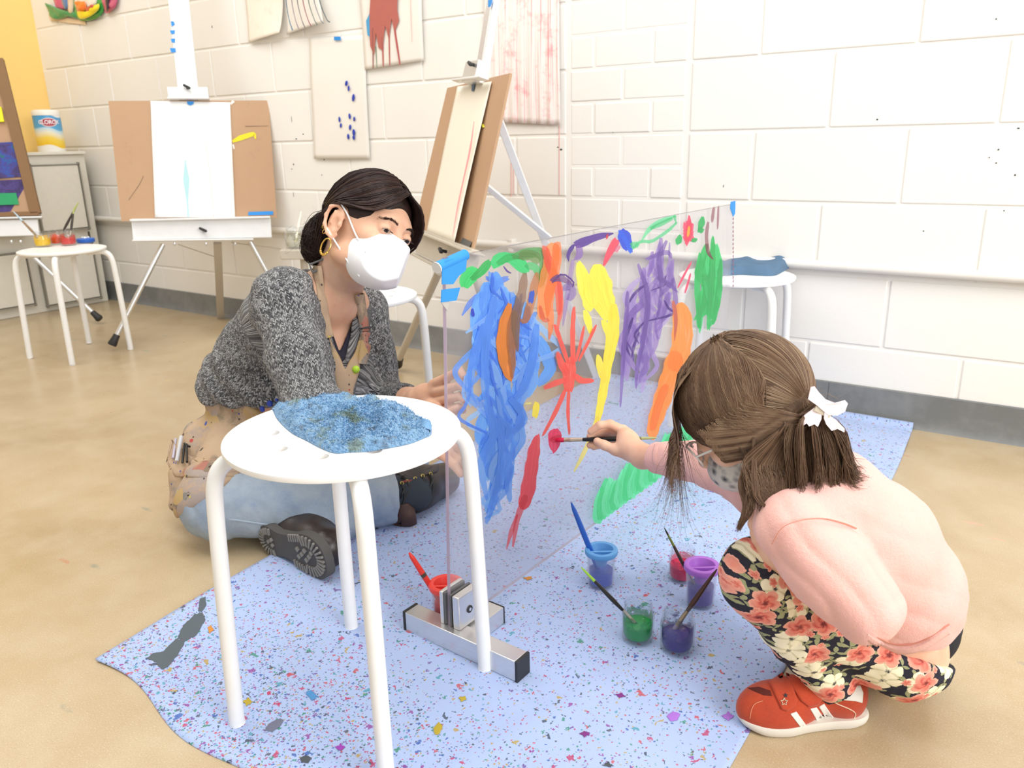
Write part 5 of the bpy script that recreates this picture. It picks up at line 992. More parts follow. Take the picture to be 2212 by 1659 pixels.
# ================================================================ people
def hit(px, py, ops, t0=.6, t1=3., off=0.):
    """points where lines of sight from the camera meet a surface"""
    px = np.atleast_1d(px).astype(float); py = np.atleast_1d(py).astype(float); D_ = np.array([ray(a, b) for a, b in zip(px, py)]); t = np.full(len(px), t0); bt_ = t.copy(); bd = np.full(len(px), 9.)
    for _ in range(90):
        d = field(CAM+D_*t[:, None], ops)-off; m = d < bd; bd[m] = d[m]; bt_[m] = t[m]; t = np.minimum(t+np.clip(d, -.02, .05)*.8, t1)
    t = np.where(t >= t1-1e-6, bt_, t); return CAM+D_*t[:, None]
def grad(P, ops, e=.0015):
    g_ = np.stack([field(P+V3(d)*e, ops)-field(P-V3(d)*e, ops) for d in ((1, 0, 0), (0, 1, 0), (0, 0, 1))], 1); return g_/(np.linalg.norm(g_, axis=1)[:, None]+1e-9)
def patch(name, poly, ops, th, mat, parent, rings=5, dens=5, smooth=True, lift=0., cl=True):
    """a piece of cloth or leather lying on a curved surface"""
    P = np.array(poly, float); Q = []
    for i in range(len(P)):
        a, b = P[i], P[(i+1) % len(P)]
        for u in np.linspace(0, 1, dens+1)[:-1]: Q.append(a+(b-a)*u)
    Q = np.array(Q); c = Q.mean(0); n = len(Q); S = np.vstack([c+(Q-c)*s for s in (1, 1, .92, .7, .45, .2)]+[c[None]])
    W = hit(S[:, 0], S[:, 1], ops); N = grad(W, ops); L = np.concatenate([np.full(n, -.0008), np.full(n, th*.55+lift)]+[np.full(n, th+lift)]*4+[np.array([th+lift])]); V = W+N*L[:, None]; F = []
    for k in range(5):
        for i in range(n): F.append((k*n+i, k*n+(i+1) % n, (k+1)*n+(i+1) % n, (k+1)*n+i))
    for i in range(n): F.append((5*n+i, 5*n+(i+1) % n, 6*n))
    return mesh_obj(name, V, F, mat, parent, smooth)
def ribbon(name, pts, wpx, ops, th, mat, parent, n=22, lift=0.):
    C = spline([(x, y, 0) for x, y in pts], n)[:, :2]; T = np.gradient(C, axis=0); T /= np.linalg.norm(T, axis=1)[:, None]; Nn = np.stack([-T[:, 1], T[:, 0]], 1); wv = np.interp(np.linspace(0, 1, n), np.linspace(0, 1, len(wpx)), wpx) if not np.isscalar(wpx) else np.full(n, wpx)
    cols = [(-.5, -.001), (-.5, th), (-.17, th), (.17, th), (.5, th), (.5, -.001)]; V = []
    for k, h in cols:
        S = C+Nn*(k*wv)[:, None]; W = hit(S[:, 0], S[:, 1], ops); V.append(W+grad(W, ops)*(h+lift))
    V = np.stack(V, 1).reshape(-1, 3); m = len(cols); F = [(i*m+j, i*m+j+1, (i+1)*m+j+1, (i+1)*m+j) for i in range(n-1) for j in range(m-1)]
    return mesh_obj(name, V, F, mat, parent, True)
def half(p, q, F, sgn_pt):
    """half space whose border holds the line p-q and the direction F; keeps the side of sgn_pt"""
    n = nrm(np.cross(V3(q)-V3(p), V3(F))); s = -1 if (V3(sgn_pt)-V3(p))@n > 0 else 1; n = n*s; p = V3(p); return ('fn', lambda P: (P-p)@n)
def chain(pts, rs, k=.02): return [('+', k, ('cap', pts[i], pts[i+1], rs[i], rs[i+1])) for i in range(len(pts)-1)]
def off(ops, d): return ('fn', lambda P: field(P, ops)+d)
def head_ops(C, R, s, ears=True, lips=True, ear_sides=(-1, 1)):
    R = np.asarray(R); W = lambda p: V3(C)+R@(V3(p)*s); E = lambda c, r, k, op='+', Rl=None: (op, k*s, ('ell', W(c), V3(r)*s, R if Rl is None else R@Rl))
    o = [E((0, -.012, .022), (.073, .092, .087), .02), E((0, .026, -.026), (.059, .062, .078), .022), E((0, .044, -.078), (.040, .036, .033), .025), E((0, .068, -.097), (.017, .014, .013), .015), E((0, .066, .020), (.046, .020, .016), .016)]
    for x in (-1, 1): o += [E((x*.041, .056, -.024), (.020, .019, .017), .016), E((x*.050, .010, -.070), (.018, .030, .022), .02)]
    for x in (-1, 1): o.append(E((x*.031, .091, -.001), (.020, .016, .0125), .010, '-'))
    o += [('+', .009*s, ('cap', W((0, .082, .004)), W((0, .102, -.034)), .0075*s, .0115*s)), E((.0095, .095, -.040), (.0078, .010, .007), .005), E((-.0095, .095, -.040), (.0078, .010, .007), .005)]
    if lips: o += [E((0, .087, -.060), (.021, .010, .0045), .004), E((0, .086, -.069), (.018, .010, .0055), .004)]
    for x in (-1, 1): o += [E((x*.031, .0735, 0), (.0142, .0142, .0135), .003), E((x*.031, .0895, -.0030), (.0140, .0095, .0036), .0010, '-')]
    if ears:
        for x in ear_sides:
            pe = [(.006, .010), (.001, .024), (-.012, .031), (-.024, .024), (-.029, .006), (-.024, -.013), (-.013, -.028), (-.003, -.035), (.003, -.026)]; q = [W((x*(.074+.013*min(1, max(0, -y/.02))), y-.004, z-.017)) for y, z in pe]
            o.append(E((x*.077, -.012, -.019), (.0045, .020, .027), .004))
            for a, b in zip(q[:-1], q[1:]): o.append(('+', .004*s, ('cap', a, b, .0034*s, .0034*s)))
            o.append(('+', .003*s, ('cap', W((x*.082, -.016, .001)), W((x*.083, -.018, -.023)), .0028*s, .0026*s))); o.append(E((x*.084, -.006, -.023), (.0075, .0085, .014), .004, '-')); o.append(E((x*.078, .004, -.023), (.004, .004, .005), .003))
    return o, W
def eyes(W, R, s, parent, look=(0, 1, -.45), iris='3a2418'):
    for x in (-1, 1):
        c = W((x*.031, .0735, 0)); d = nrm(np.asarray(R)@nrm(look)); b = B().ball(c, .0127*s, 24); eo = b.build('eyeball', plain('ece4de', .15, 0, 'eye_white', Coat__Weight=.5), parent)
        B().lathe([(.0056*s, .0), (.0040*s, .0012*s), (.0004, .0016*s)], c+d*.0117*s, 20, axis=d).build('iris', plain(iris, .1, 0, 'iris'), eo); B().lathe([(.0026*s, .0), (.0003, .0005*s)], c+d*.0131*s, 14, axis=d).build('pupil', plain('050404', .1, 0, 'pupil'), eo)
def join_meshes(parts):
    V = []; F = []; n = 0
    for v, f in parts: V.append(v); F.append(f+n); n += len(v)
    return np.vstack(V), np.vstack(F)
def shell_path(pts, n, cen, rad, W, jit=0., offs=.0, lift=None, r_=None):
    """lock of hair laid over the skull; pts in head units"""
    P = spline(pts, n); c = V3(cen); r = V3(rad); Q = P-c; k = np.linalg.norm(Q/r, axis=1); m = np.clip(k, 1+offs/.09, None); Q = Q*(np.maximum(m, k)/k)[:, None]; P = c+Q; return np.array([W(p) for p in P])
# ---------------------------------------------------------------- the woman
wr = empty('person', onz(600, 1190), 'dark-haired woman in grey sweater, tan apron and white mask, sitting cross-legged', 'person')
th_, ph_ = math.radians(20), math.radians(35)
fc = V3((math.cos(ph_)*math.cos(th_), -math.cos(ph_)*math.sin(th_), math.sin(ph_))); uc = V3((math.sin(th_), math.cos(th_), 0)); RW = np.stack([camvec(np.cross(fc, uc)), camvec(fc), camvec(uc)], 1); sW = .95
HC = at(798, 492, 1.55); hw, WW = head_ops(HC, RW, sW, ear_sides=(1, -1))
Nb = at(716, 640, 1.63); SR = at(616, 655, 1.57); SL = at(784, 672, 1.76); ER = at(678, 895, 1.465); EL = at(828, 868, 1.70); WRr = at(862, 940, 1.40); WLf = at(908, 862, 1.52)
neck = [('+', .02, ('cap', WW((0, -.025, -.055)), Nb, .050, .052)), ('+', .035, ('cap', Nb, (Nb+SR)/2, .046, .044)), ('+', .035, ('cap', Nb, (Nb+SL)/2, .046, .044))]
T0 = at(520, 838, 1.80); T1 = at(566, 768, 1.76); T2 = at(636, 700, 1.68); T3 = at(690, 690, 1.68); PEL = at(545, 960, 1.85)
torso = [('+', 0, ('cap', T0, T1, .084, .090)), ('+', .04, ('cap', T1, T2, .090, .098)), ('+', .04, ('cap', T2, T3, .098, .090)), ('+', .03, ('cap', SR, T3, .060, .070)), ('+', .03, ('cap', T3, SL, .070, .052)), ('+', .03, ('cap', at(665, 618, 1.63), at(650, 640, 1.62), .030, .045)), ('+', .03, ('cap', T3, at(742, 840, 1.64), .080, .070)), ('+', .04, ('cap', T0, at(640, 860, 1.74), .084, .080))]
armR = chain([SR, (SR+ER)/2, ER], [.064, .056, .048], .03); armR2 = chain([ER, ER+(WRr-ER)*.6], [.050, .044], .02); armL = chain([SL, (SL+EL)/2, EL], [.050, .045, .042], .03); cufL = EL+(WLf-EL)*.62; armL2 = chain([EL, cufL], [.041, .034], .02)
clothW = torso+armR+armR2+armL+armL2
# skin: head, neck and chest; arms with hands; the hidden trunk and legs
def dhead(P): return .0
hb = np.vstack([HC-.16, HC+.16]); v1, f1 = surf(hw+neck[:1], hb[0]-V3((0, 0, .02)), hb[1], .0019)
innerW = [('+', .0, off(torso, .016))]+[('+', .03, p[2]) for p in neck]
v2, f2_ = surf(innerW, np.minimum(T0, SL)-.16, np.maximum(SR, Nb)+V3((.16, .16, .10)), .004)
def fingers(kn, pip, dip, tip, r=.0078): 
    o = []
    for a, b, c, d in zip(kn, pip, dip, tip): o += [('+', .003, ('cap', a, b, r*1.1, r)), ('+', .003, ('cap', b, c, r*1.0, r*.92)), ('+', .003, ('cap', c, d, r*.92, r*.80))]
    return o
# far hand, fingers stretched towards the panel
kn = [at(936, 829, 1.485), at(934, 848, 1.488), at(937, 868, 1.49), at(944, 887, 1.495)]; pip = [at(968, 814, 1.45), at(972, 838, 1.45), at(974, 860, 1.452), at(974, 882, 1.46)]
dip = [at(992, 800, 1.43), at(994, 832, 1.425), at(995, 856, 1.43), at(992, 880, 1.44)]; tip = [at(1003, 815, 1.41), at(1006, 843, 1.40), at(1005, 866, 1.405), at(1000, 886, 1.42)]
handL = chain([EL, WLf], [.034, .023], .02)+[('+', .012, ('cap', WLf, at(922, 858, 1.50), .023, .020)), ('+', .012, ('cap', at(918, 846, 1.505), at(938, 838, 1.487), .015, .012)), ('+', .012, ('cap', at(918, 866, 1.505), at(942, 880, 1.492), .017, .013))]+[('+', .004, q[2]) for q in fingers(kn, pip, dip, tip, .0082)]+[('+', .006, ('cap', at(925, 872, 1.49), at(962, 896, 1.44), .011, .0095)), ('+', .003, ('cap', at(962, 896, 1.44), at(988, 884, 1.415), .0095, .008))]
v3, f3_ = surf(handL, at(905, 860, 1.56)-.12, at(950, 850, 1.45)+.12, .0018)
# near hand, resting low behind the stool seat
hd = nrm(WRr-ER); sd = nrm(np.cross(hd, (0, 0, 1))); kn = [WRr+hd*.07+sd*(k-1.5)*.018 for k in range(4)]; pip = [k+hd*.032-V3((0, 0, .004)) for k in kn]; dip = [k+hd*.020-V3((0, 0, .012)) for k in pip]; tip = [k+hd*.012-V3((0, 0, .014)) for k in dip]
handR = chain([ER, WRr], [.036, .023], .02)+[('+', .012, ('cap', WRr, WRr+hd*.06+sd*.018, .020, .015)), ('+', .012, ('cap', WRr, WRr+hd*.06-sd*.018, .020, .015))]+[('+', .004, q[2]) for q in fingers(kn, pip, dip, tip, .0082)]+[('+', .006, ('cap', WRr+hd*.02+sd*.02, WRr+hd*.055+sd*.045, .012, .009)), ('+', .003, ('cap', WRr+hd*.055+sd*.045, WRr+hd*.085+sd*.045, .009, .0075))]
v4, f4_ = surf(handR, np.minimum(ER, WRr)-.13, np.maximum(ER, WRr)+.13, .003)
HR_ = at(552, 965, 1.84); KR = at(468, 1088, 1.665); MR = at(640, 1094, 1.675); AR = at(842, 1070, 1.745); HL_ = at(650, 940, 1.92); KL = at(868, 992, 1.99); AL = at(700, 1142, 1.635)
legs = chain([HR_, KR], [.082, .060], .03)+chain([KR, MR, AR], [.058, .056, .050], .02)+chain([HR_, HL_], [.088, .084], .04)+chain([HL_, KL], [.080, .054], .03)+chain([KL, AL], [.052, .036], .02)+[('+', .04, ('cap', T0, HR_, .084, .088))]
v5, f5_ = surf([('+', 0, off(legs, .016))], np.minimum.reduce([HR_, KR, AL])-.13, np.maximum.reduce([KL, HL_, AR, T0])+.13, .007)
VB, FB = join_meshes([(v1, f1), (v2, f2_), (v3, f3_), (v4, f4_), (v5, f5_)])
wb_ = mesh_obj('body', VB, FB, M_SKIN, wr); eyes(WW, RW, sW, wr, look=(.15, 1, -.42))
# sweater
Fv = camvec(nrm((.12, -.05, 1)))
va, vb, vc = hit([676, 736, 790], [572, 800, 618], torso); vm_ = hit([736], [690], torso)[0]; inV = [('+', 0, half(va, vb, Fv, vm_)), ('&', .004, half(vc, vb, Fv, vm_)), ('&', .01, ('fn', lambda P: -(P-(T3-Fv*.02))@Fv))]
hem = ('fn', lambda P: (P-at(520, 872, 1.80))@nrm(at(560, 1000, 1.86)-at(520, 800, 1.80))); cufn = nrm(WLf-EL); hemn = nrm(T0-T1)
arms_only = armR+armR2+armL+armL2
hem2 = at(505, 862, 1.80); sweater = [('+', 0, ('fn', lambda P: field(P, torso))), ('&', .012, ('fn', lambda P: (P-hem2)@nrm(at(560, 1000, 1.84)-at(538, 800, 1.80)))), ('+', .03, ('fn', lambda P: field(P, arms_only))), ('-', .004, ('fn', lambda P: field(P, inV))), ('-', .012, ('cap', Nb-nrm(Nb-WW((0, -.02, -.05)))*-.0, WW((0, -.02, -.06)), .058, .064)), ('&', .004, ('fn', lambda P: np.where(np.linalg.norm(P-cufL, axis=1) < .1, (P-(cufL+cufn*.012))@cufn, -1.)))]
def fold(P):
    a = np.exp(-((P-T0)@(P-T0).T).diagonal()/.01) if False else 0
    d = .0028*vn(P, 30, 4)+.0016*vn(P, 75, 6)
    t = (P-T0)@hemn; q = np.exp(-(np.linalg.norm(P-T0, axis=1)/.13)**2); d = d+q*.006*np.sin(t*115+1.5*vn(P, 14, 3)); e = np.exp(-(np.linalg.norm(P-SR, axis=1)/.10)**2); d = d+e*.002*np.sin((P@nrm((.3, .2, 1)))*160); return d
vs1, fs1 = surf(sweater, np.minimum.reduce([T0, ER, SL, EL])-.15, np.maximum.reduce([SR, SL, cufL, WRr, Nb])+.14, .0036, fold)
bones = [(SR, ER, .06), (ER, WRr, .05), (SL, EL, .046), (EL, WLf, .04), (T0, T2, .09), (T2, T3, .095)]
swo = mesh_obj('sweater', vs1, fs1, M_KNIT, wr, uv=bone_uv(vs1, bones))
# shirt in the neck opening
la, lb_, lc = hit([706, 733, 764], [690, 762, 690], torso, off=-.01)
shirt = [('+', 0, off(torso, .0075)), ('&', .003, ('fn', lambda P: np.minimum(field(P, [('+', 0, half(la, lb_, Fv, hit([690], [790], torso)[0]))]), field(P, [('+', 0, half(lc, lb_, Fv, hit([785], [790], torso)[0]))])))), ('&', .01, ('fn', lambda P: -(P-T3)@Fv))]
vs2, fs2 = surf(shirt, np.minimum(T3, SL)-.12, np.maximum(T3, SR)+.12, .0042); mesh_obj('shirt', vs2, fs2, M_NAVY, wr)
# apron: bib, straps, skirt
cl2 = clothW
a1, a2, a3, a4, a5, a6 = hit([700, 730, 792, 764, 706, 746], [690, 860, 730, 865, 712, 800], torso); a7 = hit([788], [712], torso)[0]; ctr = hit([748], [835], torso)[0]
bib = [('+', 0, off(torso, -.006)), ('&', .003, half(a1, a2, Fv, ctr)), ('&', .003, half(a3, a4, Fv, ctr)), ('&', .003, ('fn', lambda P: np.minimum(field(P, [('+', 0, half(a5, a6, Fv, ctr))]), field(P, [('+', 0, half(a7, a6, Fv, ctr))])))), ('&', .01, ('fn', lambda P: -(P-T3)@Fv))]
vs3, fs3 = surf(bib, np.minimum(T3, SL)-.16, np.maximum(T3, SR)+.14, .0034, lambda P: .0022*vn(P, 55, 9)); mesh_obj('apron_bib', vs3, fs3, M_APRON, wr)
nk = torso+neck[:1]+[('+', .01, p[2]) for p in neck[1:]]
ribbon('apron_strap', [(690, 575), (692, 615), (696, 660), (702, 700), (710, 730)], [16, 20, 22, 20, 22], nk, .003, M_APRON, wr, lift=.004); ribbon('apron_strap', [(772, 632), (776, 665), (780, 690), (783, 716)], [16, 18, 18, 16], nk, .003, M_APRON, wr, lift=.004); ribbon('apron_strap', [(784, 718), (783, 750), (778, 790)], [18, 20, 16], nk, .004, M_APRON, wr, lift=.005)
ribbon('strap_keeper', [(772, 712), (792, 706)], 3, nk, .008, M_BLACK, wr, 8, .004)
bq = hit([690], [572], nk)[0]; bx = nrm(camvec((.95, .35, 0))); by = nrm(camvec((-.3, .95, .3))); by = nrm(by-bx*(bx@by)); bz = np.cross(bx, by); Q_ = [(-.016, -.008), (.016, -.008), (.016, .008), (-.016, .008), (-.016, -.008)]; B().tube([bq+bz*.010+bx*a+by*b for a, b in Q_], .0022, 8).build('strap_buckle', M_GREYP, wr)
bt = hit([769], [798], torso, off=.008)[0]; B().ball(bt, (.0078, .0078, .0078), 18).build('green_bead', plain('b9e43a', .4, 0, 'lime_plastic'), wr)
jeansR = chain([HR_, KR], [.094, .072], .03)+chain([KR, MR, AR+nrm(AR-MR)*.05], [.068, .066, .062], .02); jeansL = chain([HR_, HL_], [.098, .090], .04)+chain([HL_, KL], [.088, .064], .03)+chain([KL, AL], [.062, .052], .02)
an = nrm(AR-MR); jn = jeansR+[('+', .02, p[2]) for p in jeansL]+[('+', .03, ('cap', T0, HR_, .066, .094)), ('-', .003, ('fn', lambda P: np.where(np.linalg.norm(P-AR, axis=1) < .12, -(P-(AR+an*.006))@an, 1.))), ('-', .003, ('cap', AR-an*.008, AR+an*.1, .046, .050)), ('&', .005, ('fn', lambda P: -(P[:, 2]-.005)))]
def jfold(P):
    d = .0014*vn(P, 60, 11)+.0010*vn(P, 130, 12)
    for c, r, k in ((AR, .07, .0032), (KR, .09, .0030), ((MR+AR)/2, .09, .0016)): d = d+np.exp(-(np.linalg.norm(P-c, axis=1)/r)**2)*k*(1-2*np.abs(np.sin((P-c)@an*70+1.3*vn(P, 40, 13)))**.7)
    return d
vj, fj = surf(jn, np.minimum.reduce([HR_, KR, AL])-.14, np.maximum.reduce([KL, HL_, AR, T0])+.14, .0042, jfold); jo = mesh_obj('jeans', vj, fj, M_DENIM, wr)
ribbon('seam', [(470, 1118), (540, 1128), (620, 1140), (700, 1150), (790, 1146)], 3.2, jn, .0012, plain('a9b8c6', .9, 0, 'denim_seam'), jo, 30)
# apron skirt over hip and knee
SKb = [('+', 0, ('cap', T0, HR_, .079, .104)), ('+', .02, ('cap', T0, at(640, 860, 1.74), .079, .075)), ('+', .02, ('cap', at(640, 860, 1.74), at(735, 850, 1.65), .075, .064)), ('+', .04, ('cap', HR_, at(466, 1080, 1.668), .106, .079)), ('+', .035, ('cap', at(432, 940, 1.80), at(400, 1040, 1.76), .038, .026)), ('+', .03, ('cap', at(400, 1030, 1.76), at(388, 1086, 1.74), .026, .016)), ('+', .03, ('cap', HR_, at(690, 950, 1.78), .104, .09))]
h1, h2 = at(362, 1122, 1.70), at(560, 1000, 1.62); skirt = SKb+[('&', .006, half(h1, h2, camvec((0, -.25, 1)), at(480, 900, 1.8))), ('&', .01, ('fn', lambda P: (P-T0)@nrm(T1-T0)-.045))]
vk, fk = surf(skirt, np.minimum.reduce([HR_, KR])-.18, np.maximum.reduce([HL_, T0])+.16, .0042, lambda P: .0045*vn(P, 24, 21)+.003*np.sin(P@V3((40, 22, -70))+2*vn(P, 12, 5))); sk = mesh_obj('apron_skirt', vk, fk, M_APRON, wr)
pocket = skirt
patch('pocket', [(372, 950), (400, 985), (470, 996), (520, 990), (520, 1030), (440, 1034), (380, 1030), (362, 1000)], pocket, .004, M_APRON, sk, lift=.001)
for a, b, r, c in (((382, 996), (392, 942), .0045, 'cfd0d4'), ((374, 990), (380, 948), .003, 'b9b4c8'), ((394, 1000), (398, 962), .0028, '191919'), ((404, 998), (403, 960), .0026, '151515'), ((410, 965), (398, 958), .0026, '1a1a1a')):
    q = hit([a[0], b[0]], [a[1], b[1]], SKb, off=.010); B().tube([q[0], q[1]], r, 10).build('tool_in_pocket', plain(c, .4, 0, 'tool_plastic'), sk)
for x, y, r in ((566, 884, 6), (582, 872, 6.5), (597, 864, 3), (556, 900, 3)): p = hit([x], [y], SKb, off=.004)[0]; nn = grad(p[None], SKb)[0]; B().lathe([(r*.00105, -.002), (r*.001, .0012), (.0003, .0016)], p, 14, axis=nn).build('paint_spot', plain('1c3fa6', .6, 0, 'blue_paint'), sk)
# laced boot
bo = AR+an*.02; t1 = at(905, 1050, 1.80); t2 = at(958, 1032, 1.87); boot = [('+', 0, ('cap', AR-an*.01, t1, .044, .046)), ('+', .02, ('cap', t1, t2, .044, .036)), ('+', .02, ('cap', at(892, 1090, 1.785), t2-V3((0, 0, .012)), .022, .030)), ('&', .004, ('fn', lambda P: -(P[:, 2]-.008))), ('-', .003, ('fn', lambda P: (P-(AR+an*.022))@an*1.0))]
vb1, fb1 = surf(boot, np.minimum(AR, t2)-.08, np.maximum(AR, t2)+.08, .0028, lambda P: .0012*vn(P, 70, 3)); bo_ = mesh_obj('boot', vb1, fb1, M_LEATHER, wr)
vso, fso = surf([('+', 0, ('cap', AR-an*.03, AR+an*.055, .043, .041))], AR-.12, AR+.12, .004); mesh_obj('sock', vso, fso, M_SOCK, wr)
patch('boot_tongue', [(862, 1090), (880, 1086), (893, 1100), (898, 1128), (888, 1136), (866, 1134), (846, 1128)], boot+[('+', .02, ('cap', at(865, 1100, 1.74), at(880, 1112, 1.74), .022, .020))], .004, M_TONGUE, bo_, lift=.002); patch('boot_flap', [(832, 1052), (868, 1030), (918, 1012), (948, 1004), (944, 1020), (900, 1034), (872, 1046)], boot, .003, M_LEATHER, bo_, lift=.001)
for k, (x, y) in enumerate(((930, 1024), (913, 1028), (897, 1034), (880, 1040), (868, 1044))):
    p = hit([x], [y], boot, off=.005)[0]; nn = grad(p[None], boot)[0]; B().lathe([(.0022, 0), (.0046, 0), (.0046, .0015), (.0022, .002)], p, 16, axis=nn, cap=False).build('eyelet', plain('9c8a4a', .35, .6, 'brass_eyelet'), bo_)
    P = hit([x, x+4, x+6, x+2], [y, y+14, y+30, y+46], boot, off=.007); B().tube(spline(P, 12), .0022, 8).build('lace', M_BLACK, bo_)
    P = hit([x+8, x, x-6], [y+8, y+26, y+40], boot, off=.008); B().tube(spline(P, 10), .0019, 8).build('lace', M_BLACK, bo_)
ribbon('red_piping', [(834, 1054), (866, 1044), (892, 1040)], 3, boot, .004, plain('8a3a36', .7, 0, 'red_cotton'), bo_, 12, .003)
# boot whose sole faces the camera
sa = nrm(at(668, 1208, 1.53)-at(572, 1172, 1.63)); sn = camvec(nrm((-.10, -.30, .95))); sn = nrm(sn-sa*(sn@sa)); sb = np.cross(sn, sa); s0 = at(660, 1203, 1.532)
if (sb@camvec((0, 1, 0))) < 0: sb = -sb
out = spline([(.066, 0), (.060, -.030), (.032, -.046), (-.006, -.043), (-.040, -.030), (-.085, -.026), (-.120, -.034), (-.150, -.022), (-.158, 0), (-.150, .024), (-.120, .034), (-.085, .027), (-.040, .032), (0, .044), (.034, .043), (.060, .026), (.066, 0)], 61)[:-1, :2] if False else spline([(a, b, 0) for a, b in [(.066, 0), (.060, -.030), (.032, -.046), (-.006, -.043), (-.040, -.030), (-.085, -.026), (-.120, -.034), (-.150, -.022), (-.158, 0), (-.150, .024), (-.120, .034), (-.085, .027), (-.040, .032), (0, .044), (.034, .043), (.060, .026), (.066, 0)]], 61)[:-1, :2]
sp = lambda a, b, h=0.: s0+sa*a+sb*b+sn*h
low_ = min(sp(a, b)[2] for a, b in out)
if low_ < .004: s0 = s0+V3((0, 0, .004-low_))
bs_ = B().prism([sp(a, b, -.018) for a, b in out], (0, 0, 0), sn*.018).build('boot_sole', M_SOLE, wr)
up = [('+', 0, ('cap', sp(.020, 0, -.040), sp(-.04, 0, -.048), .040, .040)), ('+', .02, ('cap', sp(-.04, 0, -.048), sp(-.11, 0, -.055), .036, .036)), ('+', .03, ('cap', sp(-.10, 0, -.05), AL, .038, .040)), ('&', .002, ('fn', lambda P: (P-sp(0, 0, -.012))@sn)), ('&', .003, ('fn', lambda P: -(P[:, 2]-.006)))]
vu, fu = surf(up, np.minimum(s0, AL)-.2, np.maximum(s0, AL)+.14, .0035); mesh_obj('boot', vu, fu, M_LEATHER, wr)
lg = B()
def lug(a, b, ang, L, w_, h=.0042): c, s_ = math.cos(ang), math.sin(ang); lg.prism([sp(a+c*x-s_*y, b+s_*x+c*y, -.0002) for x, y in ((-L/2, -w_/2), (L/2, -w_/2), (L/2, w_/2), (-L/2, w_/2))], (0, 0, 0), sn*h)
for i in range(17):
    t_ = -1.9+i*3.8/16; a, b = .012+.040*math.cos(t_), .032*math.sin(t_); lug(a, b, math.atan2(b*1.2, (a-.012)), .020, .0042)
for i in range(5):
    for sd_ in (-1, 1): lug(-.008-i*.008, sd_*(.034-i*.0016), sd_*1.45, .015, .0036)
for a, b in ((.016, .0), (.004, .010), (.004, -.010), (-.008, 0), (-.020, .008), (-.020, -.008), (.026, .010)): lug(a, b, .7, .0085, .0085)
for i in range(13): t_ = math.pi*.45+i*math.pi*1.1/12; a, b = -.118+.030*math.cos(t_), .024*math.sin(t_); lug(a, b, math.atan2(b, a+.118), .014, .0036)
for a, b in ((-.112, .006), (-.112, -.006), (-.124, 0)): lug(a, b, .7, .007, .007)
lo_ = lg.build('tread', M_LUG, bs_, False); tag(lo_, kind='stuff')
# mask with its loops
mk = []; pt = lambda p, n: ('fn', lambda P, q=WW(p), m=RW@nrm(n): (P-q)@m)
mk = [('+', 0, ('ell', WW((0, .052, -.058)), V3((.064, .086, .060))*sW, RW)), ('&', .0015, pt((0, .128, -.05), (.66, .75, 0))), ('&', .0015, pt((0, .128, -.05), (-.66, .75, 0))), ('&', .002, pt((0, .112, -.010), (0, .88, .47))), ('&', .002, pt((0, .118, -.092), (0, .70, -.71)))]
mk += [('&', .004, pt((0, .03, 0), (0, -1, .05))), ('&', .004, pt((0, .104, -.002), (0, .12, .99)))]
vm, fm = surf(mk, HC-.17, HC+.17, .0019); mo_ = mesh_obj('face_mask', vm, fm, M_MASK, wr)
hk = hw
e1p = hit([768, 758, 750], [506, 482, 462], hk, off=.003); B().tube(spline(np.vstack([hit([776], [520], mk, off=.001), e1p, WW((.085, -.006, .018))[None]]), 16), .0016, 8).build('mask_loop', M_MASK, mo_); e2p = hit([764, 752], [584, 566], hk+neck, off=.002); B().tube(spline(np.vstack([hit([776], [596], mk, off=.001), e2p, WW((.086, -.024, -.034))[None]]), 14), .0016, 8).build('mask_loop', M_MASK, mo_)
p_ = hit([790, 796], [540, 545], mk, off=.0006); B().box(p_[0], (.007, .007, .0008), np.stack([RW[:, 1], RW[:, 2], RW[:, 0]], 1)).build('mask_print', plain('e2e0e4', .7, 0, 'faint_print'), mo_)
# earring, brows, lashes
lob = WW((.082, -.008, -.055)); an_ = np.linspace(0, 2*math.pi, 30); rr = .0165*sW; cc = lob-RW[:, 2]*rr; eo = B().tube([cc+RW[:, 1]*math.cos(a)*rr*.8+RW[:, 2]*math.sin(a)*rr for a in an_], .0013, 8).build('hoop_earring', M_GOLD, wr)
for k in range(7): a = -2.4+k*.28; B().ball(cc+RW[:, 1]*math.cos(a)*rr*.8+RW[:, 2]*math.sin(a)*rr*1.05, .0026, 8).build('earring_drop', M_GOLD, eo)
for q in ((.086, -.031, -.019), (.086, -.030, -.035), (.087, -.022, -.045)): B().tube([WW(q)+RW[:, 0]*.003*math.cos(a)+RW[:, 2]*.004*math.sin(a) for a in np.linspace(0, 6.3, 12)], .0006, 6).build('ear_ring', M_GOLD, wr)
br = []
for sx in (1, -1):
    for i in range(130):
        u = rng.random(); a = V3((sx*(.012+.036*u), .0, .0165+.008*math.sin(min(u*1.25, 1)*2.2)-.007*u+rng.normal()*.0013)); 
        base = WW((a[0], .12, a[2])); d = -RW[:, 1]; t = 0
        for _ in range(25): t += float(field((base+d*t)[None], hw)[0])*.9
        p = base+d*t; dr = RW@nrm((sx*1., .15, .45-.7*u)); br.append([p-dr*.001, p+dr*.003+RW[:, 1]*.0008, p+dr*.0065+RW[:, 1]*.0006])
ls = []
for sx in (1, -1):
    c = WW((sx*.031, .0735, 0))
    for i in range(46): u = -1+2*i/45; r0 = c+RW@(V3((sx*u*.0118, .0132*math.sqrt(max(0, 1-.55*u*u)), .0004+.0012*(1-u*u)-.0022))*sW); d = RW@nrm((sx*(u*.5+.25), 1, -.28)); ls.append([r0, r0+d*.004, r0+d*.0075+RW[:, 2]*.001])
tag(strands('eyebrows', br, .00034, M_HAIRW, wr), kind='stuff'); strands('eyelashes', ls, .00028, plain('0c0808', .5, 0, 'lash'), wr)
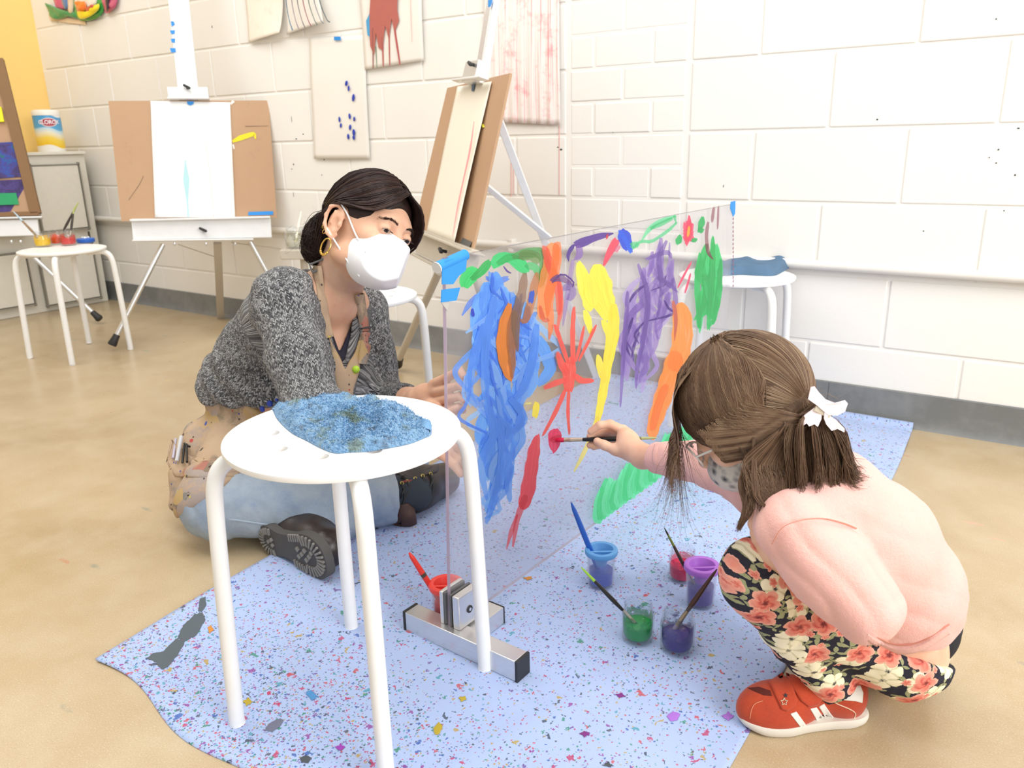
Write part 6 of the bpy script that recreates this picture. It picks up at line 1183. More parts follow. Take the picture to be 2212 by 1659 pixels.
# hair swept from a parting back to a low bun
def hair_woman():
    L = []; tone = []; cen = (0, -.012, .022); rad = (.0775, .0965, .0915)
    nf = [(.006, .082, .082), (.034, .090, .056), (.062, .066, .024), (.082, .022, .018), (.086, -.020, .014), (.066, -.062, -.020), (.030, -.090, -.045)]; nb = [(.004, -.04, .114), (.022, -.078, .102), (.036, -.103, .064), (.038, -.112, .020), (.034, -.108, -.008), (.028, -.098, -.03), (.022, -.090, -.045)]
    ff = [(-.002, .082, .082), (-.030, .098, .062), (-.060, .090, .026), (-.080, .060, -.012), (-.086, .012, -.024), (-.066, -.050, -.040), (-.020, -.088, -.050)]; fb = [(-q[0], q[1], q[2]) for q in nb]; P_ = [np.array(x) for x in (nf, nb, ff, fb)]
    for i in range(4200):
        side = 0 if i < 2800 else 2; u = rng.random()**.8; a = P_[side]*(1-u)+P_[side+1]*u; a = a+rng.normal(size=(7, 3))*.0011; a[:, 2] += (.012*math.sin(u*math.pi))*np.array([0, .6, 1, 1, .7, .3, 0]); cl = .0016*math.sin(u*70)+.0008*rng.normal(); L.append(shell_path(a, 16, cen, rad, WW, offs=.001+max(0, cl)+.004*rng.random())); tone.append(.25+.22*math.sin(u*55+side)+.35*rng.random())
    for i in range(420):       # hair between ear and nape, and loose wisps
        u = rng.random(); a = [(.080-.01*u, -.030-.02*u, .016), (.078, -.042-.02*u, -.014), (.066, -.052-.02*u, -.044-.012*rng.random()), (.052, -.062-.02*u, -.066-.02*rng.random())]; a = np.array(a)+rng.normal(size=(4, 3))*.0012; L.append(np.array([WW(p) for p in spline(a, 16)])); tone.append(.3+.4*rng.random())
    for i in range(1500):      # the bun and its curls
        c = V3((.030, -.094, -.052)); r = V3((.036, .034, .052)); w0 = rng.normal(size=3); w0 /= np.linalg.norm(w0); w1 = nrm(np.cross(w0, rng.normal(size=3))); p0 = rng.random()*6.28; k = 1+.05*rng.normal(); l = 1.2+rng.random()*1.6; t = np.linspace(0, l, 16); P = c+(np.cos(t+p0)[:, None]*w0+np.sin(t+p0)[:, None]*w1)*r*k*(1+.05*np.sin(t*5+i)[:, None]); L.append(np.array([WW(p) for p in P])); tone.append(.1+.5*rng.random())
    for i in range(60): 
        c = V3((.030, -.094, -.052)); d = nrm(rng.normal(size=3)*V3((.3, 1, 1))+V3((0, -.6, .3))); P = [c+d*.030, c+d*.045+rng.normal(size=3)*.006, c+d*.056+rng.normal(size=3)*.012, c+d*.060+rng.normal(size=3)*.02]; L.append(np.array([WW(p) for p in spline(P, 16)])); tone.append(.5)
    return L, tone
L_, tn_ = hair_woman(); rad_ = np.full(len(L_), .00070); rad_[-1560:] = .00055; rad_[-60:] = .00022; hwo = strands('hair', L_, rad_, M_HAIRW, wr, tn_)
cap_ = [('+', 0, ('ell', WW((0, -.012, .022)), V3((.0760, .0950, .0900))*sW, RW)), ('+', .02, ('ell', WW((.030, -.094, -.052)), V3((.033, .030, .048))*sW, RW)), ('-', .006, ('ell', WW((0, .130, -.012)), V3((.066, .078, .088))*sW, RW)), ('-', .004, ('ell', WW((0, .010, -.085)), V3((.2, .062, .090))*sW, RW)), ('-', .004, ('ell', WW((.082, -.008, -.012)), V3((.03, .022, .030))*sW, RW))]
vh, fh = surf(cap_, HC-.17, HC+.17, .003); mesh_obj('hair_underlayer', vh, fh, M_HAIRW, hwo, attrs={'tone': .2+.2*vn(vh, 200, 3)})
# ---------------------------------------------------------------- the girl
gr = empty('person', onz(1760, 1560), 'small girl with ponytail, pink sweatshirt and floral trousers, crouching to paint', 'person')
fg = nrm((-.66, -.52, -.40)); ug = V3((-.45, .88, .25)); ug = nrm(ug-fg*(ug@fg)); RG = np.stack([camvec(np.cross(fg, ug)), camvec(fg), camvec(ug)], 1); sG = .86
HG = at(1612, 886, 1.04); hg, WG = head_ops(HG, RG, sG, ears=False)
NG = at(1722, 1052, 1.04); S1 = at(1712, 1135, .972); E1 = at(1868, 1310, .948); W1 = at(1712, 1222, 1.01); S2 = at(1650, 1058, 1.12); E2 = at(1530, 1000, 1.24); W2 = at(1388, 986, 1.375)
B0 = at(1936, 1266, 1.065); B1 = at(1872, 1176, 1.045); B2 = at(1790, 1088, 1.025)
HP1 = at(1948, 1402, 1.10); HP2 = at(1944, 1385, 1.19); K1 = at(1642, 1246, 1.06); K2 = at(1668, 1236, 1.17); A1_ = at(1796, 1468, 1.12); A2_ = at(1800, 1450, 1.22)
gt = [('+', 0, ('cap', B0, B1, .082, .077)), ('+', .03, ('cap', B1, B2, .080, .063)), ('+', .03, ('cap', B2, NG, .063, .045)), ('+', .03, ('cap', B2, S1, .055, .044)), ('+', .03, ('cap', B2, S2, .055, .040)), ('+', .03, ('cap', B1, at(1760, 1150, 1.06), .075, .055))]
ga1 = chain([S1, (S1+E1)/2, E1], [.046, .046, .043], .025); ga1b = chain([E1, W1+(E1-W1)*.25], [.040, .032], .012); ga2 = chain([S2, E2], [.040, .034], .025)+chain([E2, W2+(E2-W2)*.22], [.034, .027], .015)
glegs = chain([HP1, K1], [.050, .040], .02)+chain([K1, A1_], [.038, .022], .02)+chain([HP2, K2], [.050, .040], .02)+chain([K2, A2_], [.036, .022], .02)+[('+', .03, ('cap', HP1, HP2, .052, .052)), ('+', .03, ('cap', HP1, B0, .05, .06))]
v1, f1 = surf(hg+[('+', .02, ('cap', WG((0, -.03, -.05)), NG, .040, .038))], HG-.155, HG+.155, .0022)
v2, f2_ = surf([('+', 0, off(gt, .014)), ('+', .02, off(glegs, .004)), ('+', .01, ('cap', W1, E1, .020, .028))], np.minimum.reduce([K1, A1_, S2, E1, W1])-.1, np.maximum.reduce([B0, HP2, B2, NG, K1])+.12, .005)
# painting hand: thumb below the brush handle, fingers over it
BR_A, BR_B = onp(1197, 951, .006), at(1419, 946, 1.395); bd = nrm(BR_B-BR_A); LB = np.linalg.norm(BR_B-BR_A)
def onbrush(px):
    t = np.linspace(0, 1, 400); P = BR_A+(BR_B-BR_A)*t[:, None]; c = (P-CAM)@RC; x = CX+F_PX*c[:, 0]/-c[:, 2]; return P[np.argmin(abs(x-px))]
tc = -camvec((0, 0, 1)); upc = camvec((0, 1, 0)); q1 = onbrush(1272); q2 = onbrush(1286); q3 = onbrush(1295)
G_ = []
def fin(pts, r, k=.003): return [('+', k, ('cap', pts[i], pts[i+1], r[i], r[i+1])) for i in range(len(pts)-1)]
dq = lambda px, py, P: at(px, py, dep(P))
hk1 = at(1346, 930, 1.425); handG = chain([E2+(W2-E2)*.5, W2], [.024, .0185], .02)+[('+', .012, ('cap', W2, at(1352, 948, 1.41), .0185, .017)), ('+', .012, ('cap', W2, at(1345, 968, 1.40), .017, .012)), ('+', .010, ('cap', at(1362, 950, 1.41), hk1, .014, .0105))]
handG += fin([hk1, at(1318, 916, 1.425), at(1296, 918, 1.425), at(1276, 932, 1.433)], [.0088, .0078, .0070, .0062]); handG += fin([at(1346, 938, 1.435), at(1316, 930, 1.445), at(1292, 934, 1.448), at(1274, 942, 1.448)], [.0085, .0075, .0068, .0060])
handG += fin([at(1346, 950, 1.44), at(1312, 944, 1.458), at(1288, 952, 1.458), at(1274, 962, 1.45)], [.0085, .0075, .0066, .0060]); handG += fin([at(1350, 962, 1.44), at(1318, 958, 1.458), at(1296, 962, 1.456), at(1283, 966, 1.450)], [.0080, .0070, .0062, .0056])
handG += fin([at(1366, 984, 1.395), at(1330, 972, 1.405), at(1306, 962, 1.412), at(1290, 953, 1.418)], [.0125, .0095, .0080, .0068], .006)
v3, f3_ = surf(handG, at(1340, 950, 1.42)-.12, W2+.13, .0016)
# near hand resting on the knee under the sleeve
w1d = nrm(at(1640, 1120, 1.045)-W1); hp = at(1655, 1160, 1.035); handN = [('+', 0, ('cap', W1, at(1680, 1190, 1.02), .021, .020)), ('+', .012, ('cap', at(1680, 1190, 1.02), hp, .021, .019))]+fin([at(1645, 1150, 1.03), at(1632, 1132, 1.035), at(1634, 1118, 1.05)], [.010, .0095, .008])+fin([at(1655, 1146, 1.045), at(1646, 1128, 1.05), at(1650, 1116, 1.065)], [.010, .009, .008])+fin([at(1668, 1148, 1.055), at(1662, 1130, 1.065), at(1668, 1120, 1.08)], [.010, .009, .008])+fin([at(1680, 1150, 1.065), at(1678, 1134, 1.075), at(1684, 1126, 1.09)], [.009, .008, .007])+fin([at(1655, 1178, 1.02), at(1640, 1165, 1.022), at(1632, 1152, 1.028)], [.011, .009, .0075])
v4, f4_ = surf(handN, hp-.09, hp+.09, .0019)
VB, FB = join_meshes([(v1, f1), (v2, f2_), (v3, f3_), (v4, f4_)]); mesh_obj('body', VB, FB, M_SKING, gr); eyes(WG, RG, sG, gr, iris='4a3020')
# sweatshirt
ag = nrm(B0-B1); hemp = at(1900, 1372, 1.05); W1c = W1+(E1-W1)*.22; W2c = W2+(E2-W2)*.22
sweat = [('+', 0, ('fn', lambda P: field(P, gt))), ('+', .015, ('cap', B0, B0+ag*.030, .080, .070)), ('&', .006, ('fn', lambda P: (P-(B0+ag*.072))@ag)), ('+', .020, ('fn', lambda P: field(P, ga2))), ('+', .004, ('fn', lambda P: field(P, ga1))), ('+', .006, ('fn', lambda P: field(P, ga1b))), ('-', .008, ('cap', NG, WG((0, -.03, -.07)), .044, .046)), ('-', .003, ('fn', lambda P: np.where(np.linalg.norm(P-W2c, axis=1) < .05, -(P-W2c)@nrm(W2-E2), 1.))), ('-', .003, ('fn', lambda P: np.where(np.linalg.norm(P-W1c, axis=1) < .045, -(P-W1c)@nrm(W1-E1), 1.)))]
def ridge(x): return 1-2*np.abs(np.sin(x))**.7
armd = nrm(E1-S1); prp = nrm(camvec((.74, .67, 0))-armd*(camvec((.74, .67, 0))@armd))
def gfold(P):
    c = (S1+E1)/2; al = (P-c)@armd; da = np.linalg.norm(P-c-al[:, None]*armd, axis=1); ina = np.exp(-(np.maximum(da-.045, 0)/.010)**2)*np.exp(-(al/.085)**2)
    d = ina*.0022*ridge((P-c)@prp*92+al*9+.9*vn(P, 34, 5)); e = np.exp(-(np.linalg.norm(P-E1, axis=1)/.052)**2); d = d+e*.0026*ridge((P-E1)@armd*85+.8*vn(P, 40, 6))
    t = (1-ina)*np.exp(-(np.linalg.norm(P-(B0*.6+B1*.4), axis=1)/.12)**2); d = d+t*.0016*ridge(P@camvec((38, 60, 20))+1.6*vn(P, 22, 8))+(1-ina)*.0008*vn(P, 120, 9)
    hb = np.exp(-(((P-(B0+ag*.058))@ag)/.006)**2)*(1-ina); d = d+hb*.0022
    g2 = np.exp(-(np.linalg.norm(P-E2, axis=1)/.08)**2); return d+g2*.0022*ridge(P@camvec((55, 25, 20))+.8*vn(P, 60, 9))
v, f = surf(sweat, np.minimum.reduce([W2, E2, S2, E1, W1, S1])-.10, np.maximum.reduce([B0, B2, NG, S2])+.13, .0034, gfold); so = mesh_obj('sweatshirt', v, f, M_PINK, gr)
M_SEAM = plain('cf8a78', .95, 0, 'pink_seam')
ribbon('seam', [(1668, 1175), (1690, 1140), (1730, 1124), (1775, 1120), (1820, 1130), (1850, 1142)], 1.6, gt+ga1, .0012, M_SEAM, so, 26); ribbon('seam', [(1905, 1250), (1925, 1300), (1928, 1345), (1915, 1384)], 1.8, gt, .0012, M_SEAM, so, 20); ribbon('hem_band', [(1872, 1372), (1900, 1390), (1940, 1403), (1990, 1396), (2046, 1362)], 13, sweat, .0022, M_PINK, so, 30); ribbon('seam', [(1868, 1360), (1900, 1378), (1940, 1392), (1990, 1385), (2050, 1348)], 1.4, sweat, .0012, M_SEAM, so, 30); ribbon('cuff_band', [(1419, 962), (1414, 985), (1418, 1008)], 9, ga2, .0014, M_PINK, so, 10)
# trousers
tr_ = chain([HP1, (HP1+K1)/2, K1], [.060, .055, .050], .022)+chain([K1, (K1+A1_)/2, A1_], [.050, .040, .033], .02)+chain([HP2, (HP2+K2)/2, K2], [.060, .055, .050], .022)+chain([K2, A2_], [.048, .033], .02)+[('+', .03, ('cap', HP1, HP2, .060, .060))]
a1n = nrm(A1_-K1); wl_ = at(1990, 1345, 1.09); trn = [('+', 0, ('fn', lambda P: field(P, tr_)))]+[('-', .003, ('fn', lambda P: np.where(np.minimum(np.linalg.norm(P-A1_, axis=1), np.linalg.norm(P-A2_, axis=1)) < .06, -(P-(A1_+a1n*.016))@a1n, 1.)))]+[('&', .004, ('fn', lambda P: np.where(np.linalg.norm(P-at(1985, 1385, 1.13), axis=1) < .125, (P-at(1960, 1400, 1.1))@camvec(nrm((.30, .90, 0))), -1.)))]+[('-', .002, ('cap', A1_-a1n*.005, A1_+a1n*.06, .026, .029))]
def tfold(P):
    d = .0012*vn(P, 90, 41)+.0008*vn(P, 180, 42); k = np.exp(-(np.linalg.norm(P-(K1*.5+A1_*.5), axis=1)/.09)**2); return d+k*.0022*ridge(P@camvec((75, -55, 0))+.9*vn(P, 60, 7))
v, f = surf(trn, np.minimum.reduce([K1, A1_, K2])-.09, np.maximum.reduce([HP1, HP2, A2_, K1, K2])+.10, .0034, tfold); to = mesh_obj('trousers', v, f, M_FLORAL, gr)
wbn = [('+', 0, ('cap', at(1940, 1385, 1.11), at(2000, 1362, 1.13), .052, .042)), ('+', .02, ('cap', at(2000, 1362, 1.13), at(2040, 1345, 1.14), .040, .022)), ('&', .004, ('fn', lambda P: (P-at(2035, 1330, 1.12))@camvec(nrm((-.25, .95, .0))))), ('-', .003, ('cap', at(2000, 1330, 1.10), at(2030, 1318, 1.12), .030, .024))]
v, f = surf(wbn, HP1-.12, np.maximum(HP2, HP1)+.14, .0028); mesh_obj('dark_waistband', v, f, plain((.012, .012, .018), .9, 0, 'black_jersey'), gr)
# socks and shoes
def shoe(toe, heel, parent, detail=True):
    toe, heel = V3(toe), V3(heel); L = np.linalg.norm(heel-toe); d = (toe-heel)/L; lf = np.cross((0, 0, 1), d); C = (toe+heel)/2; C[2] = 0; z0 = .001
    S = lambda a, b, z: C+d*a+lf*b+V3((0, 0, z+z0)); h = L/2
    o_ = spline([(a*h, b*h, 0) for a, b in [(1, 0), (.93, .20), (.70, .36), (.35, .40), (0, .33), (-.4, .29), (-.75, .28), (-.95, .17), (-1, 0), (-.95, -.17), (-.75, -.28), (-.4, -.29), (0, -.35), (.35, -.42), (.70, -.37), (.93, -.20), (1, 0)]], 65)[:-1, :2]
    prof = [(.95, 0), (1.0, .003), (1.015, .008), (1.01, .0125), (.985, .0145)]; V = []; F = []; n = len(o_)
    for sc, z in prof: V += [S(a*sc, b*sc, z+(.006*max(0, (a/h-.72))**1*3 if z < .012 else .004*max(0, a/h-.72)*3)) for a, b in o_]
    for k in range(len(prof)-1):
        for i in range(n): F.append((k*n+i, k*n+(i+1) % n, (k+1)*n+(i+1) % n, (k+1)*n+i))
    F.append(tuple(range(n))[::-1]); F.append(tuple((len(prof)-1)*n+i for i in range(n))); so_ = mesh_obj('shoe_sole', V, F, M_RUBW, parent); 
    try: so_.data.set_sharp_from_angle(angle=math.radians(50))
    except Exception: pass
    ops = [('+', 0, ('ell', S(.42*h, 0, .020), (h*.60, h*.39, .040), np.stack([d, lf, (0, 0, 1)], 1))), ('+', .02, ('cap', S(.12*h, 0, .034), S(-.62*h, 0, .036), .0215, .0225)), ('+', .018, ('cap', S(.05*h, 0, .048), S(-.30*h, 0, .060), .018, .022)), ('+', .018, ('cap', S(-.55*h, 0, .040), S(-.72*h, 0, .058), .022, .0195)), ('+', .012, ('ell', S(-.64*h, 0, .032), (h*.34, h*.265, .036), np.stack([d, lf, (0, 0, 1)], 1))), ('&', .002, ('fn', lambda P: -(P[:, 2]-.012))), ('-', .004, ('cap', S(-.32*h, 0, .075), S(-.46*h, 0, .20), .0185, .030))]
    v, f = surf(ops, C-V3((.12, .12, .01)), C+V3((.12, .12, .12)), .0019); up_ = mesh_obj('shoe_upper', v, f, M_SUEDE, parent); return ops, up_, so_, S, h
TOE, HEE = onz(1592, 1560, .0), onz(1868, 1546, .0); sh_o, sh_u, sh_s, SS, hh_ = shoe(TOE, HEE, gr)
patch('shoe_strap', [(1662, 1474), (1692, 1456), (1712, 1480), (1722, 1512), (1718, 1524), (1700, 1536), (1688, 1532), (1674, 1502)], sh_o, .0022, M_SUEDE, sh_u, lift=.0012); patch('shoe_strap', [(1698, 1456), (1720, 1462), (1752, 1482), (1776, 1508), (1766, 1522), (1746, 1526), (1730, 1514), (1712, 1486)], sh_o, .0022, M_SUEDE, sh_u, lift=.0010)
patch('white_stripe', [(1707, 1542), (1720, 1537), (1744, 1570), (1730, 1572)], sh_o, .0008, M_SHOEW, sh_u, lift=.0003); patch('white_stripe', [(1750, 1531), (1764, 1528), (1788, 1564), (1770, 1567)], sh_o, .0008, M_SHOEW, sh_u, lift=.0003); patch('white_stripe', [(1769, 1527), (1780, 1520), (1808, 1561), (1792, 1564)], sh_o, .0008, M_SHOEW, sh_u, lift=.0003)
patch('heel_collar', [(1802, 1502), (1822, 1512), (1846, 1514), (1862, 1518), (1864, 1496), (1858, 1480), (1838, 1482), (1820, 1496)], sh_o, .0012, M_SHOEW, sh_u, lift=.0004); patch('scuff', [(1614, 1486), (1640, 1484), (1664, 1492), (1668, 1504), (1650, 1502), (1630, 1494)], sh_o, .0004, plain('5c1d12', .9, 0, 'dark_scuff'), sh_u, lift=.0002)
ribbon('stitching', [(1620, 1552), (1624, 1532), (1632, 1520), (1648, 1514)], 1.6, sh_o, .0007, plain('d98a6a', .8, 0, 'thread'), sh_u, 14); ribbon('stitching', [(1784, 1506), (1808, 1520), (1836, 1532), (1848, 1542), (1842, 1556)], 1.8, sh_o, .0007, plain('e9c9ae', .8, 0, 'thread'), sh_u, 16)
stp = [(1694+ (8 if k % 2 == 0 else 4)*math.sin(k*math.pi/5), 1516-(8 if k % 2 == 0 else 4)*math.cos(k*math.pi/5)) for k in range(11)]
P = hit([a for a, b in stp], [b for a, b in stp], sh_o, off=.0042); B().tube(P, .0006, 6).build('star_outline', plain('d8c9ae', .6, 0, 'star_print'), sh_u)
stp = [(1697+ (6 if k % 2 == 0 else 2.5)*math.sin(k*math.pi/5), 1502-(6 if k % 2 == 0 else 2.5)*math.cos(k*math.pi/5)) for k in range(10)]; P = hit([a for a, b in stp], [b for a, b in stp], sh_o, off=.0042); mesh_obj('dark_star', list(P)+[P.mean(0)], [(i, (i+1) % 10, 10) for i in range(10)], plain('20242e', .6, 0, 'star_print'), sh_u)
shoe(TOE+V3((-.005, .13, 0))+(HEE-TOE)*.28, HEE+V3((.005, .13, 0))+(HEE-TOE)*.12, gr)
v, f = surf([('+', 0, ('cap', A1_-a1n*.02, SS(-.42*hh_, 0, .050), .027, .025)), ('+', .01, ('cap', SS(-.42*hh_, 0, .05), SS(-.1*hh_, 0, .045), .02, .015))], A1_-.09, A1_+.09, .003); mesh_obj('sock', v, f, plain('b9a3ab', .9, 0, 'mauve_sock'), gr)
# glasses and patterned mask
gl_ = B()
for sx in (-1, 1): gl_.tube([WG((sx*(.031+.024*math.cos(a)), .100-.010*abs(math.cos(a)) if True else 0, -.004+.019*math.sin(a))) for a in np.linspace(0, 6.2832, 26)], .0014, 8, False); gl_.tube([WG((sx*.056, .090, .002)), WG((sx*.076, .04, .002)), WG((sx*.080, -.012, -.002))], .0015, 8)
gl_.tube([WG((-.008, .100, 0)), WG((0, .104, .002)), WG((.008, .100, 0))], .0014, 8); gl_.build('glasses', plain((.75, .72, .68), .2, 0, 'pale_clear_frames'), gr)
mg = [('+', 0, ('ell', WG((0, .040, -.062)), V3((.062, .072, .050))*sG, RG)), ('&', .004, ('fn', lambda P: (P-WG((0, .1, -.026)))@(RG@nrm((0, .2, .98))))), ('&', .004, ('fn', lambda P: -(P-WG((0, .02, 0)))@(RG@nrm((0, 1, .1)))))]
tm = NT('grey_patterned_cotton'); vv = tm.n('TexVoronoi', Vector=tm.co('Object'), Scale=75.); tm.bsdf(tm.ramp(tm.math('ADD', vv.outputs['Distance'], tm.math('MULTIPLY', tm.noise(tm.co('Object'), 120, 3), .4)), [(.3, (.03, .035, .05)), (.5, (.30, .30, .30)), (.75, (.62, .60, .56))]), .9)
v, f = surf(mg, HG-.15, HG+.15, .0025); mgo = mesh_obj('face_mask', v, f, tm.m, gr)
# hair
def hair_girl():
    L = []; tone = []; rad = []; cen = (0, -.012, .022); rd_ = (.080, .099, .094); clip = V3((-.052, -.094, -.036)); N_ = 20
    wh = V3((-.006, -.035, .116)); cr = np.array(cen)
    def lay(P, lift=0., n=N_): return shell_path(P, n, cen, rd_, WG, offs=.001+lift)
    for i in range(5600):      # scalp hair gathered into the clip; roots fan over the skull
        sd = -1 if i < 4200 else 1; u = rng.random(); a = math.pi*(.02+.62*u)            # angle around the whorl, 0 = straight to the front
        fr = V3((sd*math.sin(a), math.cos(a), 0)); ph = .25+1.15*rng.random()**.7
        root = cr+V3((fr[0]*rd_[0]*math.sin(ph*.9)*.98, fr[1]*rd_[1]*math.sin(ph*.9)*.9-.02, rd_[2]*math.cos(ph*.9)))
        reach = .55+.45*math.cos(a/1.15)*.9; m1 = V3((sd*.070, .045*math.cos(a), -.012-.030*math.cos(a)*.6+.020*rng.normal()*.4)) if a < 2.2 else V3((sd*.05, -.085, .03))
        s0_ = wh+(root-wh)*.35; P = [wh+rng.normal(size=3)*.003, s0_, root, m1*(.6)+root*.4+V3((sd*.012, 0, -.006)), clip+V3((sd*.030 if sd > 0 else -.022, .045, .004+.012*math.cos(a))), clip+rng.normal(size=3)*.004]
        L.append(lay(P, .0006+.003*rng.random()+.0012*max(0, math.sin(u*46)))); tone.append(.28+.30*math.sin(u*40+sd)*.6+.42*rng.random()*(.6+.4*(ph < .8))); rad.append(.00062)
    for i in range(5200):      # the back of the head, combed straight to the clip
        q = V3((rng.uniform(-1, 1), rng.uniform(-1, .30), rng.uniform(-.25, 1))); q = nrm(q)
        if q[1] > -.26 or (q[2] < 0 and q[1] > -.5): continue
        d1 = nrm((clip-cr)/V3(rd_)); om = math.acos(max(-1, min(1, q@d1))); t = np.linspace(0, 1, 9)[:, None]; s_ = (np.sin((1-t)*om)*q+np.sin(t*om)*d1)/max(math.sin(om), .05); s_ = s_+np.array([0, 0, -.10])*np.sin(t*math.pi)*(.5+.5*q[1]); s_ /= np.linalg.norm(s_, axis=1)[:, None]; P = cr+s_*V3(rd_)*1.0
        L.append(lay(P, .0002+.0022*rng.random()+.0010*max(0, math.sin(q[0]*30+q[2]*14)))); tone.append(.30+.25*math.sin(q[0]*22+q[1]*9)+.40*rng.random()); rad.append(.00060)
    for i in range(1500):      # over the near ear, back to the clip
        u, v_ = rng.random(), rng.random(); st_ = V3((-.080, .050-.085*u, .034-.058*v_)); P = [st_+V3((0, .006, .010)), st_, st_*.5+clip*.5+V3((-.016, 0, -.004-.010*v_)), clip+V3((-.008, .014, -.002)), clip+rng.normal(size=3)*.002]
        L.append(lay(P, .0016+.0026*rng.random()+.001*max(0, math.sin(v_*26)))); tone.append(.26+.22*math.sin(v_*24)+.42*rng.random()); rad.append(.00058)
    dn = camvec((0, -1, 0)); dnl = RG.T@V3((0, 0, -1))/1.0      # straight down, in head axes
    for i in range(620):       # fringe falling forward off the forehead
        sd = rng.uniform(-1.1, .9); r0 = wh+V3((sd*.01, .01, 0)); r1 = V3((sd*.050, .055, .098)); r2 = V3((sd*.062-.006, .104-.012*abs(sd), .040)); lf = .015+.062*rng.random()**1.2; P3 = r2+dnl*lf*.5/sG+V3((rng.normal()*.004, .010, 0)); P4 = r2+dnl*lf/sG+V3((rng.normal()*.007, .006+rng.normal()*.006, 0)); P = spline([r0, r1, r2, P3, P4], N_); L.append(np.array([WG(p) for p in P])); tone.append(.2+.55*rng.random()); rad.append(.00042)
    for i in range(160):       # long fine wisps
        sd = rng.uniform(-1, .6); r2 = V3((sd*.06, .100, .035)); lf = .05+.085*rng.random(); c1 = rng.normal(size=3)*.008; P = spline([wh, V3((sd*.05, .055, .098)), r2, r2+dnl*lf*.4/sG+c1, r2+dnl*lf*.75/sG+c1*1.8, r2+dnl*lf/sG+c1*2.8+rng.normal(size=3)*.010], N_); L.append(np.array([WG(p) for p in P])); tone.append(.3+.4*rng.random()); rad.append(.00024)
    CW = WG(clip)
    for i in range(2800):      # ponytail
        u = rng.random(); s = min(1, max(0, (int(rng.random()*11)+.5+rng.normal()*.30)/11)); cl_ = math.sin(int(s*11)*2.3); e0 = CW+camvec(((s-.5)*.030, -.004, .012*rng.random())); x1 = 1702+132*s+rng.normal()*3; y1 = 955+14*rng.normal(); x2 = 1706+132*s+16*max(0, s-.6)*3*u+rng.normal()*4+3*cl_; y2 = 1040+12*rng.normal()+12*cl_-8*s; dz = .958+.012*cl_+.016*rng.random(); fl = 44*max(0, s-.5)
        P = [CW+camvec((-.004+.008*s, .004, .0)), e0, at(1716+80*s, 905, dz), at(x1-4, y1, dz), at(x2, y2, dz+.004), at(x2+fl+rng.normal()*4, y2+14+rng.normal()*4-fl*.1, dz+.004)]; L.append(spline(P, N_)); tone.append(.14+.55*rng.random()+.22*cl_*.6); rad.append(.00055)
    for i in range(1500):      # lower layer falling over the neck
        s = rng.random(); r0 = WG((-.072+.040*s, -.045-.045*s, -.018)); L0 = spline([WG((-.076+.03*s, -.03-.04*s, .02)), r0+camvec((0, 0, .012)), at(1612+95*s+rng.normal()*4, 1000+rng.normal()*8, .975), at(1620+90*s+rng.normal()*6, 1050+rng.normal()*10, .968), at(1640+70*s+22*math.sin(i)*(1-s)+rng.normal()*7, 1088+rng.normal()*12, .965)], N_); L.append(L0); tone.append(.15+.5*rng.random()); rad.append(.00052)
    for i in range(260):       # curl and the long front lock by the cheek
        s = rng.random(); a = [WG((-.070, .02, .02)), at(1606+10*s, 985, .985), at(1596+24*s, 1050, .975), at(1604+26*s, 1100, .972), at(1592+6*s+rng.normal()*2, 1142+rng.normal()*5, .975)] if i < 150 else [WG((-.075, -.01, .0)), at(1625+12*s, 1040, .968), at(1632+10*s, 1078, .962), at(1668+8*s, 1098+6*s, .962), at(1706+4*s, 1078-8*s, .966)]; L.append(spline(np.array(a)+rng.normal(size=(5, 3))*.0007, N_)); tone.append(.1+.4*rng.random()); rad.append(.0005)
    for i in range(46):        # fly-aways
        a = WG(clip+V3((0, .02, .02))); d = camvec((rng.uniform(.1, 1), rng.uniform(-1.2, .6), .2)); L.append(spline([a, a+d*.03, a+d*.05+camvec((0, -.02, 0)), a+d*.06+camvec((.01*rng.normal(), -.05*rng.random(), 0))], N_)); tone.append(.8); rad.append(.00018)
    return L, tone, rad
L_, tn_, rad_ = hair_girl(); hgo = strands('hair', L_, rad_, M_HAIRG, gr, tn_)
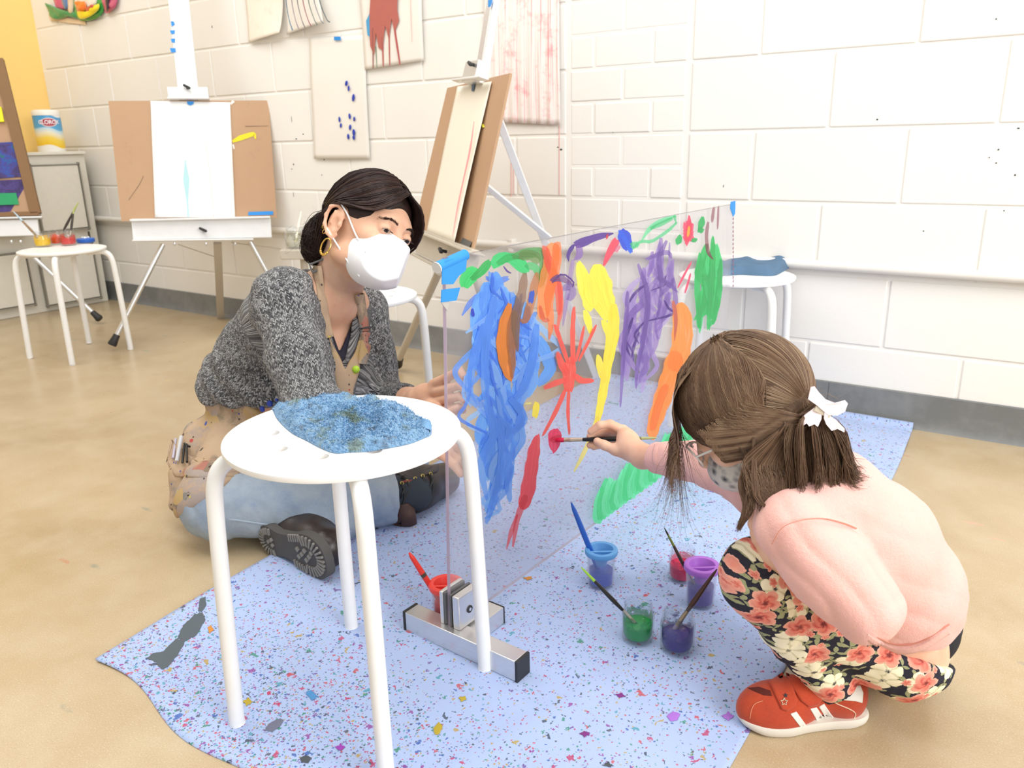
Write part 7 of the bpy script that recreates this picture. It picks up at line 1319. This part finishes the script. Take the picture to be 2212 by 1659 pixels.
ucap = [('+', 0, ('ell', WG((0, -.012, .022)), V3((.0768, .0958, .0905))*sG, RG)), ('-', .006, ('ell', WG((0, .115, -.040)), V3((.070, .060, .078))*sG, RG)), ('-', .006, ('ell', WG((0, .03, -.11)), V3((.2, .10, .075))*sG, RG)), ('+', .01, ('cap', at(1750, 925, .985), at(1762, 1010, .98), .014, .018))]
v, f = surf(ucap, HG-V3((.16, .16, .22)), HG+V3((.22, .18, .15)), .003); mesh_obj('hair_underlayer', v, f, M_HAIRG, hgo, attrs={'tone': .02+.05*vn(v, 160, 3)})
# hair clip
cp = WG((-.062, -.098, -.032)); cx_, cy_, cz_ = camvec(nrm((.88, -.45, .1))), camvec(nrm((.45, .88, .15))), camvec((0, 0, 1)); cz_ = np.cross(cx_, cy_)
def wing(pts, z, name):
    P = [cp+cx_*a*.001+cy_*b*.001+cz_*(z+.004*math.cos(a*.1)) for a, b in pts]; return B().prism(P, (0, 0, 0), cz_*.0026).build(name, plain('f6e9ee', .3, 0, 'white_pink_plastic'), clp, False)
clp = bpy.data.objects.new('hair_clip', None); COL.objects.link(clp); clp.parent = gr; clp.matrix_parent_inverse = parent_inv(gr); clp.location = cp.tolist()
wing([(-24, 16), (-21, 19), (-14, 15), (-4, 11), (8, 12), (17, 20), (22, 18), (24, 8), (18, 0), (8, -4), (0, -2), (-8, 0), (-20, 2)], .016, 'clip_wing'); wing([(2, -2), (12, -4), (22, -6), (34, -10), (36, -14), (27, -14), (22, -19), (12, -15), (6, -10)], .015, 'clip_wing'); wing([(-9, -4), (1, -6), (4, -12), (5, -22), (0, -21), (-4, -26), (-8, -24), (-12, -33), (-15, -31), (-14, -16)], .013, 'clip_wing')
B().box(cp+cx_*.001+cy_*-.004+cz_*.018, (.020, .007, .004), np.stack([cx_, cy_, cz_], 1), .001).build('clip_hinge', plain('d8cdb8', .35, .4, 'clip_hinge_metal'), clp)
# the brush in her hand
bru = brush(BR_A, BR_B, 'long paintbrush held by the girl, loaded with crimson paint and touching the panel', '0e0e0e', .0042, ferrule='c9b8a0', bristle='d4124a', blen=.020, flen=.036, segs=[(0, .55, '141312'), (.55, .8, '6a6f50'), (.8, 1, 'a7b07a')])
